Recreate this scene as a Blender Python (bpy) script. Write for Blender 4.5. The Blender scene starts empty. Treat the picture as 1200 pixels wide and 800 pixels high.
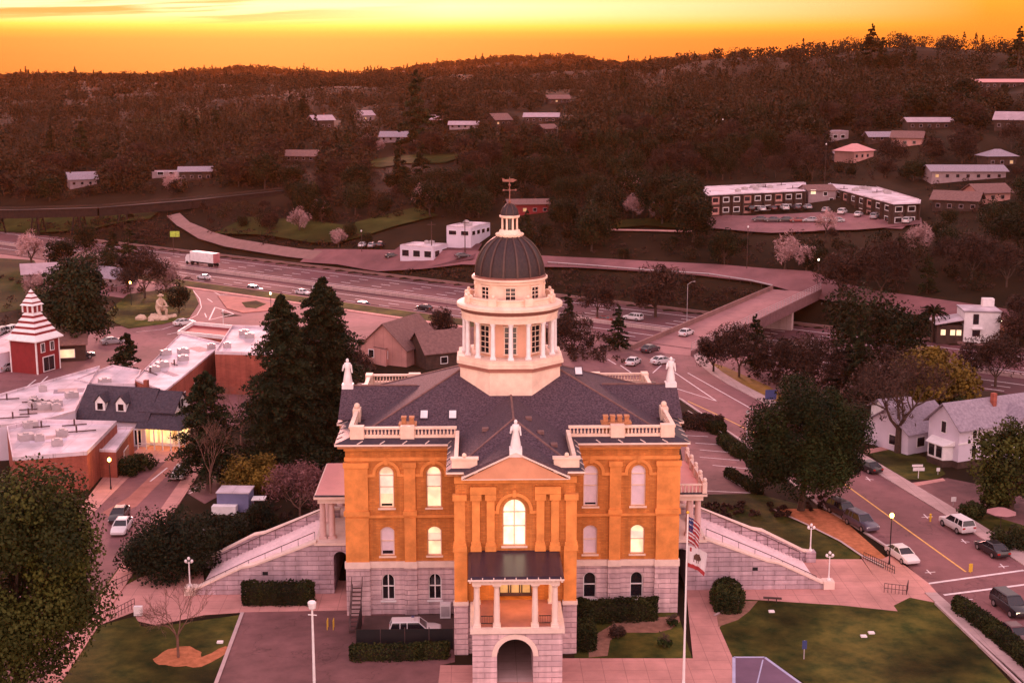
import bpy, bmesh, math, random
import numpy as np
from mathutils import Vector, Matrix
R = math.radians
SC = bpy.context.scene
COL = SC.collection

# ---------------------------------------------------------------- camera
PITCH, YAW, FPX = R(11.03), R(1.467), 1600.0
CAMX, CAMY, CAMZ = -3.27, -125.0, 51.2
cam = bpy.data.cameras.new('camera')
cam.sensor_width = 36.0
cam.lens = 36.0 * FPX / 1200.0
cam.clip_start, cam.clip_end = 1.0, 40000.0
camo = bpy.data.objects.new('camera', cam)
camo.location = (CAMX, CAMY, CAMZ)
camo.rotation_euler = (R(90) - PITCH, 0, -YAW)
COL.objects.link(camo)
SC.camera = camo

# ---------------------------------------------------------------- sky, sun, exposure
W = bpy.data.worlds.new('World'); SC.world = W; W.use_nodes = True
wt = W.node_tree; wn = wt.nodes; wl = wt.links; wn.clear()
def wnode(t, **k):
    n = wn.new(t)
    for a, b in k.items(): setattr(n, a, b)
    return n
def wmath(op, a, b=None, clamp=False):
    n = wnode('ShaderNodeMath', operation=op, use_clamp=clamp)
    for i, v in enumerate((a, b)):
        if v is None: continue
        if isinstance(v, (int, float)): n.inputs[i].default_value = v
        else: wl.new(v, n.inputs[i])
    return n.outputs[0]
def wramp(fac, stops, interp='LINEAR'):
    n = wnode('ShaderNodeValToRGB'); cr = n.color_ramp; cr.interpolation = interp
    while len(cr.elements) > 1: cr.elements.remove(cr.elements[-1])
    cr.elements[0].position = stops[0][0]; cr.elements[0].color = (*stops[0][1], 1)
    for p, c in stops[1:]:
        e = cr.elements.new(p); e.color = (*c, 1)
    wl.new(fac, n.inputs[0]); return n.outputs[0]
def wmix(f, a, b):
    n = wnode('ShaderNodeMix', data_type='RGBA')
    if isinstance(f, (int, float)): n.inputs[0].default_value = f
    else: wl.new(f, n.inputs[0])
    for i, v in ((6, a), (7, b)):
        if isinstance(v, tuple): n.inputs[i].default_value = (*v, 1)
        else: wl.new(v, n.inputs[i])
    return n.outputs[2]
tc = wnode('ShaderNodeTexCoord')
sx = wnode('ShaderNodeSeparateXYZ'); wl.new(tc.outputs['Generated'], sx.inputs[0])
X_, Y_, Z_ = sx.outputs
hl = wmath('SQRT', wmath('ADD', wmath('MULTIPLY', X_, X_), wmath('MULTIPLY', Y_, Y_)))
hl = wmath('MAXIMUM', hl, 0.0001)
glow = wmath('DIVIDE', wmath('ADD', wmath('MULTIPLY', X_, -0.172), wmath('MULTIPLY', Y_, 0.985)), hl)
gl = wmath('MULTIPLY', wmath('SUBTRACT', glow, 0.865), 1 / 0.125, clamp=True)
elev = wmath('MULTIPLY', wmath('ADD', Z_, 0.006), 1 / 0.066, clamp=True)     # 0 at -0.35 deg, 1 at 3.4 deg
rampL = wramp(elev, [(0.0, (.70, .10, .012)), (.10, (.80, .10, .003)), (.30, (.95, .13, .002)), (.46, (1.0, .18, .002)), (.54, (1.0, .34, .004)),
                     (.61, (1.0, .66, .05)), (.72, (1.0, .90, .38)), (.82, (1.0, .93, .50)), (1.0, (1.0, .80, .16))])
rampR = wramp(elev, [(0.0, (.62, .09, .012)), (.12, (.86, .15, .008)), (.40, (1.0, .20, .002)), (.70, (1.0, .29, .002)), (1.0, (1.0, .42, .005))])
# thin stretched cloud streaks low in the sky
az = wmath('ARCTAN2', X_, Y_)
cv = wnode('ShaderNodeCombineXYZ'); wl.new(wmath('MULTIPLY', az, 5.0), cv.inputs[0]); wl.new(wmath('SUBTRACT', wmath('MULTIPLY', Z_, 150.0), wmath('MULTIPLY', az, 6.0)), cv.inputs[1])
nz = wnode('ShaderNodeTexNoise'); nz.inputs['Scale'].default_value = 1.0; nz.inputs['Detail'].default_value = 4.0; nz.inputs['Roughness'].default_value = .55
wl.new(cv.outputs[0], nz.inputs[0])
cl = wmath('MULTIPLY', wmath('SUBTRACT', nz.outputs[0], 0.455), 9.0, clamp=True)
cl = wmath('MULTIPLY', cl, wmath('MULTIPLY', wmath('SUBTRACT', Z_, 0.031), 90.0, clamp=True))
cl = wmath('MULTIPLY', cl, wmath('MULTIPLY', wmath('SUBTRACT', -0.02, az), 6.0, clamp=True))
low = wmix(gl, rampR, rampL)
low = wmix(wmath('MULTIPLY', cl, .95), low, (.60, .25, .02))
# dome of the sky: rose overhead, brighter lilac on the side away from the sunset
zen = wramp(wmath('MULTIPLY', Z_, 1.0, clamp=True), [(0.0, (1.35, .80, .62)), (.25, (1.25, .82, .80)), (.6, (1.0, .70, .78)), (1.0, (.85, .60, .72))])
back = wmath('MULTIPLY', wmath('SUBTRACT', 0.45, Y_), 0.75, clamp=True)
SKY_TOP, SKY_BACK = .86, 2.1
zn = wnode('ShaderNodeVectorMath', operation='SCALE'); wl.new(zen, zn.inputs[0])
wl.new(wmath('ADD', wmath('MULTIPLY', back, SKY_BACK - SKY_TOP), SKY_TOP), zn.inputs['Scale'])
tz = wmath('MULTIPLY', wmath('SUBTRACT', Z_, 0.058), 9.0, clamp=True)
tb = wmath('MULTIPLY', wmath('SUBTRACT', 0.55, Y_), 3.0, clamp=True)
sky = wmix(wmath('MAXIMUM', tz, tb), low, zn.outputs[0])
ns = wnode('ShaderNodeTexSky', sky_type='NISHITA'); ns.sun_disc = False
ns.sun_elevation = R(11); ns.sun_rotation = R(-8)
bgA = wnode('ShaderNodeBackground'); wl.new(sky, bgA.inputs[0]); bgA.inputs[1].default_value = 1.0
bgB = wnode('ShaderNodeBackground'); wl.new(ns.outputs[0], bgB.inputs[0]); bgB.inputs[1].default_value = 0.006
ad = wnode('ShaderNodeAddShader'); wl.new(bgA.outputs[0], ad.inputs[0]); wl.new(bgB.outputs[0], ad.inputs[1])
wo = wnode('ShaderNodeOutputWorld'); wl.new(ad.outputs[0], wo.inputs[0])

sun = bpy.data.lights.new('sun', 'SUN'); sun.energy = 3.2; sun.angle = R(11); sun.color = (1.0, .40, .36)
suno = bpy.data.objects.new('sun', sun)
sd = Vector((math.sin(R(-8)) * math.cos(R(11)), math.cos(R(-8)) * math.cos(R(11)), math.sin(R(11))))
suno.rotation_euler = sd.to_track_quat('Z', 'Y').to_euler(); suno.location = (-40, 300, 90)
COL.objects.link(suno)
VS = SC.view_settings
SC.display_settings.display_device = 'sRGB'
VS.view_transform = 'Standard'; VS.look = 'None'; VS.gamma = 1.0; VS.exposure = 0.15; VS.use_curve_mapping = False
SC.cycles.max_bounces = 5; SC.cycles.diffuse_bounces = 2; SC.cycles.glossy_bounces = 2; SC.cycles.transmission_bounces = 2
SC.cycles.volume_bounces = 0; SC.cycles.transparent_max_bounces = 4
SC.cycles.use_denoising = True
SC.cycles.caustics_reflective = False; SC.cycles.caustics_refractive = False

# ---------------------------------------------------------------- terrain function and pixel-to-ground helpers
NX, NY = .63, .777                       # across the freeway
TX, TY = .777, -.63                      # along the freeway
_PN = [-900, 124, 139, 190, 203, 222, 250, 300, 370, 525, 835, 1100, 1500, 2200, 3000, 4500, 9000]
_PZ = [0, 0, -6, -6, 0, 4.0, 9.0, 15.5, 25.0, 34, 42.0, 44.0, 40, 30, 20, 10, 5]
def sstep(a, b, x):
    t = np.clip((x - a) / (b - a), 0, 1); return t * t * (3 - 2 * t)
def H(x, y):
    x = np.asarray(x, float); y = np.asarray(y, float)
    n = NX * x + NY * y
    z = np.interp(n, _PN, _PZ)
    k = sstep(215, 420, n)
    z = z + k * (3.0 * np.sin(x / 61.0 + y / 97.0) + 2.2 * np.sin(x / 33.0 - y / 58.0 + 1.3) + 1.2 * np.sin(x / 17.0 + y / 23.0))
    k2 = sstep(520, 900, n)
    z = z + k2 * (5 * np.sin(x / 190.0 + 0.6) + 3 * np.sin(x / 83.0 + y / 210.0))
    z = z + 17.0 * sstep(90, 330, x) * sstep(330, 620, n) * (1 - sstep(1000, 1600, n))
    # distant ridges in the middle
    amp = np.interp(x, [-1200, -900, -760, -480, -330, -260, -50, 150, 330, 490, 640, 800, 1100, 1500], [0, 6, 16, 28, 24, 20, 42, 50, 45, 57, 54, 40, 20, 0])
    z = z + np.exp(-((y - 2900) / 420.0) ** 2) * amp * (1 + .05 * np.sin(x / 60.0) + .04 * np.sin(x / 27.0))
    z = z - 8.0 * sstep(-420, -820, x) * sstep(500, 900, n)
    return z
def ray(px, py):
    a = (px - 600) / FPX; b = -(py - 400) / FPX
    f = math.cos(PITCH) + b * math.sin(PITCH); u = -math.sin(PITCH) + b * math.cos(PITCH)
    return a * math.cos(YAW) + f * math.sin(YAW), -a * math.sin(YAW) + f * math.cos(YAW), u
def at(px, py, z=0.0):                   # a point of the level z seen at that place of the photograph
    x, y, u = ray(px, py); t = (z - CAMZ) / u
    return (CAMX + t * x, CAMY + t * y)
def gnd(px, py):                         # the point of the terrain seen there
    x, y, u = ray(px, py)
    t = np.concatenate([np.arange(90, 900, 1.0), np.arange(900, 6000, 6.0)])
    hx, hy, hz = CAMX + t * x, CAMY + t * y, CAMZ + t * u
    w = np.nonzero(hz <= H(hx, hy))[0]
    i = w[0] if len(w) else len(t) - 1
    return (float(hx[i]), float(hy[i]), float(H(hx[i], hy[i])))
def proj(x, y, z):
    x, y, z = x - CAMX, y - CAMY, z - CAMZ
    r = x * math.cos(YAW) - y * math.sin(YAW); f0 = x * math.sin(YAW) + y * math.cos(YAW)
    f = f0 * math.cos(PITCH) - z * math.sin(PITCH); u = f0 * math.sin(PITCH) + z * math.cos(PITCH)
    return 600 + FPX * r / f, 400 - FPX * u / f, f

# ---------------------------------------------------------------- object helpers
def tag(o, label=None, cat=None, group=None, kind=None):
    if label: o['label'] = label
    if cat: o['category'] = cat
    if group: o['group'] = group
    if kind: o['kind'] = kind
    return o
def thing(name, label, cat, loc=(0, 0, 0), rz=0.0, group=None):
    o = bpy.data.objects.new(name, None); COL.objects.link(o)
    o.location = loc; o.rotation_euler = (0, 0, rz); o.empty_display_size = .5
    return tag(o, label, cat, group)
def copy_tree(o, parent=None):
    c = o.copy(); COL.objects.link(c)
    if parent: c.parent = parent
    for ch in list(o.children): copy_tree(ch, c)
    return c
class MB:
    def __init__(s, org=None): s.v = []; s.f = []; s.m = []; s.cm = 0; s.org = org
    def add(s, vs, fs):
        b = len(s.v); s.v += [tuple(map(float, p)) for p in vs]
        s.f += [tuple(b + i for i in f) for f in fs]; s.m += [s.cm] * len(fs); return s
    def box(s, x0, x1, y0, y1, z0, z1):
        return s.add([(x0, y0, z0), (x1, y0, z0), (x1, y1, z0), (x0, y1, z0), (x0, y0, z1), (x1, y0, z1), (x1, y1, z1), (x0, y1, z1)],
                     [(3, 2, 1, 0), (4, 5, 6, 7), (0, 1, 5, 4), (1, 2, 6, 5), (2, 3, 7, 6), (3, 0, 4, 7)])
    def obox(s, c, ang, hx, hy, z0, z1):
        ca, sa = math.cos(ang), math.sin(ang)
        return s.prism([(c[0] + ca * a - sa * b, c[1] + sa * a + ca * b) for a, b in ((-hx, -hy), (hx, -hy), (hx, hy), (-hx, hy))], z0, z1)
    def prism(s, poly, z0, z1):
        n = len(poly)
        ar = sum(poly[i][0] * poly[(i + 1) % n][1] - poly[(i + 1) % n][0] * poly[i][1] for i in range(n))
        if ar < 0: poly = poly[::-1]
        zz0 = z0 if isinstance(z0, (list, tuple)) else [z0] * n
        zz1 = z1 if isinstance(z1, (list, tuple)) else [z1] * n
        return s.add([(p[0], p[1], z) for p, z in zip(poly, zz0)] + [(p[0], p[1], z) for p, z in zip(poly, zz1)],
                     [tuple(range(n))[::-1], tuple(range(n, 2 * n))] + [(i, (i + 1) % n, n + (i + 1) % n, n + i) for i in range(n)])
    def poly(s, pts): return s.add(pts, [tuple(range(len(pts)))])
    def extr(s, pts, vec):               # planar outline pushed along vec
        n = len(pts); q = [tuple(a + b for a, b in zip(p, vec)) for p in pts]
        return s.add(list(pts) + q, [tuple(range(n))[::-1], tuple(range(n, 2 * n))] + [(i, (i + 1) % n, n + (i + 1) % n, n + i) for i in range(n)])
    def tube(s, p, q, r0, r1=None, n=8, caps=True):
        r1 = r0 if r1 is None else r1
        p, q = Vector(p), Vector(q); d = (q - p)
        if d.length < 1e-6: return s
        d.normalize(); u = d.orthogonal().normalized(); w = d.cross(u)
        vs = [p + r0 * (math.cos(2 * math.pi * i / n) * u + math.sin(2 * math.pi * i / n) * w) for i in range(n)]
        vs += [q + r1 * (math.cos(2 * math.pi * i / n) * u + math.sin(2 * math.pi * i / n) * w) for i in range(n)]
        fs = [(i, (i + 1) % n, n + (i + 1) % n, n + i) for i in range(n)]
        if caps: fs += [tuple(range(n))[::-1], tuple(range(n, 2 * n))]
        return s.add(vs, fs)
    def lathe(s, cx, cy, prof, n=24, a0=0.0, a1=2 * math.pi, rot=0.0):
        full = abs(a1 - a0 - 2 * math.pi) < 1e-4; k = n if full else n + 1
        vs = []; fs = []
        for r, z in prof:
            for i in range(k):
                a = a0 + (a1 - a0) * i / n + rot
                vs.append((cx + r * math.cos(a), cy + r * math.sin(a), z))
        for j in range(len(prof) - 1):
            for i in range(n):
                i2 = (i + 1) % k
                fs.append((j * k + i, j * k + i2, (j + 1) * k + i2, (j + 1) * k + i))
        return s.add(vs, fs)
    def blob(s, c, r, nu=10, nv=6):
        r = r if isinstance(r, (tuple, list)) else (r, r, r)
        vs = [(c[0], c[1], c[2] - r[2])]
        for j in range(1, nv):
            t = -math.pi / 2 + math.pi * j / nv
            for i in range(nu):
                a = 2 * math.pi * i / nu
                vs.append((c[0] + r[0] * math.cos(t) * math.cos(a), c[1] + r[1] * math.cos(t) * math.sin(a), c[2] + r[2] * math.sin(t)))
        vs.append((c[0], c[1], c[2] + r[2])); L = len(vs) - 1
        fs = [(0, 1 + (i + 1) % nu, 1 + i) for i in range(nu)]
        for j in range(nv - 2):
            for i in range(nu):
                a = 1 + j * nu; b = a + nu
                fs.append((a + i, a + (i + 1) % nu, b + (i + 1) % nu, b + i))
        a = 1 + (nv - 2) * nu
        fs += [(a + i, a + (i + 1) % nu, L) for i in range(nu)]
        return s.add(vs, fs)
    def build(s, name, mat, parent=None, smooth=False, loc=None):
        if s.org: s.v = [(a - s.org[0], b - s.org[1], c - s.org[2]) for a, b, c in s.v]; s.org = None
        me = bpy.data.meshes.new(name); me.from_pydata(s.v, [], s.f)
        mats = mat if isinstance(mat, (list, tuple)) else [mat]
        for m in mats: me.materials.append(m)
        if len(mats) > 1: me.polygons.foreach_set('material_index', s.m)
        if smooth:
            me.polygons.foreach_set('use_smooth', [True] * len(me.polygons))
            try: me.set_sharp_from_angle(angle=R(38))
            except Exception: pass
        me.update()
        o = bpy.data.objects.new(name, me); COL.objects.link(o)
        if parent: o.parent = parent
        if loc: o.location = loc
        return o
def structure(o): o['kind'] = 'structure'; return o

# ---------------------------------------------------------------- materials
def mat(name, col, rough=.8, var=.18, joints=0.0, cracks=0.0, scale=.8, spec=.25, metal=0.0, bump=0.0, bscale=None, col2=None, big=0.0, bigscale=.06, emit=None, estr=0.0, detail=5.0, coat=0.0):
    m = bpy.data.materials.new(name); m.use_nodes = True
    nt = m.node_tree; n = nt.nodes; l = nt.links
    b = n['Principled BSDF']
    b.inputs['Roughness'].default_value = rough; b.inputs['Metallic'].default_value = metal
    b.inputs['Specular IOR Level'].default_value = spec
    b.inputs['Coat Weight'].default_value = coat
    t = n.new('ShaderNodeTexCoord'); src = t.outputs['Object']
    if var > 0 or col2:
        z = n.new('ShaderNodeTexNoise'); z.inputs['Scale'].default_value = scale; z.inputs['Detail'].default_value = detail; z.inputs['Roughness'].default_value = .62
        l.new(src, z.inputs['Vector'])
        r = n.new('ShaderNodeMapRange'); r.inputs[1].default_value = .32; r.inputs[2].default_value = .68
        l.new(z.outputs[0], r.inputs[0])
        mx = n.new('ShaderNodeMix'); mx.data_type = 'RGBA'
        l.new(r.outputs[0], mx.inputs[0])
        c2 = col2 or tuple(min(1, c * (1 + var)) for c in col)
        c1 = col if col2 else tuple(c * (1 - var) for c in col)
        mx.inputs[6].default_value = (*c1, 1); mx.inputs[7].default_value = (*c2, 1)
        out = mx.outputs[2]
        if big > 0:
            z2 = n.new('ShaderNodeTexNoise'); z2.inputs['Scale'].default_value = bigscale; z2.inputs['Detail'].default_value = 4
            l.new(src, z2.inputs['Vector'])
            r2 = n.new('ShaderNodeMapRange'); r2.inputs[1].default_value = .35; r2.inputs[2].default_value = .65
            r2.inputs[3].default_value = 1 - big; r2.inputs[4].default_value = 1 + big * .6
            l.new(z2.outputs[0], r2.inputs[0])
            v = n.new('ShaderNodeVectorMath'); v.operation = 'SCALE'; l.new(out, v.inputs[0]); l.new(r2.outputs[0], v.inputs['Scale'])
            out = v.outputs[0]
        if joints or cracks:             # slab joints or wandering cracks, darker than the surface
            if joints:
                k = n.new('ShaderNodeTexBrick'); k.inputs['Scale'].default_value = 1; k.inputs['Brick Width'].default_value = joints; k.inputs['Row Height'].default_value = joints; k.offset = 0
                k.inputs['Mortar Size'].default_value = .03; k.inputs['Mortar Smooth'].default_value = .4; l.new(src, k.inputs[0]); fac = k.outputs['Fac']; amt = .38
            else:
                k = n.new('ShaderNodeTexVoronoi'); k.feature = 'DISTANCE_TO_EDGE'; k.inputs['Scale'].default_value = cracks
                zd = n.new('ShaderNodeTexNoise'); zd.inputs['Scale'].default_value = .35; zd.inputs['Detail'].default_value = 5; l.new(src, zd.inputs['Vector'])
                va = n.new('ShaderNodeVectorMath'); va.operation = 'MULTIPLY_ADD'; l.new(zd.outputs['Color'], va.inputs[0]); va.inputs[1].default_value = (9, 9, 0); l.new(src, va.inputs[2]); l.new(va.outputs[0], k.inputs['Vector'])
                rc = n.new('ShaderNodeMapRange'); rc.inputs[1].default_value = .0; rc.inputs[2].default_value = .012; rc.inputs[3].default_value = 1; rc.inputs[4].default_value = 0; l.new(k.outputs['Distance'], rc.inputs[0]); fac = rc.outputs[0]; amt = .35
            rj = n.new('ShaderNodeMapRange'); rj.inputs[3].default_value = 1; rj.inputs[4].default_value = 1 - amt; l.new(fac, rj.inputs[0])
            vj = n.new('ShaderNodeVectorMath'); vj.operation = 'SCALE'; l.new(out, vj.inputs[0]); l.new(rj.outputs[0], vj.inputs['Scale']); out = vj.outputs[0]
        l.new(out, b.inputs['Base Color'])
    else:
        b.inputs['Base Color'].default_value = (*col, 1)
    if bump > 0:
        zb = n.new('ShaderNodeTexNoise'); zb.inputs['Scale'].default_value = bscale or scale * 3; zb.inputs['Detail'].default_value = 4
        l.new(src, zb.inputs['Vector'])
        bp = n.new('ShaderNodeBump'); bp.inputs['Strength'].default_value = bump; bp.inputs['Distance'].default_value = .1
        l.new(zb.outputs[0], bp.inputs['Height']); l.new(bp.outputs[0], b.inputs['Normal'])
    if emit:
        b.inputs['Emission Color'].default_value = (*emit, 1); b.inputs['Emission Strength'].default_value = estr
        if var > 0:                      # uneven light behind the pane: curtains, shades, things in the room
            ze = n.new('ShaderNodeTexNoise'); ze.inputs['Scale'].default_value = 1.1; ze.inputs['Detail'].default_value = 3; l.new(src, ze.inputs['Vector'])
            re_ = n.new('ShaderNodeMapRange'); re_.inputs[1].default_value = .36; re_.inputs[2].default_value = .64; re_.inputs[3].default_value = estr * .62; re_.inputs[4].default_value = estr * 1.22
            l.new(ze.outputs[0], re_.inputs[0]); l.new(re_.outputs[0], b.inputs['Emission Strength'])
    return m
def courses(name, col, col2, mortar, bw, bh, msize, rough=.85, bump=.4, var=.5, spec=.2):
    """masonry in level courses: brick or ashlar pattern on upright faces"""
    m = bpy.data.materials.new(name); m.use_nodes = True
    nt = m.node_tree; n = nt.nodes; l = nt.links; b = n['Principled BSDF']
    b.inputs['Roughness'].default_value = rough; b.inputs['Specular IOR Level'].default_value = spec
    t = n.new('ShaderNodeTexCoord'); s = n.new('ShaderNodeSeparateXYZ'); l.new(t.outputs['Object'], s.inputs[0])
    a = n.new('ShaderNodeMath'); a.operation = 'ADD'; l.new(s.outputs[0], a.inputs[0]); l.new(s.outputs[1], a.inputs[1])
    c = n.new('ShaderNodeCombineXYZ'); l.new(a.outputs[0], c.inputs[0]); l.new(s.outputs[2], c.inputs[1])
    k = n.new('ShaderNodeTexBrick'); l.new(c.outputs[0], k.inputs[0])
    k.inputs['Scale'].default_value = 1.0; k.inputs['Brick Width'].default_value = bw; k.inputs['Row Height'].default_value = bh
    k.inputs['Mortar Size'].default_value = msize; k.inputs['Mortar Smooth'].default_value = .3; k.inputs['Bias'].default_value = 0
    k.inputs['Color1'].default_value = (*col, 1); k.inputs['Color2'].default_value = (*col2, 1); k.inputs['Mortar'].default_value = (*mortar, 1)
    z = n.new('ShaderNodeTexNoise'); z.inputs['Scale'].default_value = .55; z.inputs['Detail'].default_value = 6; l.new(t.outputs['Object'], z.inputs['Vector'])
    r = n.new('ShaderNodeMapRange'); r.inputs[1].default_value = .3; r.inputs[2].default_value = .7; r.inputs[3].default_value = 1 - var * .35; r.inputs[4].default_value = 1 + var * .3
    l.new(z.outputs[0], r.inputs[0])
    mp = n.new('ShaderNodeMapping'); mp.inputs['Scale'].default_value = (1.6, 1.6, .10); l.new(t.outputs['Object'], mp.inputs['Vector'])
    zs = n.new('ShaderNodeTexNoise'); zs.inputs['Scale'].default_value = 1.0; zs.inputs['Detail'].default_value = 5; l.new(mp.outputs[0], zs.inputs['Vector'])      # rain streaks
    rs_ = n.new('ShaderNodeMapRange'); rs_.inputs[1].default_value = .35; rs_.inputs[2].default_value = .62; rs_.inputs[3].default_value = .80; rs_.inputs[4].default_value = 1.06; l.new(zs.outputs[0], rs_.inputs[0])
    ms = n.new('ShaderNodeMath'); ms.operation = 'MULTIPLY'; l.new(r.outputs[0], ms.inputs[0]); l.new(rs_.outputs[0], ms.inputs[1])
    v = n.new('ShaderNodeVectorMath'); v.operation = 'SCALE'; l.new(k.outputs[0], v.inputs[0]); l.new(ms.outputs[0], v.inputs['Scale'])
    l.new(v.outputs[0], b.inputs['Base Color'])
    if bump:
        zb = n.new('ShaderNodeTexNoise'); zb.inputs['Scale'].default_value = 2.2; zb.inputs['Detail'].default_value = 4; l.new(t.outputs['Object'], zb.inputs['Vector'])
        mm = n.new('ShaderNodeMath'); mm.operation = 'SUBTRACT'; l.new(zb.outputs[0], mm.inputs[0]); l.new(k.outputs['Fac'], mm.inputs[1])
        bp = n.new('ShaderNodeBump'); bp.inputs['Strength'].default_value = bump; bp.inputs['Distance'].default_value = .12
        l.new(mm.outputs[0], bp.inputs['Height']); l.new(bp.outputs[0], b.inputs['Normal'])
    return m
def leafmat(name, dark, light, rough=.75):
    m = bpy.data.materials.new(name); m.use_nodes = True
    nt = m.node_tree; n = nt.nodes; l = nt.links; b = n['Principled BSDF']
    b.inputs['Roughness'].default_value = rough; b.inputs['Specular IOR Level'].default_value = .12
    a = n.new('ShaderNodeAttribute'); a.attribute_name = 'tint'
    mx = n.new('ShaderNodeMix'); mx.data_type = 'RGBA'; l.new(a.outputs['Fac'], mx.inputs[0])
    mx.inputs[6].default_value = (*dark, 1); mx.inputs[7].default_value = (*light, 1)
    oi = n.new('ShaderNodeObjectInfo'); r = n.new('ShaderNodeMapRange'); r.inputs[3].default_value = .72; r.inputs[4].default_value = 1.25
    l.new(oi.outputs['Random'], r.inputs[0])
    v = n.new('ShaderNodeVectorMath'); v.operation = 'SCALE'; l.new(mx.outputs[2], v.inputs[0]); l.new(r.outputs[0], v.inputs['Scale'])
    l.new(v.outputs[0], b.inputs['Base Color'])
    return m
M = {}
M['brick'] = courses('brick', (.62, .215, .052), (.49, .155, .036), (.42, .165, .062), .46, .16, .016, bump=.35, var=.5)
M['brick_plain'] = mat('brick_trim', (.68, .245, .066), var=.2, scale=.9)
M['stone'] = courses('ashlar', (.66, .45, .46), (.52, .345, .365), (.40, .265, .28), 2.3, .5, .03, bump=1.0)
M['stone_side'] = courses('ashlar_grey', (.54, .38, .42), (.43, .30, .335), (.32, .215, .24), 2.3, .5, .03, bump=1.0)
M['trim'] = mat('cream_trim', (.74, .55, .48), var=.08, scale=1.5, rough=.6)
M['cream'] = mat('cream_paint', (.80, .56, .44), var=.10, scale=1.3, rough=.6, big=.12, bigscale=.5)
M['white'] = mat('white_paint', (.76, .68, .68), var=.10, scale=1.2, rough=.5)
M['whiteroof'] = mat('white_membrane', (.60, .48, .52), var=.14, joints=3.2, scale=.5, rough=.7, big=.30, bigscale=.2)
M['lilac'] = mat('lilac_wall', (.60, .50, .58), var=.06, scale=.6)
M['shingle'] = mat('slate_shingle', (.036, .023, .031), var=.6, scale=5.5, rough=.78, spec=.12, bump=.4, bscale=5, col2=(.122, .075, .092), detail=3)
M['shingle_dark'] = mat('dark_shingle', (.030, .022, .032), rough=.7, scale=3, col2=(.07, .05, .066))
M['shingle_brown'] = mat('brown_shingle', (.13, .065, .06), rough=.75, scale=2, col2=(.22, .11, .10))
M['shingle_grey'] = mat('grey_shingle', (.20, .155, .19), rough=.75, scale=2.5, col2=(.33, .26, .30))
M['pinkroof'] = mat('flat_roof_coating', (.60, .25, .24), var=.06, scale=.6, rough=.55)
M['gutter'] = mat('dark_eave_slate', (.040, .028, .042), var=.25, scale=3, rough=.5)
M['glossroof'] = mat('wet_dark_roof', (.030, .021, .036), var=.2, scale=1.0, rough=.30, spec=.22)
M['domeslate'] = mat('dome_slate', (.024, .013, .015), rough=.5, spec=.25, scale=4, col2=(.045, .025, .026))
M['rib'] = mat('dome_rib_metal', (.075, .038, .033), rough=.45, var=.2, scale=3)
M['copper'] = mat('dome_rib_copper', (.22, .085, .065), rough=.5, var=.15, scale=3)
M['asphalt'] = mat('asphalt', (.205, .084, .089), rough=.82, var=.13, scale=.6, big=.34, bigscale=.06, cracks=.09, spec=.3, bump=.1, bscale=8)
M['asphalt_dark'] = mat('asphalt_lot', (.185, .082, .082), rough=.85, var=.18, scale=.7, big=.36, bigscale=.09, cracks=.12, bump=.1, bscale=8)
M['freeway'] = mat('freeway_pavement', (.118, .043, .050), rough=.8, var=.14, scale=.15, big=.3, bigscale=.03)
M['old_road'] = mat('old_road', (.23, .12, .11), rough=.85, var=.15, scale=.4)
M['concrete'] = mat('concrete', (.46, .31, .295), rough=.85, var=.10, joints=1.6, scale=.7, big=.14, bigscale=.12)
M['concrete_pink'] = mat('brushed_concrete', (.52, .245, .215), rough=.85, var=.12, joints=1.9, scale=.6, big=.24, bigscale=.12)
M['kerb'] = mat('kerb_concrete', (.48, .34, .33), rough=.85, var=.1, scale=1)
M['paving'] = mat('brick_paving', (.36, .135, .11), rough=.85, var=.2, scale=.6, big=.2, bigscale=.1)
M['lane'] = mat('white_road_paint', (.70, .58, .58), rough=.7, var=.18, scale=1.5)
M['yellow'] = mat('yellow_road_paint', (.66, .36, .10), rough=.7, var=.18, scale=1.5)
M['lawn'] = mat('lawn_grass', (.024, .034, .008), rough=.95, scale=.5, col2=(.100, .080, .017), big=.7, bigscale=.09, bump=.5, bscale=7, spec=.08)
M['dirt'] = mat('dry_mulch', (.44, .155, .075), rough=.95, var=.25, scale=1.6, bump=.4, spec=.05)
M['ground'] = mat('hill_ground', (.014, .010, .006), rough=.95, scale=.06, col2=(.034, .019, .011), big=.35, bigscale=.013, spec=.05)
M['mulch'] = mat('brown_mulch', (.25, .125, .09), rough=.95, var=.25, scale=1.6, bump=.4, spec=.05)
M['meadow'] = mat('meadow_grass', (.022, .026, .007), rough=.95, scale=.10, col2=(.055, .050, .014), big=.6, bigscale=.03, spec=.05)
M['black'] = mat('black_metal', (.012, .010, .012), var=.2, rough=.55)
M['steel'] = mat('weathered_steel', (.085, .045, .045), rough=.5, var=.3, scale=2)
M['greysteel'] = mat('galvanised_steel', (.40, .33, .34), rough=.45, var=.1, scale=2)
M['timber'] = mat('old_timber', (.06, .032, .026), rough=.85, var=.35, scale=1)
M['redpaint'] = mat('barn_red_paint', (.22, .022, .025), rough=.7, var=.12, scale=1)
M['redbrick'] = courses('red_brick', (.34, .085, .055), (.28, .065, .045), (.30, .12, .10), .5, .17, .012, bump=.2)
M['glass'] = mat('dark_glass', (.016, .012, .016), var=0, rough=.08, spec=.6)
M['blind'] = mat('pale_window_blind', (.74, .58, .64), var=.08, scale=1.5, rough=.25, spec=.5)
M['blindlit'] = mat('backlit_blind', (.80, .68, .60), var=.06, scale=2, rough=.6, emit=(1.0, .74, .45), estr=.42)
M['litpane'] = mat('lit_window', (.75, .68, .55), var=.15, scale=1.5, rough=.2, emit=(1.0, .70, .34), estr=.8)
M['litwhite'] = mat('bright_lit_window', (.8, .7, .5), var=.1, scale=1.0, rough=.2, emit=(1.0, .82, .46), estr=1.1)
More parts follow.
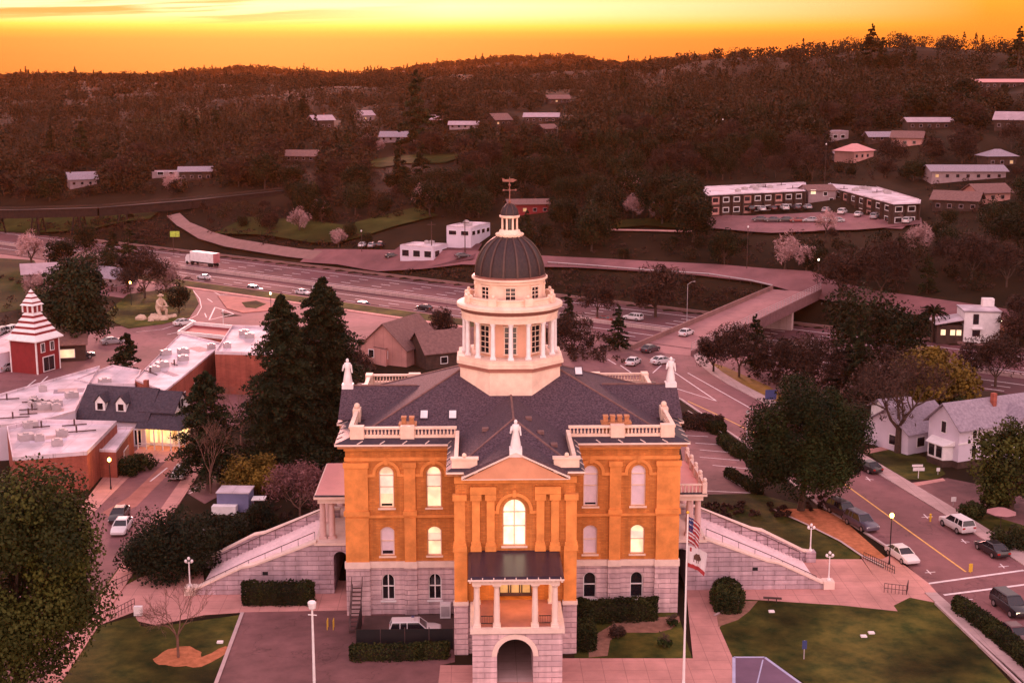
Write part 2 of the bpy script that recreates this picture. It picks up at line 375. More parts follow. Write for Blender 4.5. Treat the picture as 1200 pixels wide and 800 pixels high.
M['litdim'] = mat('dim_lit_window', (.4, .3, .2), var=.15, rough=.2, emit=(1.0, .5, .15), estr=.4)
M['litblind'] = mat('faintly_lit_blind', (.60, .48, .40), var=.1, scale=1.2, rough=.25, emit=(1.0, .66, .30), estr=.55)
M['lamp'] = mat('lamp_glow', (1, .8, .4), var=0, emit=(1.0, .52, .10), estr=9.0)
M['lampwhite'] = mat('white_lamp_glow', (1, .9, .8), var=0, emit=(1.0, .85, .6), estr=3.0)
M['head'] = mat('headlight_on', (1, .9, .8), var=0, emit=(1.0, .80, .45), estr=2.5)
M['tyre'] = mat('tyre_rubber', (.012, .011, .012), var=.1, rough=.9)
M['housewall'] = mat('shaded_house_wall', (.30, .20, .21), var=.15, scale=.6)  # pale wall darkened: the hillside shade is put into its colour
M['houseroof'] = mat('shaded_house_roof', (.38, .27, .30), var=.15, scale=.6)  # pale roof darkened the same way, shade in the base colour
M['chimneybrick'] = mat('chimney_brick', (.40, .165, .075), var=.25, scale=2)
M['rim'] = mat('wheel_rim', (.38, .34, .35), var=.05, rough=.35, metal=.6)
M['red'] = mat('red_lens', (.35, .012, .012), var=0, rough=.3)
M['lens'] = mat('clear_lens', (.62, .55, .55), var=0, rough=.15)
M['bark'] = mat('tree_bark', (.070, .040, .030), rough=.95, var=.3, scale=2.5)
M['bark_pale'] = mat('pale_bare_bark', (.17, .085, .065), rough=.9, var=.25, scale=2)
M['yellowpaint'] = mat('yellow_paint', (.62, .36, .04), var=.08, rough=.5)
M['bluepaint'] = mat('blue_paint', (.05, .06, .16), var=.1, rough=.5)
M['violet'] = mat('court_surface', (.15, .085, .13), var=.1, scale=.5, rough=.8, big=.15)
M['leaf_oak'] = leafmat('oak_leaves', (.006, .010, .003), (.044, .058, .013))
M['leaf_bronze'] = leafmat('bronze_leaves', (.007, .010, .003), (.078, .076, .015))
M['leaf_con'] = leafmat('conifer_needles', (.006, .009, .005), (.030, .034, .013))
M['leaf_hill'] = leafmat('hillside_leaves', (.005, .007, .003), (.027, .028, .009))
M['leaf_brown'] = leafmat('bare_twigs', (.020, .010, .008), (.062, .029, .021))
M['leaf_mauve'] = leafmat('mauve_twigs', (.10, .040, .042), (.22, .095, .095))
M['leaf_pink'] = leafmat('pink_blossom', (.30, .15, .145), (.55, .34, .34))
M['leaf_hedge'] = leafmat('hedge_leaves', (.011, .014, .005), (.050, .050, .013))
M['leaf_yellow'] = leafmat('yellowing_leaves', (.055, .034, .007), (.20, .115, .020))
# ================================================================ GROUND
def axis(lo, hi, step, grow, flo, fhi):
    a = list(np.arange(flo, fhi + .1, step)); s = step
    while a[-1] < hi: s *= grow; a.append(a[-1] + s)
    s = step
    while a[0] > lo: s *= grow; a.insert(0, a[0] - s)
    return np.array(a)
def grid_mesh(name, xs, ys, mt, fn):
    X, Y = np.meshgrid(xs, ys); Z = fn(X, Y)
    me = bpy.data.meshes.new(name); nx, ny = len(xs), len(ys)
    me.vertices.add(nx * ny); me.vertices.foreach_set('co', np.stack([X, Y, Z], -1).astype(np.float32).ravel())
    i = (np.arange(ny - 1)[:, None] * nx + np.arange(nx - 1)[None, :]).ravel()
    q = np.stack([i, i + 1, i + 1 + nx, i + nx], -1)
    me.loops.add(q.size); me.loops.foreach_set('vertex_index', q.ravel().astype(np.int32))
    me.polygons.add(len(q)); me.polygons.foreach_set('loop_start', np.arange(0, q.size, 4, dtype=np.int32))
    me.update(calc_edges=True); me.polygons.foreach_set('use_smooth', [True] * len(q)); me.materials.append(mt)
    o = bpy.data.objects.new(name, me); COL.objects.link(o); return o
structure(grid_mesh('ground', axis(-2800, 2800, 4, 1.07, -170, 190), axis(-75, 4000, 4, 1.05, -75, 420), M['ground'], lambda x, y: H(x, y) - .02))

def flat(name, pts, mt, z=.004, px=True, h=0.0, kind=True):
    """a ground sheet (or, with h, a slab with a real kerb edge) from points on the level ground"""
    p = [at(*q) for q in pts] if px else pts
    mb = MB(); mb.prism(p, -.3 if not h else -.3, z + h)
    o = mb.build(name, mt)
    if kind: structure(o)
    return o
def strip_pts(c, w):
    L, Rr = [], []
    for i, p in enumerate(c):
        a = c[max(0, i - 1)]; b = c[min(len(c) - 1, i + 1)]
        d = Vector((b[0] - a[0], b[1] - a[1])).normalized(); n = Vector((-d.y, d.x))
        ww = w[i] if isinstance(w, (list, tuple)) else w
        L.append((p[0] + n.x * ww / 2, p[1] + n.y * ww / 2)); Rr.append((p[0] - n.x * ww / 2, p[1] - n.y * ww / 2))
    return L, Rr
def strip(name, c, w, mt, z=.02, terrain=False, kind=True):
    if terrain:                              # resample so that it lies on the hillside
        cc, cw = [], []
        if not isinstance(w, (list, tuple)): w = [w] * len(c)
        for a, b, wa, wb in zip(c[:-1], c[1:], w[:-1], w[1:]):
            k = max(1, int(math.dist(a, b) / 4))
            cc += [(a[0] + (b[0] - a[0]) * i / k, a[1] + (b[1] - a[1]) * i / k) for i in range(k)]
            cw += [wa + (wb - wa) * i / k for i in range(k)]
        c = cc + [c[-1]]; w = cw + [w[-1]]
    L, Rr = strip_pts(c, w)
    mb = MB(); n = len(c)
    f = (lambda p: float(max(H(*p), H(p[0] + 2, p[1]), H(p[0] - 2, p[1]), H(p[0], p[1] + 2), H(p[0], p[1] - 2))) + z) if terrain else (lambda p: z)
    mb.add([(p[0], p[1], f(p)) for p in L] + [(p[0], p[1], f(p)) for p in Rr], [(i, i + 1, n + i + 1, n + i)[::-1] for i in range(n - 1)])
    o = mb.build(name, mt)
    if kind: structure(o)
    return o
def dashes(mb, c, w, z, on=None, off=None):
    """paint along a centre line: solid, or on/off dashes; z is a number"""
    pos = []; 
    for a, b in zip(c[:-1], c[1:]):
        Ld = math.dist(a, b); d = ((b[0] - a[0]) / Ld, (b[1] - a[1]) / Ld); s = 0
        st = on or Ld
        while s < Ld - .05:
            e = min(Ld, s + st); n = (-d[1] * w / 2, d[0] * w / 2)
            p, q = (a[0] + d[0] * s, a[1] + d[1] * s), (a[0] + d[0] * e, a[1] + d[1] * e)
            mb.poly([(p[0] - n[0], p[1] - n[1], z), (q[0] - n[0], q[1] - n[1], z), (q[0] + n[0], q[1] + n[1], z), (p[0] + n[0], p[1] + n[1], z)])
            s = e + (off or 0)
A = lambda *pts: [at(*p) for p in pts]

# --- the courthouse grounds
flat('parking_yard', [(286, 716), (446, 713), (533, 735), (533, 775), (516, 779), (516, 815), (240, 815)], M['asphalt_dark'], .012)
flat('path', [(98, 712), (165, 676), (236, 650), (240, 690), (395, 678), (446, 706), (446, 714), (286, 717), (240, 720), (183, 732), (160, 727), (158, 716), (103, 737)], M['concrete_pink'], .016)
flat('lawn', [(88, 740), (158, 722), (166, 734), (190, 733), (284, 720), (250, 800), (246, 815), (60, 815)], M['lawn'], .03)
flat('lawn', [(120, 690), (146, 655), (190, 640), (240, 640), (240, 655), (165, 676), (110, 703)], M['lawn'], .02)
strip('kerb', A((284, 718), (248, 815)), .35, M['kerb'], .1)
_c = at(210, 769); _r = random.Random(4)
flat('dirt_patch', [(_c[0] + 2.15 * math.cos(q) * k_, _c[1] + 2.15 * math.sin(q) * k_) for q, k_ in [(i * math.pi / 14, _r.uniform(.86, 1.08)) for i in range(28)]], M['dirt'], .038, px=False)
flat('dirt_patch', [(218, 775), (228, 771), (238, 769), (248, 765), (256, 760), (264, 757), (270, 758), (267, 764), (258, 770), (247, 776), (236, 781), (226, 782), (218, 780)], M['dirt'], .034)
flat('path', [(656, 771), (812, 771), (804, 690), (797, 668), (800, 655), (836, 655), (836, 700), (858, 769), (860, 815), (512, 815), (516, 779), (550, 779), (656, 781)], M['concrete_pink'], .020)
flat('path', [(395, 680), (410, 680), (446, 706), (446, 712), (395, 712), (370, 690)], M['concrete_pink'], .010)
flat('lawn', [(673, 771), (811, 771), (797, 727), (790, 712), (673, 712)], M['lawn'], .024)
flat('dirt_patch', [(700, 742), (720, 730), (760, 723), (796, 722), (797, 728), (786, 737), (770, 741), (730, 741), (715, 750), (712, 768), (690, 770), (690, 750)], M['mulch'], .030)
flat('plaza', [(822, 655), (960, 655), (1010, 655), (1052, 716), (985, 709), (878, 702), (842, 722), (836, 700)], M['concrete_pink'], .024)
flat('lawn', [(843, 735), (872, 702), (985, 709), (1052, 716), (1040, 699), (1075, 697), (1100, 706), (1198, 815), (965, 815), (896, 769), (858, 769)], M['lawn'], .030)
flat('dirt_patch', [(840, 722), (872, 704), (888, 704), (878, 716), (865, 726), (842, 734)], M['mulch'], .034)
strip('kerb', A((837, 722), (866, 705)), .25, M['kerb'], .12)
flat('sport_court', [(860, 770), (896, 770), (958, 815), (860, 815)], M['violet'], .034)
b_ = MB(); dashes(b_, A((860, 815), (860, 770), (896, 770), (958, 815)), .28, .044); dashes(b_, A((884, 815), (894, 773)), .12, .044)
structure(b_.build('court_lines', mat('pale_blue_paint', (.42, .40, .56), var=.1)))
flat('lawn', [(822, 590), (835, 579), (885, 578), (960, 596), (1010, 650), (1005, 657), (936, 655), (826, 612)], M['lawn'], .018)
flat('dirt_patch', [(905, 596), (960, 596), (985, 606), (1046, 660), (1034, 664), (985, 633), (945, 613), (915, 603)], M['dirt'], .026)
strip('kerb', A((905, 597), (945, 615), (985, 635), (1010, 652), (1036, 665)), .3, M['kerb'], .14)
# --- the street to the right and the lot behind it
SL = [(46, -40), (44.6, -15), (42.8, 4), (42.0, 18), (40.4, 25), (38.2, 33), (36.2, 50), (34.4, 63), (32.2, 74), (29.6, 88), (24, 101), (12, 112)]
SRt = [(58.5, -40), (56.6, -10), (54.6, 12), (51.8, 30), (49.3, 44), (45.2, 67), (42.2, 85), (39.0, 98), (37.4, 107), (36.4, 117), (37.2, 127)]
flat('road', SL + [(12, 122), (27, 127.5)] + SRt[::-1], M['asphalt'], .016, px=False)
flat('kerb', [(SL[i][0], SL[i][1]) for i in range(3, 11)] + [(SL[i][0] - .35, SL[i][1]) for i in range(10, 2, -1)], M['kerb'], .0, px=False, h=.13)
flat('sidewalk', [(p[0], p[1]) for p in SRt[1:]] + [(p[0] + 2.3, p[1] + .3) for p in SRt[:0:-1]], M['concrete'], 0, px=False, h=.13)
flat('sidewalk', A((1008, 650), (1034, 655), (1044, 650), (1088, 683)) + [(42.9, 3.0)] + A((1110, 713), (1096, 706), (1066, 700), (1046, 710)), M['concrete_pink'], .036, px=False)
flat('sidewalk', [(p[0], p[1]) for p in SL[0:3]] + [(p[0] - 1.2, p[1]) for p in SL[2::-1]], M['concrete'], 0, px=False, h=.13)
flat('parking_lot', [(792, 490), (816, 492), (846, 506), (866, 530), (890, 573), (880, 579), (822, 579), (800, 540)], M['asphalt_dark'], .012)
b_ = MB()
for (x0, y0, x1, y1) in ((801, 510, 830, 511.5), (815, 519, 843, 521), (820, 527, 856, 530), (820, 535.5, 868, 539.5), (835, 545, 880, 549.5), (828, 575, 880, 577.5), (848, 557, 880, 576)):
    dashes(b_, A((x0, y0), (x1, y1)), .16, .03)
dashes(b_, A((852, 556), (862, 556)), .2, .03)
# street markings: yellow centre line is separate
for q in (((790, 436), (840, 470)), ((782, 452), (840, 470)), ((806, 437), (895, 487)), ((712, 421), (722, 427)), ((727, 428), (740, 437)), ((765, 437), (775, 428))):
    dashes(b_, A(*q), .2, .03)
dashes(b_, A((1085, 684), (1200, 668)), .38, .03); dashes(b_, A((1106, 697), (1215, 683)), .38, .03)
for q in (((1080, 606), (1093, 605)), ((1084, 671), (1096, 670)), ((1126, 634), (1136, 635)), ((1128, 703), (1140, 702)), ((1170, 664), (1182, 663)), ((1014, 561), (1024, 562))):
    dashes(b_, A(*q), .14, .03)
    c = ((q[0][0] + q[1][0]) / 2, (q[0][1] + q[1][1]) / 2); dashes(b_, A((c[0] - 4, c[1] - 3), (c[0] + 1, c[1] + 2)), .14, .034)
structure(b_.build('road_markings', M['lane']))
b_ = MB(); CLn = A((1132, 670), (1050, 611), (995, 571), (960, 545), (915, 522), (890, 510), (845, 488), (806, 470))
dashes(b_, CLn, .22, .032)
structure(b_.build('road_markings_yellow', M['yellow']))
# neighbour's yard and lot across the street
flat('lawn', [(1012, 527), (1052, 523), (1096, 540), (1108, 555), (1095, 562), (1056, 561)], M['lawn'], .012)
flat('path', [(1012, 527), (1048, 521), (1050, 525), (1014, 532)], M['concrete_pink'], .03)
flat('parking_lot', [(1062, 566), (1110, 560), (1160, 570), (1230, 592), (1260, 640), (1170, 622), (1110, 590)], M['asphalt_dark'], .010)
flat('lawn', [(1116, 596), (1150, 600), (1230, 625), (1245, 660), (1200, 652), (1140, 622)], M['lawn'], .016)
flat('path', [(1062, 567), (1105, 560), (1108, 563), (1075, 569)], M['concrete_pink'], .02)

def fw(n, t, z=None):
    p = (NX * n + TX * t, NY * n + TY * t)
    return p if z is None else (p[0], p[1], z)
# --- the streets on the left
flat('road', [(-40.6, -30), (-41.2, 8), (-41.6, 52), (-39, 75), (-37, 100), (-35, 128), (-8, 128), (-8, 150), (-38, 158)] + A((320, 366), (262, 372), (252, 350), (240, 337), (225, 333), (160, 380), (0, 398), (-40, 400), (-40, 470)) + [(-52, 75), (-51, 46), (-51, 30), (-50.5, -30)], M['asphalt'], .012, px=False)
flat('paving', A((150, 583), (214, 522), (228, 524), (208, 545), (160, 593), (130, 607), (120, 600)), M['paving'], .022, px=False)
flat('sidewalk', [(-39, -30), (-39.4, 8), (-39.8, 52), (-38.3, 60), (-41.2, 60), (-41.6, 52), (-41.2, 8), (-40.6, -30)], M['concrete_pink'], 0, px=False, h=.13)
flat('road', [fw(92, -330), fw(124.2, -330), fw(124.2, -14), fw(100, -14)], M['asphalt'], .008, px=False)
flat('parking_lot', A((215, 575), (300, 530), (330, 540), (240, 590)), M['asphalt_dark'], .014, px=False)
flat('sidewalk', A((98, 612), (150, 560), (170, 545), (196, 540), (215, 520), (165, 523), (120, 560), (90, 600)), M['concrete_pink'], .018, px=False)
flat('paving', A((255, 347), (300, 350), (325, 358), (318, 364), (285, 367), (266, 362)), M['paving'], 0, px=False, h=.15)
flat('lawn', A((283, 355), (300, 353), (312, 357), (300, 362), (288, 361)), M['lawn'], .17, px=False)
flat('planted_island', A((120, 372), (150, 385), (190, 380), (222, 372), (233, 356), (226, 340), (212, 334), (190, 340), (150, 345)), M['lawn'], 0, px=False, h=.14)
flat('lawn', A((-40, 372), (40, 360), (60, 340), (40, 305), (-40, 300)), M['meadow'], .03, px=False)
b_ = MB()
dashes(b_, A((245, 375), (252, 360), (262, 363), (274, 368), (245, 375)), .3, .03)
for q in (((243, 350), (249, 354)), ((240, 367), (242, 372)), ((196, 392), (214, 388)), ((108, 459), (160, 424)), ((29, 455), (42, 445)), ((44, 452), (56, 441)), ((221, 575), (232, 571)), ((222, 578), (236, 572)), ((196, 548), (176, 564))):
    dashes(b_, A(*q), .22, .03)
dashes(b_, A((213, 334), (226, 340), (234, 350), (236, 360), (231, 369), (215, 378), (190, 386), (160, 389)), .18, .03)
dashes(b_, A((214, 333), (245, 339), (258, 346), (275, 343), (330, 350)), .18, .03)
structure(b_.build('road_markings', M['lane']))

# --- freeway in its cut
FWZ = -5.93
strip('freeway', [fw(164.5, -420), fw(164.5, 330)], 50, M['freeway'], FWZ)
for nn_, lb_ in ((189.3, 'low concrete barrier along the far edge of the freeway'), (139.9, 'low concrete barrier along the near edge of the freeway')):
    for ta, tb in (((-330, 240),) if nn_ > 150 else ((-14, 240),)):
        p, q = fw(nn_, ta), fw(nn_, tb); dq = (NX * .25, NY * .25); o = MB((*p, FWZ)).prism([(p[0] - dq[0], p[1] - dq[1]), (q[0] - dq[0], q[1] - dq[1]), (q[0] + dq[0], q[1] + dq[1]), (p[0] + dq[0], p[1] + dq[1])], FWZ - .5, FWZ + .75).build('edge_barrier', M['old_road']); o.location = (*p, FWZ); tag(o, lb_, 'barrier')
flat('lawn', [fw(116, -230), fw(122.5, -230), fw(122.5, -100), fw(116, -100)], M['lawn'], .05, px=False)
flat('sidewalk', [fw(114.5, -230), fw(115.9, -230), fw(115.9, -100), fw(114.5, -100)], M['concrete_pink'], .0, px=False, h=.12)
b_ = MB()
for n in (147, 150.6, 154.2, 173, 176.6, 180.2): dashes(b_, [fw(n, -300), fw(n, 260)], .3, FWZ + .012, 3.6, 8.2)
for n in (143.3, 157.9, 169.3, 184): dashes(b_, [fw(n, -420), fw(n, 330)], .3, FWZ + .012)
structure(b_.build('lane_markings', M['lane']))
mb = MB()
for s in (-1,):
    p, q = fw(163.6, -420), fw(163.6, 330)
    d = (NX * .3, NY * .3)
    mb.prism([(p[0] - d[0], p[1] - d[1]), (q[0] - d[0], q[1] - d[1]), (q[0] + d[0], q[1] + d[1]), (p[0] + d[0], p[1] + d[1])], FWZ - .2, FWZ + .85)
tag(mb.build('median_barrier', M['concrete']), 'low concrete barrier running along the middle of the wide freeway', 'barrier')
strip('freeway', [fw(131.5, -330), fw(131.5, -15)], 15.4, M['freeway'], .12, terrain=True)
# frontage road beyond the freeway and other streets over there
FR = [gnd(*p)[:2] for p in ((360, 304), (405, 306), (455, 310), (505, 308), (550, 305), (600, 306), (640, 308), (700, 311), (760, 315), (830, 319), (890, 325), (930, 331), (965, 341), (1010, 352), (1060, 360), (1110, 368), (1170, 378), (1240, 392))]
strip('road', FR, [7, 8, 11, 11, 9, 8, 8, 8, 8, 9, 10, 13, 11, 8, 8, 8, 8, 8], mat('far_road', (.20, .080, .085), var=.15, scale=.3, big=.25), .25, terrain=True)
strip('road', [gnd(*p)[:2] for p in ((203, 254), (215, 265), (240, 279), (270, 289), (310, 296), (345, 300), (372, 304))], 4.6, M['old_road'], .3, terrain=True)
strip('forecourt', [gnd(*p)[:2] for p in ((455, 300), (500, 304), (560, 296))], 14, M['freeway'], .2, terrain=True)
strip('road', [gnd(*p)[:2] for p in ((960, 262), (1000, 266), (1060, 268))], 5, M['asphalt'], .3, terrain=True)
strip('parking_lot', [gnd(*p)[:2] for p in ((830, 256), (860, 262), (910, 264), (960, 262), (1010, 264), (1080, 262))], [6, 20, 26, 28, 20, 8], M['asphalt'], .5, terrain=True)
strip('path', [gnd(*p)[:2] for p in ((708, 272), (760, 273), (810, 274))], 1.6, M['concrete_pink'], .3, terrain=True)
strip('meadow', [gnd(*p)[:2] for p in ((420, 196), (470, 188), (540, 186))], 24, M['meadow'], .3, terrain=True)
strip('meadow', [gnd(*p)[:2] for p in ((270, 265), (330, 268), (400, 278), (450, 262), (500, 250))], 17, M['meadow'], .3, terrain=True)
strip('meadow', [gnd(*p)[:2] for p in ((4, 264), (60, 263), (120, 259), (185, 251))], 16, M['meadow'], .3, terrain=True)
strip('meadow', [gnd(*p)[:2] for p in ((170, 146), (220, 138), (290, 134))], 40, M['meadow'], .6, terrain=True)
strip('meadow', [gnd(*p)[:2] for p in ((690, 268), (760, 262), (830, 268))], 9, M['meadow'], .3, terrain=True)
flat('meadow', A((832, 424), (850, 430), (900, 452), (925, 468), (905, 474), (880, 462), (845, 442)), mat('golden_grass', (.20, .10, .012), var=.3, scale=.5), .03, px=False)

# guard rail along the far road
gr_ = thing('guard_rail', 'pale metal guard rail along the near side of the far curving road', 'guard rail', (0, 0, 0))
GR = [gnd(*p) for p in ((642, 313), (700, 316), (760, 321), (830, 326), (880, 333), (905, 340))]
mb, mp_ = MB(), MB()
for a, b in zip(GR[:-1], GR[1:]):
    mb.tube((a[0], a[1], a[2] + .95), (b[0], b[1], b[2] + .95), .16, n=5); k = int(math.dist(a, b) / 3)
    for i in range(k): c = Vector(a).lerp(Vector(b), i / k); mp_.tube((c.x, c.y, c.z - .5), (c.x, c.y, c.z + 1.0), .09, n=4)
rl = mb.build('rail', M['greysteel'], gr_); mp_.build('rail_posts', M['timber'], gr_)
# --- overpass bridge
bt = thing('overpass_bridge', 'pink concrete road bridge over the freeway with fence panels on its sides', 'bridge')
d = Vector((.501, .866)); nrm = Vector((.866, -.501))
P0 = Vector((31.2, 125.4)); LB = 85.0
def bp(s, o): v = P0 + d * s + nrm * o; return (v.x, v.y)
HWD = 6.0
mb = MB(); mb.prism([bp(0, -HWD), bp(LB, -HWD), bp(LB, HWD), bp(0, HWD)], -1.3, .03)
for s in (22, 44, 66): mb.prism([bp(s - .7, -5), bp(s + .7, -5), bp(s + .7, 5), bp(s - .7, 5)], -6.2, -1.3)
dk = mb.build('bridge_deck', M['concrete'], bt)
MB().prism([bp(0, -HWD + .2), bp(LB, -HWD + .2), bp(LB, HWD - .2), bp(0, HWD - .2)], -.5, .045).build('roadway', mat('bridge_asphalt', (.30, .135, .135), var=.15, scale=.4, big=.15, bigscale=.08), dk)
for o, nm in ((-HWD, 'l'), (HWD, 'r')):
    mb = MB(); mb.prism([bp(0, o - .15), bp(LB, o - .15), bp(LB, o + .15), bp(0, o + .15)], -1.3, 1.05); par = mb.build('parapet', mat('bridge_wall', (.17, .08, .085), var=.2) if o > 0 else M['old_road'], bt)
    if o < 0: continue
    mb = MB()
    for k in range(0, 43): mb.tube((*bp(k * 2, o), 1.0), (*bp(k * 2, o), 2.6), .05, n=4)
    for z in (1.3, 1.7, 2.1, 2.55): mb.tube((*bp(0, o), z), (*bp(LB, o), z), .035, n=4)
    mb.build('fence_rail', M['greysteel'], par)
# ================================================================ COURTHOUSE
CH = thing('courthouse', 'domed orange brick courthouse with pale stone base and lit windows', 'courthouse')
def arcpts(xc, w, zt, kind, n=12):
    r = w / 2
    if kind == 'r': return [(xc + r * math.cos(a), zt - r + r * math.sin(a)) for a in [math.pi * i / n for i in range(n + 1)]]
    if kind == 's':
        h = .28 * w; rr = (r * r + h * h) / (2 * h); a0 = math.asin(r / rr)
        return [(xc + rr * math.sin(a), zt - rr + rr * math.cos(a)) for a in [a0 - 2 * a0 * i / n for i in range(n + 1)]]
    return [(xc + r, zt), (xc - r, zt)]
def outline(op):
    xc, w, zb, zt, k = op
    return [(xc - w / 2, zb), (xc + w / 2, zb)] + arcpts(xc, w, zt, k)
def wall_row(mb, x0, x1, z0, z1, ops, y, dep=.42):
    e = x0
    for op in sorted(ops):
        xc, w, zb, zt, k = op; a, b = xc - w / 2, xc + w / 2
        mb.poly([(e, y, z0), (a, y, z0), (a, y, z1), (e, y, z1)])
        if zb > z0 + .01: mb.poly([(a, y, z0), (b, y, z0), (b, y, zb), (a, y, zb)])
        arc = arcpts(xc, w, zt, k)
        mb.poly([(p[0], y, p[1]) for p in arc] + [(a, y, z1), (b, y, z1)])
        ol = outline(op)
        for i in range(len(ol)):
            p, q = ol[i], ol[(i + 1) % len(ol)]
            mb.poly([(p[0], y, p[1]), (p[0], y + dep, p[1]), (q[0], y + dep, q[1]), (q[0], y, q[1])])
        e = b
    mb.poly([(e, y, z0), (x1, y, z0), (x1, y, z1), (e, y, z1)])
def window(op, y, pane, parent=CH, rails=(.5,), mull=False, fm='cream', hood=None, hoodmat='brick_plain', sill=True, dark=None, name='window'):
    xc, w, zb, zt, k = op; mb = MB()
    ol = outline(op); t = .09
    cz = (zb + zt) / 2
    inn = [(xc + (p[0] - xc) * (1 - 2 * t / w), cz + (p[1] - cz) * (1 - 2 * t / (zt - zb))) for p in ol]
    ya, yb = y + .20, y + .32; n = len(ol)
    mb.add([(p[0], ya, p[1]) for p in ol] + [(p[0], ya, p[1]) for p in inn] + [(p[0], yb, p[1]) for p in inn],
           [(i, (i + 1) % n, n + (i + 1) % n, n + i) for i in range(n)] + [(n + i, n + (i + 1) % n, 2 * n + (i + 1) % n, 2 * n + i) for i in range(n)])
    for rr in rails:
        z = zb + (zt - zb) * rr; mb.box(xc - w / 2 + .05, xc + w / 2 - .05, ya, yb - .02, z - .05, z + .05)
    if mull: mb.box(xc - .05, xc + .05, ya + .01, yb - .02, zb + .05, zt - .1)
    if sill: mb.box(xc - w / 2 - .14, xc + w / 2 + .14, y - .10, y + .2, zb - .18, zb - .003)
    o = mb.build(name, M[fm], parent)
    pb = MB(); pb.poly([(p[0], yb - .03, p[1]) for p in ol]); pb.build('pane', M[pane], o)
    if pane.startswith('lit') and w < 1.5:   # half-drawn blind behind the sash
        zc_ = zt - w / 2 - .02; MB().box(xc - w * .43, xc + w * .43, yb - .06, yb - .035, zb + (zc_ - zb) * (.62 if xc > -10 else .40), zc_).build('blind', M['blindlit'], o)
    if dark:
        db = MB(); db.box(xc - w * .36, xc + w * .36, yb - .07, yb - .04, zb + .14, zb + dark); db.build('open_gap', M['glass'], o)
    if hood:
        hb = MB(); r0 = w / 2 + .32; r1 = w / 2 + .62; zc = zt - w / 2 if k == 'r' else zt - .3; pr = .12
        A_ = [math.pi * i / 14 for i in range(15)]
        hb.add([(xc + r0 * math.cos(a), y - pr, zc + r0 * math.sin(a)) for a in A_] + [(xc + r1 * math.cos(a), y - pr, zc + r1 * math.sin(a)) for a in A_]
               + [(xc + r1 * math.cos(a), y, zc + r1 * math.sin(a)) for a in A_] + [(xc + r0 * math.cos(a), y, zc + r0 * math.sin(a)) for a in A_],
               [(i, 15 + i, 16 + i, i + 1) for i in range(14)] + [(15 + i, 30 + i, 31 + i, 16 + i) for i in range(14)] + [(i + 1, 46 + i, 45 + i, i) for i in range(14)])
        hb.box(xc - .16, xc + .16, y - .2, y, zc + r0 - .1, zc + r1 + .28)
        for s in (-1, 1): hb.box(*sorted((xc + s * r0, xc + s * (r1 + .55))), y - pr, y, zc - .28, zc)
        hb.build('hood_mould', M[hoodmat], o)
    return o
BX, BY = 15.85, 24.0
SX = 5.3; BAYY = -9.3
WX = (-12.0, -7.5, 7.45, 12.0)
stone, brick = MB(), MB()
for sgn in (-1, 1):
    x0, x1 = sorted((sgn * SX, sgn * BX)); xs = [x for x in WX if x * sgn > 0]
    wall_row(stone, x0, x1, -.3, 4.8, [(x, 1.25, 1.45, 4.1, 'r') for x in xs], 0)
    wall_row(brick, x0, x1, 5.4, 10.0, [(x, 1.35, 5.95, 8.85, 's') for x in xs], 0)
    wall_row(brick, x0, x1, 10.0, 17.1, [(x, 1.4, 10.75, 14.8, 'r') for x in xs], 0)
# bay front
DOOR = (0, 3.0, 5.05, 8.0, '')
BIG = (-.1, 2.05, 10.15, 14.45, 'r')
wall_row(stone, -SX, SX, -.3, 4.8, [(0, 3.0, 0.02, 3.9, 'r')], BAYY)
wall_row(brick, -SX, SX, 4.8, 9.7, [DOOR], BAYY, 1.2)
wall_row(brick, -SX, SX, 9.7, 17.1, [BIG], BAYY)
for mb, z0, z1 in ((stone, -.3, 4.8), (brick, 4.8, 17.1)):          # remaining sides
    for s in (-1, 1):
        mb.poly([(s * SX, BAYY, z0), (s * SX, 0, z0), (s * SX, 0, z1), (s * SX, BAYY, z1)])
        mb.poly([(s * BX, 0, z0), (s * BX, BY, z0), (s * BX, BY, z1), (s * BX, 0, z1)])
    mb.poly([(-BX, BY, z0), (BX, BY, z0), (BX, BY, z1), (-BX, BY, z1)])
brick.box(-BX + .5, BX - .5, .9, BY - .5, 0, 16.9)                  # inner core behind the panes
brick.box(-SX + .5, SX - .5, BAYY + 1.3, 1.2, 4.9, 16.9)
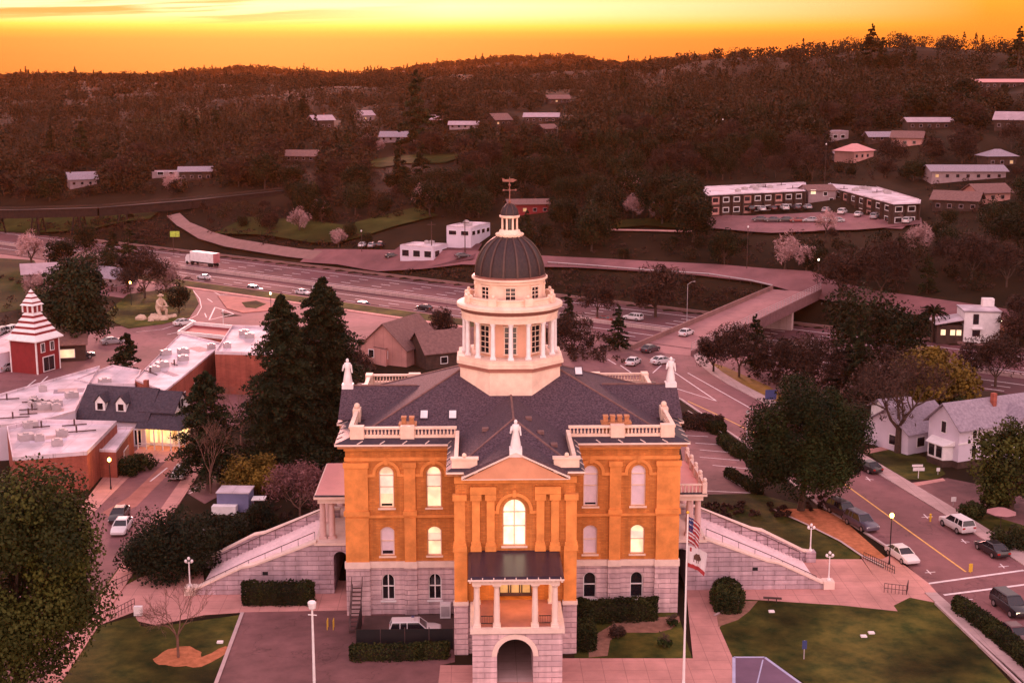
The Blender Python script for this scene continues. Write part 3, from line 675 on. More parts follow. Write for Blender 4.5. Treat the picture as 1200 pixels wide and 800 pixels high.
# corner piers and pilasters in brick
def pier(mb, x0, x1, y0, z0, z1, y1=.0): mb.box(x0, x1, y0, y1, z0, z1)
for s in (-1, 1):
    for (a, b) in ((13.75, 15.97), (9.25, 10.35)):
        pil = MB(); x0, x1 = sorted((s * a, s * b)); pil.box(x0, x1, -.28, .1, 5.4, 9.8); pil.box(x0, x1, -.22, .1, 10.25, 15.0)
        pil.box(x0 - .12, x1 + .12, -.36, .1, 10.02, 10.5); pil.box(x0 - .1, x1 + .1, -.32, .1, 14.75, 15.25); pil.build('pilaster', M['brick_plain'], CH)
    pil = MB()
    x0, x1 = sorted((s * (SX + .02), s * (BX + .1)))
    pil.box(x0, x1, -.12, .1, 15.4, 15.75); pil.box(x0, x1, -.30, .1, 16.45, 16.75); pil.build('frieze', M['brick_plain'], CH)
for s in (-1, 1):                                                    # bay pilasters
    for a, b in ((1.85, 2.55), (3.15, 3.85), (4.45, 5.42)):
        x0, x1 = sorted((s * a, s * b)); pil = MB()
        pil.box(x0, x1, BAYY - .3, BAYY + .1, 10.6, 14.5); pil.box(x0 - .14, x1 + .14, BAYY - .42, BAYY + .1, 9.75, 10.25); pil.box(x0 - .08, x1 + .08, BAYY - .36, BAYY + .1, 10.25, 10.6)
        pil.box(x0 - .14, x1 + .14, BAYY - .42, BAYY + .1, 14.45, 15.0); pil.build('pilaster', M['brick_plain'], CH)
    x0, x1 = sorted((s * 4.3, s * 5.45)); MB().box(x0, x1, BAYY - .3, BAYY + .1, 4.9, 9.75).build('pilaster_base', M['brick_plain'], CH)
    x0, x1 = sorted((s * 1.7, s * 4.0)); MB().box(x0, x1, BAYY - .40, BAYY + .1, 15.02, 15.7).build('capital_block', M['brick_plain'], CH)
pil = MB(); pil.box(-SX - .1, SX + .1, BAYY - .2, BAYY + .1, 16.0, 16.6)
stone.build('stone_base', M['stone'], CH); brick.build('brick_wall', M['brick'], CH); pil.build('bay_frieze', M['brick_plain'], CH)
# stone corner blocks
for s in (-1, 1):
    for a, b in ((13.7, 16.0), (9.2, 10.4)):
        x0, x1 = sorted((s * a, s * b)); MB().box(x0, x1, -.30 if a > 10 else -.18, .1, -.3, 4.8).build('stone_pier', M['stone'], CH)
    x0, x1 = sorted((s * 4.25, s * 5.5)); MB().box(x0, x1, BAYY - .3, BAYY + .1, -.3, 4.7).build('stone_pier', M['stone'], CH)
for s in (-1, 1):                                                    # pale belt courses
    tb_ = MB(); x0, x1 = sorted((s * (SX + .02), s * (BX + .1))); tb_.box(x0, x1, -.2, .15, 4.8, 5.4)
    for a, b in ((13.65, 16.1), (9.15, 10.45)):
        x0, x1 = sorted((s * a, s * b)); tb_.box(x0, x1, -.36, .1, 4.78, 5.42)
    tb_.box(*sorted((s * BX, s * (BX + .1))), 0, BY, 4.8, 5.4); tb_.build('belt_course', M['trim'], CH)
    x0, x1 = sorted((s * 4.2, s * 5.55)); MB().box(x0, x1, BAYY - .38, BAYY + .1, 4.7, 5.05).build('pier_cap', M['trim'], CH)
    x0, x1 = sorted((s * (SX + .02), s * (BX + .1))); MB().box(x0, x1, -.18, .1, 9.80, 10.05).build('string_course', M['brick_plain'], CH)
for x, p3, p2, d3, d2 in ((-12.0, 'litblind', 'blind', .35, .45), (-7.5, 'litpane', 'litpane', None, None), (7.45, 'blind', 'blind', .3, None), (12.0, 'blind', 'litpane', None, None)):
    window((x, 1.25, 1.45, 4.1, 'r'), 0, 'glass', rails=(.52,), mull=x < 0, fm='white')
    window((x, 1.35, 5.95, 8.85, 's'), 0, p2, rails=(.5,), hood='s', dark=d2) if False else window((x, 1.35, 5.95, 8.85, 's'), 0, p2, rails=(.5,), dark=d2)
    window((x, 1.4, 10.75, 14.8, 'r'), 0, p3, rails=(.5, .78), hood=True, dark=d3)
window(BIG, BAYY, 'litwhite', rails=(.42, .72), mull=True, hood=True)
w_ = MB()                                                            # entrance doors
for xc in (-1.0, 0, 1.0): w_.box(xc - .46, xc - .34, BAYY + .95, BAYY + 1.05, 5.05, 7.2); w_.box(xc + .34, xc + .46, BAYY + .95, BAYY + 1.05, 5.05, 7.2)
w_.box(-1.5, 1.5, BAYY + .94, BAYY + 1.06, 7.2, 7.4); w_.box(-1.5, 1.5, BAYY + .94, BAYY + 1.06, 7.86, 8.0); w_.box(-1.5, 1.5, BAYY + .94, BAYY + 1.06, 5.05, 5.35)
dr = w_.build('entrance_door', M['steel'], CH)
MB().box(-1.48, 1.48, BAYY + 1.08, BAYY + 1.12, 7.4, 7.86).build('transom', M['litpane'], dr)
MB().box(-1.48, 1.48, BAYY + 1.08, BAYY + 1.12, 5.1, 7.2).build('pane', M['litdim'], dr)

# cornice and eave skirt, running round wings, bay and side pavilions
EAVE = [(-16.75, -.9), (-6.1, -.9), (-6.1, -10.2), (6.1, -10.2), (6.1, -.9), (16.75, -.9), (16.75, 6.9), (17.3, 6.9), (17.3, 17.1), (16.75, 17.1), (16.75, 24.9), (-16.75, 24.9), (-16.75, 17.1), (-17.3, 17.1), (-17.3, 6.9), (-16.75, 6.9)]
INN = [(-15.3, .45), (-5.2, .45), (-5.2, -9.2), (5.2, -9.2), (5.2, .45), (15.3, .45), (15.3, 7.6), (16.0, 7.6), (16.0, 16.4), (15.3, 16.4), (15.3, 23.5), (-15.3, 23.5), (-15.3, 16.4), (-16.0, 16.4), (-16.0, 7.6), (-15.3, 7.6)]
mb = MB(); mb.prism(EAVE, 17.04, 17.22); mb.build('cornice', M['trim'], CH)
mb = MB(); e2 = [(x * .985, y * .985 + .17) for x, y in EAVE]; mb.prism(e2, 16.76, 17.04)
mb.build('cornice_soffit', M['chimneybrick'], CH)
mb = MB(); n = len(EAVE)
mb.add([(x, y, 17.225) for x, y in EAVE] + [(x, y, 17.65) for x, y in INN], [(i, (i + 1) % n, n + (i + 1) % n, n + i) for i in range(n)])
mb.cm = 1                                                            # little upstands along the eave
for i in range(n):
    a, b = Vector(EAVE[i]), Vector(EAVE[(i + 1) % n]); L = (b - a).length; k = max(1, round(L / 2.0)); c = Vector(INN[i]).lerp(Vector(INN[(i + 1) % n]), .5)
    for j in range(k + 1):
        p = a.lerp(b, j / k); q = p + (Vector(INN[i]).lerp(Vector(INN[(i + 1) % n]), j / k) - p) * .35
        mb.tube((p.x, p.y, 17.26), (q.x, q.y, 17.42), .05, n=4)
mb.build('eave_roof', [M['gutter'], M['trim']], CH)
# main roofs
S_ = .45; HX, HY0, HY1, HZ = 14.7, 1.3, 22.7, 17.45
RZ = HZ + (12 - HY0) * S_; RX = HX - (12 - HY0)
def roof_obj(name, faces, m=None):
    mb = MB()
    for f in faces: mb.poly(f)
    return mb.build(name, m or M['shingle'], CH)
c1, c2, c3, c4 = (-HX, HY0, HZ), (HX, HY0, HZ), (HX, HY1, HZ), (-HX, HY1, HZ); r1, r2 = (-RX, 12, RZ), (RX, 12, RZ)
roof_obj('main_roof', [[c1, c2, r2, r1], [c2, c3, r2], [c3, c4, r1, r2], [c4, c1, r1]])
MB().prism([(-15.3, .45), (15.3, .45), (15.3, 23.5), (-15.3, 23.5)], 17.3, 17.44).build('roof_gutter', M['gutter'], CH)
for s in (-1, 1):
    roof_obj('side_gable_roof', [[(s * 17.2, 7.2, 17.55), (s * 17.2, 12, 19.95), (s * 8, 12, 19.95), (s * 8, 7.2, 17.55)], [(s * 17.2, 16.8, 17.55), (s * 17.2, 12, 19.95), (s * 8, 12, 19.95), (s * 8, 16.8, 17.55)]])
    MB().extr([(s * 16.9, 7.6, 17.3), (s * 16.9, 16.4, 17.3), (s * 16.9, 12, 19.6)], (-s * .3, 0, 0)).build('side_pediment', M['brick_plain'], CH)
# bay roof with a hipped front, and the pediment gable set in it
b0, b1 = (-5.1, -9.2, 17.45), (5.1, -9.2, 17.45); bz = 20.05
roof_obj('bay_roof', [[b0, (-5.1, 9, 17.45), (0, 9, bz), (0, -2.6, bz)], [b1, (0, -2.6, bz), (0, 9, bz), (5.1, 9, 17.45)], [b0, (0, -2.6, bz), b1]])
pz = 19.0; ph = 4.45
mb = MB(); th = .22
for s in (-1, 1):
    mb.extr([(s * ph, -10.35, 16.98), (0, -10.35, pz), (0, -10.35, pz + th), (s * (ph + .1), -10.35, 16.98 + th)], (0, 6.5, 0))
mb.build('pediment_roof', M['shingle'], CH)
mb = MB()
for s in (-1, 1):
    mb.extr([(s * (ph + .3), -10.5, 16.66), (0, -10.5, pz - .10), (0, -10.5, pz + .04), (s * (ph + .3), -10.5, 16.80)], (0, .5, 0))
mb.box(-ph - .3, ph + .3, -10.3, -9.4, 16.52, 16.62)
mb.build('raking_cornice', M['trim'], CH)
MB().extr([(-4.4, -10.32, 16.62), (4.4, -10.32, 16.62), (0, -10.32, 18.85)], (0, .3, 0)).build('pediment', mat('pediment_plaster', (.60, .27, .16), var=.1), CH)
def ridge(*pts):
    mb = MB()
    for a, b in zip(pts[:-1], pts[1:]): mb.tube(a, b, .11, n=5)
    mb.build('ridge_cap', M['shingle_brown'], CH)
for q_ in (c1, c2): ridge(q_, r1 if q_[0] < 0 else r2)
for q_ in (c4, c3): ridge(q_, r1 if q_[0] < 0 else r2)
ridge((0, 8.5, bz), (0, -2.6, bz)); ridge(b0, (0, -2.6, bz)); ridge(b1, (0, -2.6, bz))
for s in (-1, 1): ridge((s * 17.2, 12, 19.97), (s * 9.5, 12, 19.97))
# balustrades
def balustrade(p, q, z=17.62, h=.98, ped=()):
    p, q = Vector(p), Vector(q); d = q - p; L = d.length; d.normalize(); a = math.atan2(d.y, d.x); c = (p + q) / 2
    mb = MB(); mb.obox(c, a, L / 2, .17, z - .2, z + .2); mb.obox(c, a, L / 2, .2, z + h - .2, z + h)
    k = int(L / .34)
    for i in range(k): 
        o = p + d * (i + .5) * L / k; mb.lathe(o.x, o.y, [(.07, z + .2), (.115, z + .38), (.06, z + .62), (.09, z + h - .2)], 5)
    for t in ped: 
        o = p + d * t; mb.obox(o, a, .65, .38, z - .2, z + h + .12)
    mb.build('balustrade', M['cream'], CH)
for s in (-1, 1):
    balustrade((s * 15.3, .35), (s * 5.3, .35), ped=(.6, 5.35))
    balustrade((s * 15.3, .35), (s * 15.3, 7.4), ped=(7.0,)); balustrade((s * 15.3, 16.6), (s * 15.3, 23.4), ped=(.3, 6.6))
    mb = MB(); mb.box(*sorted((s * 5.05, s * 5.4)), -9.3, .2, 17.45, 18.25); mb.box(*sorted((s * 3.35, s * 5.6)), -9.7, -9.2, 17.4, 18.2); mb.box(*sorted((s * 3.25, s * 5.7)), -9.8, -9.15, 18.2, 18.36)
    mb.blob((s * 4.5, -9.45, 18.55), .2); mb.build('parapet', M['cream'], CH)
    mb = MB(); mb.blob((s * 15.3, 7.4, 18.95), .3, 8, 6); mb.tube((s * 15.3, 7.4, 18.5), (s * 15.3, 7.4, 18.8), .14, n=6); mb.build('finial', M['cream'], CH)
balustrade((-15.3, 23.45), (15.3, 23.45), ped=(5, 25))
# chimneys, skylights and vents
for x, k in ((-9.95, 2), (9.9, 4)):
    mb = MB(); wd = .3 * k + .15; mb.box(x - wd, x + wd, .75, 1.75, 17.3, 18.75); mb.box(x - wd - .1, x + wd + .1, .68, 1.82, 18.62, 18.78)
    for i in range(k): cx = x - wd + (i + .5) * 2 * wd / k; mb.box(cx - .21, cx + .21, .95, 1.55, 18.78, 19.25); mb.box(cx - .25, cx + .25, .9, 1.6, 19.25, 19.38)
    mb.build('chimney', M['chimneybrick'], CH)
for s, px, py in ((-1, 497, 487), (-1, 530.5, 487), (1, 678, 436)):
    x, y, u = ray(px, py); t = (CAMZ - HZ + S_ * (HY0 - CAMY)) / (S_ * y - u)        # on the front slope
    cx, cyy, cz = CAMX + t * x, CAMY + t * y, CAMZ + t * u
    mb = MB(); mb.add([(cx + a * .42, cyy + b * .62, cz + b * .62 * S_ + h) for h in (0, .16) for a, b in ((-1, -1), (1, -1), (1, 1), (-1, 1))],
                      [(4, 5, 6, 7), (0, 1, 5, 4), (1, 2, 6, 5), (2, 3, 7, 6), (3, 0, 4, 7)])
    sl = mb.build('skylight', M['gutter'], CH)
    MB().add([(cx + a * .34, cyy + b * .54, cz + b * .54 * S_ + .165) for a, b in ((-1, -1), (1, -1), (1, 1), (-1, 1))], [(0, 1, 2, 3)]).build('pane', M['white'], sl)
for (x, y, s) in ((1.5, 0, 1), (2.5, -3.2, 1), (3.6, -5.5, 1), (-2.6, -1.8, -1)):
    z = bz - abs(x) * (bz - 17.45) / 5.1; MB().box(x - .3, x + .3, y - .35, y + .35, z, z + .28).build('roof_vent', M['shingle_brown'], CH)
# statues on the gables
def statue(x, y, z, k=1.0, rz=0.0):
    mb = MB(); mb.box(x - .55 * k, x + .55 * k, y - .5 * k, y + .5 * k, z - .4, z + .35 * k)
    z += .35 * k
    mb.lathe(x, y, [(.42 * k, z), (.46 * k, z + .25 * k), (.33 * k, z + 1.0 * k), (.26 * k, z + 1.45 * k), (.36 * k, z + 1.85 * k), (.30 * k, z + 2.05 * k), (.1 * k, z + 2.12 * k), (.0, z + 2.14 * k)], 10)
    mb.blob((x, y, z + 2.3 * k), (.16 * k, .17 * k, .21 * k), 8, 6)
    mb.tube((x - .33 * k, y, z + 1.9 * k), (x - .46 * k, y - .2 * k, z + 1.35 * k), .1 * k, .08 * k, 6); mb.tube((x - .46 * k, y - .2 * k, z + 1.35 * k), (x - .34 * k, y - .45 * k, z + 1.7 * k), .08 * k, .06 * k, 6)
    mb.tube((x + .33 * k, y, z + 1.9 * k), (x + .44 * k, y - .1 * k, z + 1.1 * k), .1 * k, .07 * k, 6)
    mb.build('roof_statue', M['white'], CH, smooth=True)
statue(0, -9.9, 19.0, 1.0); statue(-16.6, 12, 19.8, 1.05); statue(16.6, 12, 19.8, 1.05)

# ---- dome
DX, DY = 0.0, 12.0
def octo(r, z): return [(DX + r / math.cos(math.pi / 8) * math.cos(math.pi / 8 + i * math.pi / 4), DY + r / math.cos(math.pi / 8) * math.sin(math.pi / 8 + i * math.pi / 4)) for i in range(8)]
mb = MB(); mb.prism(octo(5.05, 0), 18.0, 22.35); mb.build('dome_base', M['cream'], CH)
mb = MB(); mb.prism(octo(5.2, 0), 22.35, 22.75); mb.build('dome_base_moulding', M['brick_plain'] if False else mat('rose_moulding', (.33, .13, .10), var=.1), CH)
mb = MB(); mb.prism(octo(5.38, 0), 22.75, 23.05); mb.prism(octo(5.2, 0), 23.05, 23.5); mb.build('dome_ledge', M['cream'], CH)
dm = MB(); dm.lathe(DX, DY, [(3.5, 23.4), (3.5, 27.3)], 40); drum = dm.build('drum', mat('peach_drum_wall', (.74, .40, .28), var=.06), CH, smooth=True)
def radial_window(a, r, w, z0, z1, parent, pane='glass', arch=True, rows=3):
    ca, sa = math.cos(a), math.sin(a)
    T = lambda u, d, z: (DX + ca * (r + d) - sa * u, DY + sa * (r + d) + ca * u, z)
    def bx(mb, u0, u1, d0, d1, za, zb):
        mb.add([T(u0, d0, za), T(u1, d0, za), T(u1, d1, za), T(u0, d1, za), T(u0, d0, zb), T(u1, d0, zb), T(u1, d1, zb), T(u0, d1, zb)], [(3, 2, 1, 0), (4, 5, 6, 7), (0, 1, 5, 4), (1, 2, 6, 5), (2, 3, 7, 6), (3, 0, 4, 7)])
    mb = MB(); h = w / 2; t = .09
    bx(mb, -h - t, -h, -.2, .14, z0, z1); bx(mb, h, h + t, -.2, .14, z0, z1); bx(mb, -h - t * 2, h + t * 2, -.2, .2, z1, z1 + t * 1.5); bx(mb, -h - t * 2, h + t * 2, -.2, .22, z0 - t * 1.3, z0)
    bx(mb, -.035, .035, -.1, .08, z0, z1)
    for i in range(1, rows): z = z0 + (z1 - z0) * i / rows; bx(mb, -h, h, -.1, .075, z - .035, z + .035)
    o = mb.build('window', M['cream'], parent); pb = MB(); bx(pb, -h, h, -.25, .03, z0, z1); pb.build('pane', M[pane], o)
for i in range(8): radial_window(-math.pi / 2 + i * math.pi / 4, 3.5, 1.15, 23.9, 26.6, CH, rows=5)
for i in range(16):
    a = -math.pi / 2 + i * math.pi / 8; cx, cyy = DX + 4.6 * math.cos(a), DY + 4.6 * math.sin(a)
    mb = MB(); mb.box(cx - .3, cx + .3, cyy - .3, cyy + .3, 23.5, 23.68)
    mb.lathe(cx, cyy, [(.27, 23.68), (.23, 23.8), (.235, 24.6), (.2, 26.7), (.2, 26.78), (.29, 26.95), (.31, 27.1)], 10); mb.build('dome_column', M['white'], CH, smooth=True)
mb = MB(); mb.lathe(DX, DY, [(3.4, 27.1), (4.88, 27.1), (4.88, 27.6), (4.95, 27.62), (4.95, 27.9)], 48); mb.build('entablature', M['cream'], CH, smooth=True)
mb = MB(); mb.lathe(DX, DY, [(4.9, 27.9), (5.0, 27.92), (5.22, 28.28)], 48); mb.build('cornice_band', M['copper'], CH, smooth=True)
mb = MB(); mb.lathe(DX, DY, [(5.2, 28.28), (5.38, 28.34), (5.38, 28.6)], 48); mb.build('drum_cornice', M['cream'], CH, smooth=True)
mb = MB(); mb.lathe(DX, DY, [(5.38, 28.6), (5.3, 28.68), (4.7, 28.80), (3.4, 28.85)], 48); mb.build('cornice_roof', M['cream'], CH, smooth=True)
mb = MB(); mb.lathe(DX, DY, [(4.62, 28.8), (4.62, 28.95), (4.52, 28.97), (4.52, 29.28), (4.63, 29.31), (4.63, 29.44), (4.36, 29.44), (4.36, 28.8)], 16, rot=math.pi / 16)
for i in range(8):
    a = math.pi / 8 + i * math.pi / 4; mb.obox((DX + 4.5 * math.cos(a), DY + 4.5 * math.sin(a)), a, .28, .42, 28.8, 29.6); mb.blob((DX + 4.5 * math.cos(a), DY + 4.5 * math.sin(a), 29.76), .18, 8, 5)
mb.build('attic_parapet', M['cream'], CH)
mb = MB(); mb.lathe(DX, DY, [(3.42, 28.8), (3.42, 30.75)], 40); mb.build('attic_drum', M['cream'], CH, smooth=True)
for i in range(8): radial_window(-math.pi / 2 + i * math.pi / 4, 3.42, .95, 29.35, 30.5, CH, rows=3)
mb = MB(); mb.lathe(DX, DY, [(3.4, 30.75), (3.6, 30.8), (3.62, 31.0), (3.85, 31.12), (3.85, 31.28), (3.5, 31.34)], 48); mb.build('dome_cornice', M['cream'], CH, smooth=True)
mb = MB(); mb.lathe(DX, DY, [(3.7, 31.28), (3.72, 31.42), (3.5, 31.5)], 48); mb.build('dome_ring', M['copper'], CH, smooth=True)
prof = [(1.15 + (3.52 - 1.15) * math.cos(t) if False else 3.52 * math.cos(t), 31.42 + 4.15 * math.sin(t)) for t in np.linspace(0, 1.24, 16)]
mb = MB(); mb.lathe(DX, DY, prof, 48); dome = mb.build('dome', M['domeslate'], CH, smooth=True)
for i in range(16):
    a = math.pi / 16 + i * math.pi / 8; mb = MB(); ca, sa = math.cos(a), math.sin(a); hw = .075
    vs = []
    for r, z in prof:
        hw = .05 + .05 * r / 3.5
        for u, dd in ((-hw, -.05), (-hw, .09), (hw, .09), (hw, -.05)): vs.append((DX + ca * (r + dd) - sa * u, DY + sa * (r + dd) + ca * u, z + dd * .5))
    k = len(prof); mb.add(vs, [(4 * j + c, 4 * j + c + 1, 4 * j + c + 5, 4 * j + c + 4) for j in range(k - 1) for c in range(3)])
    mb.build('dome_rib', M['rib'], dome)
mb = MB(); mb.lathe(DX, DY, [(1.2, 35.2), (1.32, 35.3), (1.36, 35.55), (1.15, 35.62), (1.02, 35.9), (.95, 36.0)], 24)
for i in range(16): a = i * math.pi / 8; mb.blob((DX + 1.3 * math.cos(a), DY + 1.3 * math.sin(a), 35.5), .15, 6, 4)
lan = mb.build('lantern', M['cream'], CH)
for i in range(8):
    a = math.pi / 8 + i * math.pi / 4; mb = MB(); mb.tube((DX + .78 * math.cos(a), DY + .78 * math.sin(a), 35.95), (DX + .78 * math.cos(a), DY + .78 * math.sin(a), 37.2), .12, .1, 6); mb.build('lantern_column', M['cream'], lan)
MB().lathe(DX, DY, [(.52, 35.9), (.52, 37.2)], 16).build('lantern_core', M['glass'], lan)
mb = MB(); mb.lathe(DX, DY, [(.8, 37.1), (1.0, 37.2), (1.04, 37.38), (.92, 37.42)], 24); mb.build('lantern_cornice', M['cream'], lan)
mb = MB(); mb.lathe(DX, DY, [(.92 * math.cos(t), 37.42 + 1.1 * math.sin(t)) for t in np.linspace(0, 1.5, 9)], 20); cup = mb.build('cupola', M['domeslate'], CH, smooth=True)
for i in range(8):
    a = math.pi / 8 + i * math.pi / 4; mb = MB()
    pr = [(.94 * math.cos(t), 37.42 + 1.12 * math.sin(t)) for t in np.linspace(0, 1.45, 8)]
    for (ra, za), (rb, zb) in zip(pr[:-1], pr[1:]): mb.tube((DX + ra * math.cos(a), DY + ra * math.sin(a), za), (DX + rb * math.cos(a), DY + rb * math.sin(a), zb), .055, n=5)
    mb.build('cupola_rib', M['rib'], cup)
mb = MB(); mb.tube((DX, DY, 38.4), (DX, DY, 41.2), .07, .04, 6); mb.blob((DX, DY, 38.75), .17, 8, 6); mb.tube((DX - .6, DY, 39.9), (DX + .6, DY, 39.9), .045, n=5); mb.tube((DX, DY - .6, 39.9), (DX, DY + .6, 39.9), .045, n=5)
for q in ((.6, 0), (-.6, 0), (0, .6), (0, -.6)): mb.blob((DX + q[0], DY + q[1], 39.9), .11, 6, 4)
mb.blob((DX, DY, 40.4), .13, 8, 5); mb.extr([(DX - .7, DY, 40.75), (DX + .35, DY, 40.7), (DX + .75, DY, 40.9), (DX + .35, DY, 41.05), (DX - .4, DY, 40.95), (DX - .75, DY, 41.1)], (0, .05, 0))
mb.build('weathervane', M['copper'], CH)

# ---- portico
PF, PB = -15.6, BAYY
mb = MB(); PH = 3.85
wall_row(mb, -PH, PH, -.3, 4.6, [(-.2, 3.1, 0.0, 4.05, 'r')], PF, 1.0)
ol = outline((-.2, 3.1, .0, 4.05, 'r'))
for i in range(1, len(ol)):
    p, q = ol[i], ol[(i + 1) % len(ol)]; mb.poly([(p[0], PF + 1.0, p[1]), (p[0], PB, p[1]), (q[0], PB, q[1]), (q[0], PF + 1.0, q[1])])
for s in (-1, 1): mb.poly([(s * PH, PF, -.3), (s * PH, PB, -.3), (s * PH, PB, 4.6), (s * PH, PF, 4.6)])
po = mb.build('portico', M['stone'], CH)
mb = MB(); mb.box(-PH - .18, PH + .18, PF - .2, PB - .3, 4.6, 5.05); mb.build('portico_slab', M['trim'], po)
MB().box(-PH + .3, PH - .3, PF + .2, PB - .02, 5.055, 5.075).build('portico_floor', M['paving'], po)
hb = MB()
A_ = [math.pi * i / 16 for i in range(17)]
for i in range(16):
    a, b = A_[i], A_[i + 1]; P = lambda a, r, y: (-.2 + r * math.cos(a), y, 2.5 + r * math.sin(a))
    hb.add([P(a, 1.56, PF - .08), P(b, 1.56, PF - .08), P(b, 2.0, PF - .08), P(a, 2.0, PF - .08), P(a, 2.0, PF + .02), P(b, 2.0, PF + .02)], [(0, 1, 2, 3), (3, 2, 5, 4)])
hb.build('arch_ring', M['trim'], po)
MB().poly([(-1.75, PF + .2, .03), (1.35, PF + .2, .03), (1.35, PB + 6, .03), (-1.75, PB + 6, .03)]).build('arch_floor', M['concrete'], po)
for x, y in [(x, PF + .35) for x in (-3.45, -1.75, 1.5, 3.2)] + [(x, PB - .7) for x in (-3.45, 3.2)]:
    mb = MB(); mb.box(x - .34, x + .34, y - .34, y + .34, 5.05, 5.28); mb.lathe(x, y, [(.32, 5.28), (.27, 5.42), (.27, 6.5), (.22, 8.55), (.28, 8.62), (.33, 8.8)], 12); mb.box(x - .36, x + .36, y - .36, y + .36, 8.8, 8.92)
    mb.build('portico_column', M['trim'], po, smooth=True)
mb = MB()
for (a, b, y) in ((-3.1, -2.1, PF + .35), (1.85, 2.85, PF + .35)):
    for z in (5.35, 6.0): mb.box(a, b, y - .03, y + .03, z - .03, z + .03)
    for i in range(8): x = a + (b - a) * i / 7; mb.box(x - .012, x + .012, y - .012, y + .012, 5.35, 6.0)
mb.build('portico_railing', M['black'], po)
mb = MB(); mb.box(-3.85, 3.6, PF, PB - .02, 8.92, 9.30); mb.box(-4.1, 3.85, PF - .25, PB - .02, 9.30, 9.42)
for i in range(22): x = -4.0 + i * .37; mb.box(x - .09, x + .09, PF - .2, PF + .02, 9.16, 9.3)
mb.build('portico_entablature', M['trim'], po)
mb = MB(); x0, x1 = -4.2, 3.95
mb.add([(x0, PF - .35, 9.42), (x1, PF - .35, 9.42), (x1, PB - .02, 9.42), (x0, PB - .02, 9.42), (x0, PF - .35, 9.5), (x1, PF - .35, 9.5), (x1 - .25, PF + .1, 9.62), (x1 - .25, PB - .02, 9.72), (x0 + .25, PB - .02, 9.72), (x0 + .25, PF + .1, 9.62), (x1, PB - .02, 9.5), (x0, PB - .02, 9.5)],
       [(6, 7, 8, 9), (4, 5, 6, 9), (5, 10, 7, 6), (11, 4, 9, 8), (0, 1, 5, 4), (1, 2, 10, 5), (3, 0, 4, 11)])
prf = mb.build('portico_roof', M['glossroof'], po)
mb = MB()
for i in range(9): x = x0 + .3 + i * (x1 - x0 - .6) / 8; mb.box(x - .04, x + .04, PF - .36, PF - .05, 9.5, 9.58)
mb.box(x0, x1, PF - .40, PF - .34, 9.38, 9.52); mb.build('portico_gutter', M['trim'], po)
pl = bpy.data.lights.new('portico_lamp', 'POINT'); pl.energy = 420; pl.color = (1.0, .55, .18); pl.shadow_soft_size = .25
plo = bpy.data.objects.new('portico_lamp', pl); plo.location = (0, -11.6, 8.3); plo.parent = CH; COL.objects.link(plo)
mb = MB(); mb.lathe(0, -11.6, [(.05, 8.9), (.06, 8.62), (.22, 8.55), (.24, 8.42), (.0, 8.40)], 10); mb.build('ceiling_lamp', M['lamp'], CH)

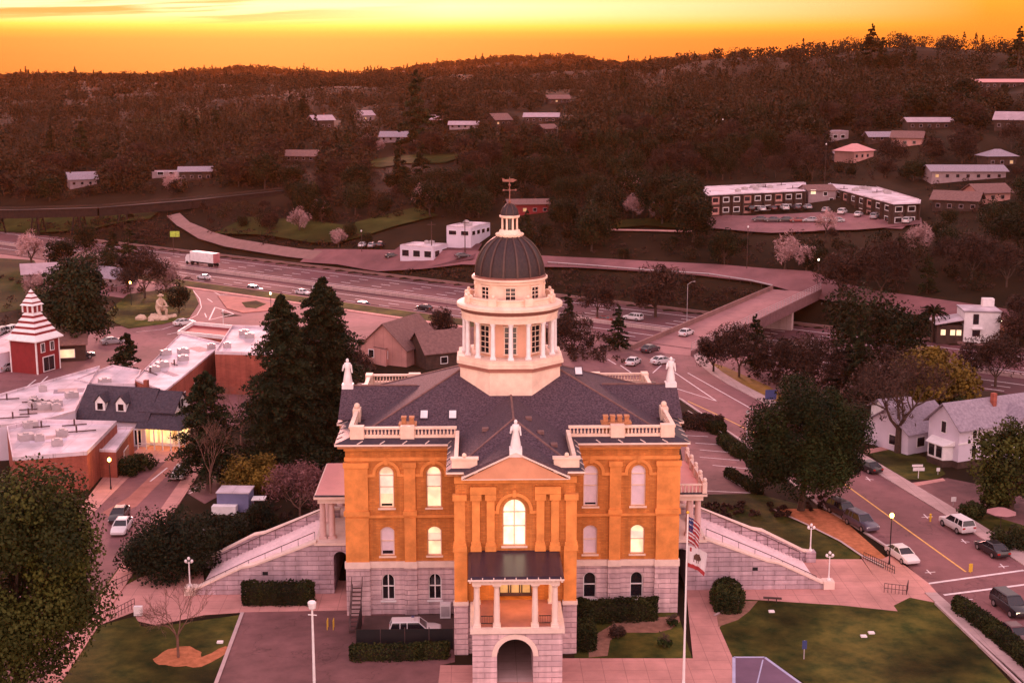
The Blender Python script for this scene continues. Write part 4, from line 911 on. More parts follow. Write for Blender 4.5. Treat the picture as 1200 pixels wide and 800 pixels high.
# ---- side porticoes and grand stairs
for s in (-1, 1):
    X0, XL, XF = 15.88, 19.6, 32.3
    YA, YB_ = 5.5, 13.4
    mx = lambda a, b: tuple(sorted((s * a, s * b)))
    ld = MB()
    # landing block with an arched passage beside the building
    y = YA
    ar = [(16.45 + .68 + .68 * math.cos(t), 3.75 + .68 * math.sin(t)) for t in [math.pi * i / 10 for i in range(11)]]
    P3 = lambda x, z, yy=y: (s * x, yy, z)
    ld.poly([P3(X0, -.3), P3(16.45, -.3), P3(16.45, 5.1), P3(X0, 5.1)]); ld.poly([P3(17.81, -.3), P3(XL, -.3), P3(XL, 5.1), P3(17.81, 5.1)])
    ld.poly([P3(*q) for q in ar] + [P3(16.45, 5.1), P3(17.81, 5.1)])
    for q, r in zip([(17.81, -.3)] + ar + [(16.45, -.3)], ar + [(16.45, -.3)]): ld.poly([P3(*q), P3(*r), P3(*r, yy=18.5), P3(*q, yy=18.5)])
    # stair wall: sloping top
    ld.extr([P3(XL, -.3), P3(XF, -.3), P3(XF, .55), P3(XF - .8, .62), P3(27.0, 2.75), P3(25.9, 2.95), P3(XL + .2, 5.35), P3(XL, 5.35)], (0, .7, 0))
    ld.poly([P3(X0, -.3, 18.5), P3(XL, -.3, 18.5), P3(XL, 5.1, 18.5), P3(X0, 5.1, 18.5)]); ld.poly([P3(XL, -.3, 18.5), P3(XL, -.3, YB_), P3(XL, 5.1, YB_), P3(XL, 5.1, 18.5)])
    st = ld.build('staircase', M['stone_side'], CH)
    MB().box(*mx(24.4, 24.95), YA - .02, YA + .05, 2.05, 2.4).build('wall_vent', M['black'], st)
    mb = MB(); mb.box(*mx(X0, XL + .1), YA - .1, 18.6, 5.1, 5.36); mb.build('landing', M['trim'], st)
    mb = MB()
    for i in range(30):
        a = 19.7 + (XF - .9 - 19.7) * i / 30; b = 19.7 + (XF - .9 - 19.7) * (i + 1) / 30; mb.box(*mx(a, b), YA + .7, YB_, -.2, 5.3 - 5.3 * i / 30)
    mb.build('steps', M['concrete'] if False else mat('pale_stone_steps', (.84, .61, .61), var=.12, scale=1.2), st)
    cp = MB(); pts = [(XF + .2, .55), (XF - .8, .62), (27.0, 2.75), (25.9, 2.95), (XL - .1, 5.36)]
    cp.extr([P3(x, z, YA - .12) for x, z in pts] + [P3(x, z + .2, YA - .12) for x, z in pts[::-1]], (0, .95, 0))
    cp.box(*mx(XF - .6, XF + .5), YA - .25, YA + .9, -.3, .85)
    cp.build('coping', M['trim'], st)
    bw = MB(); up = [(XF, 1.0), (XF - .8, 1.15), (27.0, 3.45), (25.9, 3.65), (XL, 6.2), (X0 + 2.0, 6.25)]
    bw.extr([P3(XL - 1.5, -.3, YB_), P3(XF, -.3, YB_)] + [P3(x, z, YB_) for x, z in up], (0, .5, 0))
    bw.box(*mx(XF - .6, XF + .5), YB_ - .3, YB_ + .8, -.3, 1.15)
    bk = bw.build('back_parapet', M['stone_side'], st)
    cp = MB(); cp.extr([P3(x, z, YB_ - .1) for x, z in up] + [P3(x, z + .17, YB_ - .1) for x, z in up[::-1]], (0, .7, 0)); cp.build('coping', M['trim'], bk)
    for yy, dz in ((YA + .62, .95), (YB_ - .12, .95)):
        hr = MB()
        L = [(s * (XF - 1.2), yy, .2 + dz), (s * 26.4, yy, 2.45 + dz), (s * 19.7, yy, 5.35 + dz)]
        for p, q in zip(L[:-1], L[1:]):
            hr.tube(p, q, .045, n=5)
            for k in range(5): c = Vector(p).lerp(Vector(q), k / 4); hr.tube(c, c - Vector((0, 0, .95)), .03, n=4)
        hr.build('handrail', M['steel'], st)
    # portico above
    for (x, y) in ((18.95, 7.0), (18.05, 7.0), (18.95, 17.0), (18.05, 17.0), (18.95, 11.8)):
        mb = MB(); mb.box(*sorted((s * x - .38, s * x + .38)), y - .38, y + .38, 5.36, 5.6); mb.lathe(s * x, y, [(.36, 5.6), (.33, 5.7), (.33, 6.6), (.28, 9.1), (.36, 9.2)], 12); mb.build('portico_column', mat('rose_column', (.62, .40, .38), var=.08) if 'rose_column' not in M else M['rose_column'], st, smooth=True)
    mb = MB(); mb.box(*mx(X0, 19.35), 6.3, 17.7, 9.2, 9.7); mb.box(*mx(X0, 19.7), 6.0, 18.0, 9.7, 9.95); pe = mb.build('portico_entablature', M['trim'], st)
    mb = MB(); mb.box(*mx(X0, 19.55), 6.15, 17.85, 9.955, 10.05); mb.build('portico_roof', M['pinkroof'], st)
    mb = MB(); mb.box(*mx(X0, 19.62), 6.0, 6.22, 9.955, 10.12); mb.build('gutter', M['gutter'], pe)
    if s > 0:
        mb = MB()
        for y in (6.2, 9.0, 11.9, 14.8, 17.7): mb.box(19.2, 19.65, y - .25, y + .25, 10.05, 11.2); mb.blob((19.42, y, 11.4), .24, 8, 5)
        for y0, y1 in ((6.45, 8.75), (9.25, 11.65), (12.15, 14.55), (15.05, 17.45)):
            mb.box(19.3, 19.55, y0, y1, 10.85, 11.0)
            for k in range(6): y = y0 + (k + .5) * (y1 - y0) / 6; mb.tube((19.42, y, 10.05), (19.42, y, 10.85), .09, .07, 5)
        mb.box(16.1, 19.2, 6.05, 6.3, 10.85, 11.0)
        for k in range(8): x = 16.3 + k * .38; mb.tube((x, 6.18, 10.05), (x, 6.18, 10.85), .09, .07, 5)
        mb.build('roof_balustrade', M['trim'], st)
# ================================================================ OTHER BUILDINGS
def ctr(pts): return (sum(p[0] for p in pts) / len(pts), sum(p[1] for p in pts) / len(pts))
def inset(poly, d):
    c = ctr(poly); return [(c[0] + (p[0] - c[0]) * (1 - d / math.dist(p, c)), c[1] + (p[1] - c[1]) * (1 - d / math.dist(p, c))) for p in poly]
def flat_building(name, label, poly, h, wall, roof, z0=0.0, par=.5, cat='building', units=0, windows=(), rs=1, parmat=None, group=None, auto=None):
    """flat-roofed block from its roof outline; windows: (edge, from, to, z0, z1, pane)"""
    n = len(poly); ar = sum(poly[i][0] * poly[(i + 1) % n][1] - poly[(i + 1) % n][0] * poly[i][1] for i in range(n))
    if ar < 0: poly = poly[::-1]; windows = [(n - 2 - w[0] if w[0] < n - 1 else n - 1, 1 - w[2], 1 - w[1], *w[3:]) for w in windows]
    c = ctr(poly); org = (c[0], c[1], z0); t = thing(name, label, cat, org, group=group)
    MB(org).prism(poly, z0 - 1.5, z0 + h).build('wall', M[wall], t)
    ip = inset(poly, .28)
    MB(org).prism(ip, z0 + h + .003, z0 + h + .06).build('roof', M[roof], t)
    if par:
        mb = MB(org)
        for a, b, ia, ib in zip(poly, poly[1:] + poly[:1], ip, ip[1:] + ip[:1]): mb.prism([a, b, ib, ia], z0 + h + .002, z0 + h + par)
        mb.build('parapet', M[parmat or roof], t)
    rnd = random.Random(rs)
    for k in range(units):
        w = [rnd.random() ** 3 + .06 for _ in poly]; s = sum(w); p = (sum(a * q[0] for a, q in zip(w, poly)) / s, sum(a * q[1] for a, q in zip(w, poly)) / s)
        mb = MB(org); a = rnd.random(); mb.obox(p, .4 + a * .2, .5 + .5 * a, .45 + .3 * a, z0 + h + .06, z0 + h + .9); mb.obox(p, .4 + a * .2, .3, .3, z0 + h + .9, z0 + h + 1.05); mb.build('rooftop_unit', M['greysteel'], t)
    if units > 3:                        # repairs, walkway strips and pipes on the membrane
        for k in range(units):
            w = [rnd.random() ** 4 + .03 for _ in poly]; s = sum(w); p = (sum(a * q[0] for a, q in zip(w, poly)) / s, sum(a * q[1] for a, q in zip(w, poly)) / s)
            e_ = Vector(poly[1]) - Vector(poly[0]); an = math.atan2(e_.y, e_.x)
            if k % 2: MB(org).obox(p, an, rnd.uniform(.6, 2.4), rnd.uniform(.5, 1.3), z0 + h + .062, z0 + h + .07 + .004 * k).build('roof_patch', M[('lilac', 'concrete', 'shingle_grey')[k % 3]], t)
            else: d_ = Vector((math.cos(an), math.sin(an))); L_ = rnd.uniform(1, 3); MB(org).tube((p[0] - d_.x * L_, p[1] - d_.y * L_, z0 + h + .2), (p[0] + d_.x * L_, p[1] + d_.y * L_, z0 + h + .2), .09, n=6).tube((p[0], p[1], z0 + h), (p[0], p[1], z0 + h + 1.0), .12, n=7).build('roof_pipe', M['steel'], t)
    if auto:                             # a row of windows along every wall that looks toward the town
        za, zb, pane, sp = auto; windows = list(windows)
        for e in range(n):
            a, b = Vector(poly[e]), Vector(poly[(e + 1) % n]); L = (b - a).length; k = int(L / sp)
            if k and ((b - a).y * .1 - (b - a).x * -1) > 0: windows += [(e, (i + .2) / k, (i + .8) / k, za, zb, pane) for i in range(k)]
    for (e, f0, f1, za, zb, pane) in windows:
        a, b = Vector(poly[e]), Vector(poly[(e + 1) % n]); d = (b - a); ang = math.atan2(d.y, d.x); L = d.length; nn = Vector((d.y, -d.x)) / L
        m_ = a + d * (f0 + f1) / 2; hw = L * (f1 - f0) / 2
        mb = MB(org); mb.obox(m_ + nn * .03, ang, hw + .1, .05, z0 + za - .1, z0 + zb + .1); f = mb.build('window', M['white'], t)
        MB(org).obox(m_ + nn * .075, ang, hw, .02, z0 + za, z0 + zb).build('pane', M[pane], f)
    return t
def gable_house(name, label, loc, rz, w, d, h, rise, wall, roof, cat='house', over=.45, wins=(), chim=None, hip=False, base=1.5, basemat=None, group=None, trim='white'):
    """house along its local x axis; wins: (side, u, z, width, height, pane) with side f b l r"""
    t = thing(name, label, cat, loc, rz, group)
    mb = MB(); x, y = w / 2, d / 2
    mb.box(-x, x, -y, y, -base if not basemat else 0, h)
    if not hip:
        for s in (-1, 1): mb.poly([(s * x, -y, h), (s * x, y, h), (s * x, 0, h + rise)])
    mb.build('wall', M[wall], t)
    if basemat: MB().box(-x - .08, x + .08, -y - .08, y + .08, -base, 0.9).build('foundation', M[basemat], t)
    mb = MB(); k = rise / y; o = over; th = .18
    if hip:
        ex, ey = x + o, y + o; rr = max(.1, ex - ey); zt = h + k * ey * .9
        mb.add([(-ex, -ey, h), (ex, -ey, h), (ex, ey, h), (-ex, ey, h), (-rr, 0, zt), (rr, 0, zt)], [(0, 1, 5, 4), (1, 2, 5), (2, 3, 4, 5), (3, 0, 4), (3, 2, 1, 0)])
    else:
        for s in (-1, 1):
            mb.extr([(-x - o, s * (y + o), h - k * o + .02), (-x - o, 0, h + rise + .02), (-x - o, 0, h + rise + th), (-x - o, s * (y + o), h - k * o + th)], (w + 2 * o, 0, 0))
    rf = mb.build('roof', M[roof], t)
    if chim: MB().box(chim[0] - .3, chim[0] + .3, chim[1] - .3, chim[1] + .3, h, h + rise + .9).build('chimney', M['redbrick'], rf)
    for (sd, u, z, ww, hh, pane) in wins:
        mb, pb = MB(), MB()
        if sd in 'fb':
            s = -1 if sd == 'f' else 1; ya, yb = sorted((s * y, s * (y + .07))); mb.box(u - ww / 2 - .12, u + ww / 2 + .12, ya, yb, z - .12, z + hh + .12)
            ya, yb = sorted((s * (y + .05), s * (y + .09))); pb.box(u - ww / 2, u + ww / 2, ya, yb, z, z + hh)
        else:
            s = -1 if sd == 'l' else 1; xa, xb = sorted((s * x, s * (x + .07))); mb.box(xa, xb, u - ww / 2 - .12, u + ww / 2 + .12, z - .12, z + hh + .12)
            xa, xb = sorted((s * (x + .05), s * (x + .09))); pb.box(xa, xb, u - ww / 2, u + ww / 2, z, z + hh)
        f = mb.build('window', M[trim], t); pb.build('pane', M[pane], f)
    return t
# --- left of the courthouse
AH = lambda h, *pts: [at(px, py, h) for px, py in pts]
flat_building('shop_building', 'flat white-roofed shop building with brick side wall nearest the big front tree', AH(4.6, (8, 503), (45, 495), (137, 497), (102, 533), (15, 540)), 4.6, 'redbrick', 'whiteroof', units=5, rs=4)
flat_building('brick_annex', 'low red brick annex with narrow white roof and dark doorway', AH(3.4, (112, 529), (139, 503), (156, 503), (136, 530)), 3.4, 'redbrick', 'whiteroof', par=.35, windows=((2, .35, .6, 0.2, 2.2, 'glass'),))
flat_building('shop_building', 'long low white-roofed shop row behind the dark-roofed house', AH(4.6, (-20, 470), (117, 431), (104, 452), (88, 484), (60, 492), (10, 500), (-20, 502)), 4.6, 'lilac', 'whiteroof', units=9, rs=9, par=.4)
flat_building('shop_building', 'grey-white flat-roofed shop behind the small conifer', AH(4.4, (87, 447), (132, 430), (166, 436), (158, 452), (110, 452)), 4.4, 'lilac', 'whiteroof', par=.4, units=1, rs=2)
flat_building('shop_building', 'long white-roofed brick shop with pale ridge running toward the freeway', AH(5, (158, 446), (193, 460), (262, 404), (212, 392)), 5, 'redbrick', 'whiteroof', units=6, rs=5, par=.3, windows=((1, .15, .3, .4, 2.6, 'glass'), (1, .45, .6, .4, 2.6, 'glass')))
flat_building('canopy_building', 'flat building with white rim and dark maroon roof beside the roundabout', AH(4, (208, 392), (226, 381), (284, 386), (266, 398)), 4, 'redbrick', 'redpaint', par=.7, parmat='white')
rb = flat_building('brick_building', 'square red brick building with white flat roof and covered entry', AH(6.6, (252, 415), (272, 384), (330, 385), (332, 417)), 6.6, 'redbrick', 'whiteroof', units=3, rs=7, windows=((0, .12, .55, 3.6, 5.2, 'glass'), (0, .7, .85, 3.6, 5.2, 'glass'), (0, .15, .5, .3, 2.6, 'glass')))
# dark-roofed cottage with dormers and a lit porch
p, q = Vector(at(88, 488, 3.9)), Vector(at(172, 493, 3.9)); d = (q - p).normalized(); rz = math.atan2(d.y, d.x); Wd = (q - p).length
nrm2 = Vector((-d.y, d.x)); c = p + d * Wd / 2 + nrm2 * 4.0
ct_ = gable_house('cottage', 'white cottage with steep black roof, two dormers and glowing porch', (c.x, c.y, 0), rz, Wd - .6, 7.4, 3.9, 3.6, 'lilac', 'shingle_dark', over=.4, wins=(('f', 3.9, .3, .9, 2.1, 'glass'), ('f', 1.5, 1.2, .9, 1.3, 'blind')), chim=(2.8, 1.5))
for u in (-2.1, 1.1):
    mb = MB(); mb.box(u - .75, u + .75, -3.0, -1.2, 4.6, 6.0); mb.extr([(u - .75, -3.0, 6.0), (u + .75, -3.0, 6.0), (u, -3.0, 6.9)], (0, 1.8, 0)); dmr = mb.build('dormer', M['white'], ct_)
    mb = MB()
    for s in (-1, 1): mb.extr([(u + s * .95, -3.2, 5.85), (u, -3.2, 6.98), (u, -3.2, 7.1), (u + s * .95, -3.2, 5.98)], (0, 3.0, 0))
    mb.build('dormer_roof', M['shingle_dark'], dmr); MB().box(u - .4, u + .4, -3.06, -3.0, 4.9, 5.8).build('dormer_pane', M['glass'], dmr)
x0 = Wd / 2 - .8
mb = MB(); mb.box(x0, x0 + 4.2, -2.6, 2.6, -.3, 5.0); mb.poly([(x0 + 4.2, -2.6, 5.0), (x0 + 4.2, 2.6, 5.0), (x0 + 4.2, 0, 7.2)]); mb.build('side_wing', M['white'], ct_)
mb = MB()
for s in (-1, 1): mb.extr([(x0 - 1, s * 2.95, 4.75), (x0 - 1, 0, 7.25), (x0 - 1, 0, 7.42), (x0 - 1, s * 2.95, 4.92)], (5.5, 0, 0))
mb.build('wing_roof', M['shingle_dark'], ct_)
for u in (-.75, .1): MB().box(x0 + 4.2, x0 + 4.28, u - .28, u + .28, 5.2, 6.3).build('gable_window', M['glass'], ct_)
mb = MB(); ex0, ex1 = x0 - .6, x0 + 6.3
mb.add([(ex0, -5.0, 3.0), (ex1, -5.0, 3.0), (ex1, 4.6, 3.0), (x0 + 4.22, 2.6, 4.7), (x0 + 4.22, -2.62, 4.7), (ex0, -2.62, 4.7)], [(0, 1, 4, 5), (1, 2, 3, 4)]); mb.build('porch_roof', M['shingle_dark'], ct_)
mb = MB()
for i, (x, y) in enumerate([(ex0 + .3 + k * 1.25, -4.8) for k in range(6)] + [(ex1 - .2, -4.8 + k * 1.5) for k in range(1, 6)]): mb.box(x - .07, x + .07, y - .07, y + .07, 0, 3.0)
mb.box(ex0 + .3, ex1 - .2, -4.83, -4.77, .8, .9); mb.box(ex1 - .23, ex1 - .17, -4.8, 4.2, .8, .9); mb.build('porch_posts', M['white'], ct_)
for a, b in ((x0 + .2, x0 + 1.6), (x0 + 2.0, x0 + 3.8)): MB().box(a, b, -2.68, -2.61, .5, 2.6).build('porch_window', M['litpane'], ct_)
MB().box(x0 + 4.21, x0 + 4.27, -1.8, 1.8, .4, 2.6).build('porch_window', M['litpane'], ct_)
for x, y in ((x0 + 1.5, -3.9), (x0 + 5.2, -3.6), (x0 + 5.2, .5)):
    pl = bpy.data.lights.new('porch_lamp', 'POINT'); pl.energy = 170; pl.color = (1, .45, .08); pl.shadow_soft_size = .2
    lo = bpy.data.objects.new('porch_lamp', pl); lo.location = (x, y, 2.6); lo.parent = ct_; COL.objects.link(lo)
# firehouse tower
fh = thing('firehouse_tower', 'small red wooden firehouse with tall white-striped bell tower roof', 'tower', (-81.4, 113.3, 0), R(66)); fh.scale = (.9, .9, .96)
MB().box(-3.2, 3.2, -3.2, 3.2, -1, 6.0).build('wall', M['redpaint'], fh)
for sx_ in (-1, 1):
    for sy_ in (-1, 1): MB().box(*sorted((sx_ * 3.05, sx_ * 3.3)), *sorted((sy_ * 3.05, sy_ * 3.3)), 0, 6.0).build('corner_board', M['white'], fh)
def ring(mb, r0, z0, r1, z1): mb.lathe(0, 0, [(r0 * 1.414, z0), (r1 * 1.414, z1)], 4, rot=math.pi / 4)
wb, rb_ = MB(), MB()
ring(wb, 3.9, 6.0, 3.9, 6.2); ring(wb, 3.9, 6.2, 3.0, 7.1); wb.add([(-3.9, -3.9, 6), (3.9, -3.9, 6), (3.9, 3.9, 6), (-3.9, 3.9, 6)], [(3, 2, 1, 0)])
r, z = 3.0, 7.1
for i in range(4):
    ring(rb_, r, z, r - .22, z + .45); ring(wb, r - .1, z + .45, r - .5, z + .95); r -= .5; z += .95
ring(rb_, 1.15, z, 1.15, z + 1.3)
for sx_ in (-1, 0, 1):
    for sy_ in (-1, 0, 1):
        if sx_ or sy_: wb.box(sx_ * 1.2 - .14, sx_ * 1.2 + .14, sy_ * 1.2 - .14, sy_ * 1.2 + .14, z, z + 1.3)
z += 1.3; ring(wb, 1.6, z, 1.25, z + .35); z += .35; r = 1.25
for i in range(3): ring(rb_, r, z, r - .1, z + .3); ring(wb, r - .05, z + .3, max(.02, r - .42), z + .85); r -= .42; z += .85
wb.build('tower_roof', M['white'], fh); rb_.build('tower_louvres', M['redpaint'], fh)
for (x, y, ww, z0, z1, s) in ((-1.4, -3.2, .9, 3.9, 5.4, 0), (1.2, -3.2, .9, 3.9, 5.4, 0), (0, -3.2, 3.0, .3, 2.8, 0), (3.2, 0, 1.0, 3.8, 5.3, 1)):
    mb, pb = MB(), MB()
    if not s: mb.box(x - ww / 2 - .15, x + ww / 2 + .15, y - .1, y, z0 - .15, z1 + .15); [pb.box(x + a * ww / 2 + .05, x + (a + 1) * ww / 2 - .05, y - .13, y - .09, z0, z1) for a in (-1, 0)]
    else: mb.box(3.2, 3.3, y - .6, y + .6, z0 - .15, z1 + .15); pb.box(3.29, 3.33, y - .45, y + .45, z0, z1)
    f = mb.build('window', M['white'], fh); pb.build('pane', M['glass'], f)
flat_building('canopy', 'low white canopy roof beside the red firehouse tower', AH(3.2, (-15, 402), (18, 388), (24, 398), (16, 412), (-15, 418)), 3.2, 'lilac', 'whiteroof', par=.2)
gable_house('small_shop', 'small dark shop with lit yellow window right of the firehouse', (*at(78, 420), 0), R(15), 7, 6, 3.2, 1.6, 'timber', 'shingle_brown', wins=(('f', 0, .8, 3.0, 1.4, 'litpane'),))
# brown-roofed house behind the courthouse
gable_house('house', 'house with big brown gabled roof beyond the left wing of the courthouse', (*at(470, 420), 0), R(62), 12, 9.5, 3.2, 4.2, 'concrete_pink', 'shingle_brown', wins=(('f', -2, 1, 1.2, 1.2, 'glass'), ('l', 0, 1.2, 1.6, 1.3, 'glass'), ('l', 2.6, 1.2, 1, 1.3, 'glass')))
gable_house('house', 'second brown-roofed house tucked behind the left roof slope near the dome', (*at(522, 425), 0), R(25), 11, 8, 3.0, 3.0, 'timber', 'shingle_brown', wins=(('f', -2, .9, 1.2, 1.1, 'glass'), ('f', 2, .9, 1.2, 1.1, 'glass')))
flat_building('carport', 'low flat carport roof by the brown-roofed house', AH(3, (425, 404), (448, 392), (470, 395), (452, 410)), 3, 'concrete_pink', 'shingle_brown', par=.15)
def rect2(px, l1, l2):
    x, y, _z = gnd(*px); return [(x, y), (x + .44 * l2, y + .9 * l2), (x + .44 * l2 - .9 * l1, y + .9 * l2 + .44 * l1), (x - .9 * l1, y + .44 * l1)]
# white business buildings beyond the freeway
def gz(px, py): g = gnd(px, py); return g[2]
z1 = gz(500, 304); zz = z1 + 3.7
flat_building('office_building', 'low white flat-roofed office building left of the lilac one', rect2((508, 308), 11, 9), 3.7, 'lilac', 'whiteroof', z0=z1, par=.3, auto=(.8, 2.6, 'glass', 3.2), units=2)
z1 = gz(560, 294); zz = z1 + 6.2
flat_building('office_building', 'two-storey lilac flat-roofed office building beside the dome lantern', rect2((552, 292), 8, 13), 6.2, 'lilac', 'whiteroof', z0=z1, par=.4, units=3, rs=3, auto=(4.0, 5.2, 'glass', 3.0))
# apartments on the slope
def apartment(label, px4, h, z0, rs):
    poly = [at(px, py, z0 + h) for px, py in px4]
    t = flat_building('apartment_building', label, poly, h, 'timber', 'whiteroof', z0=z0, par=.25, units=7, rs=rs, cat='apartments')
    t.children[1].scale = (1.05, 1.05, 1)
    return t, poly
def aptwin(t, poly, e, k, z0):
    n = len(poly); a, b = Vector(poly[e]), Vector(poly[(e + 1) % n]); d = b - a; L = d.length; d.normalize(); ang = math.atan2(d.y, d.x); nn = Vector((d.y, -d.x))
    c = Vector(ctr(poly)); 
    if (a + d * L / 2 - c).dot(nn) < 0: nn = -nn
    org = tuple(t.location)
    for i in range(k):
        for fl in (.4, 3.4):
            m_ = a + d * L * (i + .5) / k
            if i % 3 == 2: f = MB(org).obox(m_ + nn * .06, ang, L / k * .38, .05, z0 + fl, z0 + fl + 2.2).build('window', M['concrete_pink'], t)
            else:
                f = MB(org).obox(m_ + nn * .06, ang, L / k * .3, .05, z0 + fl + .5, z0 + fl + 2.1).build('window', M['white'], t)
            MB(org).obox(m_ + nn * .12, ang, L / k * .24, .02, z0 + fl + .7, z0 + fl + 1.9).build('pane', M['glass'], f)
    for i in range(k + 1):
        m_ = a + d * L * i / k; MB(org).obox(m_ + nn * .5, ang, .15, .5, z0, z0 + 6.1).build('fin_wall', M['timber'], t)
za = 10.2
t, poly = apartment('long two-storey apartment block with white roof at the left of the car park', ((826, 224), (828, 219), (942, 214), (943, 218), (942, 224), (832, 229)), 6.2, za, 3); aptwin(t, poly, 4, 9, za); aptwin(t, poly, 5, 1, za)
t, poly = apartment('white-roofed apartment block at the right of the car park', ((971, 219), (974, 212), (1003, 212), (1077, 234), (1076, 238), (1046, 239)), 6.2, za, 5); aptwin(t, poly, 5, 8, za); aptwin(t, poly, 4, 2, za)
gable_house('apartment_link', 'cream two-storey house between the two apartment blocks', (*gnd(957, 234)[:2], 12), R(10), 9, 8, 4.4, 1.4, 'housewall', 'shingle_brown', wins=(('f', -3, 3.4, 1.5, 1.2, 'litpane'), ('f', 1, 2.9, 1.2, 1.0, 'glass'), ('f', 3, .8, 1.2, 1.2, 'glass')))
# --- right: victorian house, its neighbour and the modern house by the freeway
vu = R(24); C0 = Vector(at(1122, 549)); uu, vv = Vector((math.cos(vu), math.sin(vu))), Vector((-math.sin(vu), math.cos(vu)))
c = C0 + uu * 7 + vv * 2.9
vh = gable_house('victorian_house', 'two-storey lilac victorian house with stone base and bay window', (c.x, c.y, 0), vu, 14, 5.8, 5.6, 2.6, 'lilac', 'shingle_grey', over=.6, basemat='timber', base=.6,
    wins=(('l', 0, 4.3, .8, 1.5, 'glass'), ('f', -4.4, 3.9, .7, 1.3, 'glass'), ('f', -4.4, 1.3, .7, 1.6, 'glass'), ('f', 3, 3.8, .8, 1.4, 'glass')), chim=(.6, -.9))
mb = MB(); mb.prism([(-7.0, -1.9), (-8.3, -1.4), (-8.3, 1.4), (-7.0, 1.9)], .9, 2.9); bw_ = mb.build('bay_window', M['white'], vh)
mb = MB(); mb.add([(-7.0, -2.2, 3.5), (-8.6, -1.7, 2.92), (-8.6, 1.7, 2.92), (-7.0, 2.2, 3.5), (-7.0, -2.2, 2.9), (-7.0, 2.2, 2.9)], [(0, 1, 2, 3), (4, 1, 0), (3, 2, 5), (4, 5, 2, 1)]); mb.build('bay_roof', M['white'], bw_)
for a in (-.7, .7): MB().box(-8.37, -8.29, a - .5, a + .5, 1.2, 2.7).build('pane', M['glass'], bw_)
MB().prism([(-7.0, -1.95), (-8.36, -1.45), (-8.36, 1.45), (-7.0, 1.95)], -.5, .9).build('bay_base', M['timber'], vh)
MB().box(-7.12, 7.1, -3.0, -2.9, 3.25, 3.45).build('band_board', M['white'], vh)
mb = MB()
mb.box(1.0, 5.6, -4.6, -2.9, -.6, 5.4); wing = mb.build('front_wing', M['lilac'], vh)
mb = MB()
for s in (-1, 1): mb.extr([(3.3 + s * 2.8, -5.0, 5.1), (3.3, -5.0, 7.3), (3.3, -5.0, 7.5), (3.3 + s * 2.8, -5.0, 5.3)], (0, 5.0, 0))
mb.poly([(1.0, -4.6, 5.4), (5.6, -4.6, 5.4), (3.3, -4.6, 7.25)]); mb.build('wing_roof', M['shingle_grey'], vh)
gable_house('bungalow', 'lilac-roofed bungalow with porch behind the bare tree', (*at(1064, 520), 0), R(30), 9, 8, 3.0, 2.6, 'lilac', 'shingle_grey', wins=(('l', -1.5, .9, 1.6, 1.3, 'glass'), ('f', -2, .9, 1.4, 1.3, 'glass'), ('f', 2, .9, 1.4, 1.3, 'glass')))
gable_house('garden_shed', 'small pale shed behind the lilac-roofed bungalow', (*at(1046, 494), 0), R(20), 5, 4, 2.4, 1.2, 'white', 'shingle_grey')
g = gnd(1142, 396); mz = g[2] - .5
mt_ = thing('modern_house', 'white box-shaped modern house with lit windows beside the freeway', 'house', (g[0], g[1], mz), R(-8))
MB().box(-3, 4.5, -3, 5, -2, 6.2).build('wall', M['white'], mt_)
MB().box(-3.2, 4.7, -3.2, 5.2, 6.2, 6.5).build('roof', M['whiteroof'], mt_)
MB().box(2.0, 4.4, 3, 5, 6.5, 8.2).build('stair_tower', M['white'], mt_)
mb = MB(); mb.box(-8.5, -3.02, -2.5, 4, -2, 3.2); mb.build('wing', M['timber'], mt_)
mb = MB(); mb.extr([(-9, -3, 3.25), (-3.02, -3, 4.4), (-3.02, -3, 4.65), (-9, -3, 3.5)], (0, 7.4, 0)); mb.build('wing_roof', M['whiteroof'], mt_)
for (x, w_2, z, h_, m_) in ((-.6, 1.2, 3.6, 2.2, 'glass'), (-.4, 1.6, 1.0, 1.3, 'glass')):
    MB().box(x - w_2 / 2, x + w_2 / 2, -3.06, -2.99, z, z + h_).build('window', M[m_], mt_)
for x in (-7.2, -5.2, -3.9): MB().box(x - .5, x + .5, -2.56, -2.49, 1.0, 2.2).build('window', M['litpane'], mt_)
MB().box(-1.4, .8, -3.9, -3.0, 2.6, 2.75).build('door_canopy', M['white'], mt_)
pl = bpy.data.lights.new('wall_lamp', 'POINT'); pl.energy = 150; pl.color = (1, .6, .2); pl.shadow_soft_size = .15
lo = bpy.data.objects.new('wall_lamp', pl); lo.location = (5.0, -2.5, 4.2); lo.parent = mt_; COL.objects.link(lo)
MB().blob((4.75, -2.6, 4.4), .16).build('wall_lamp_globe', M['lampwhite'], mt_)
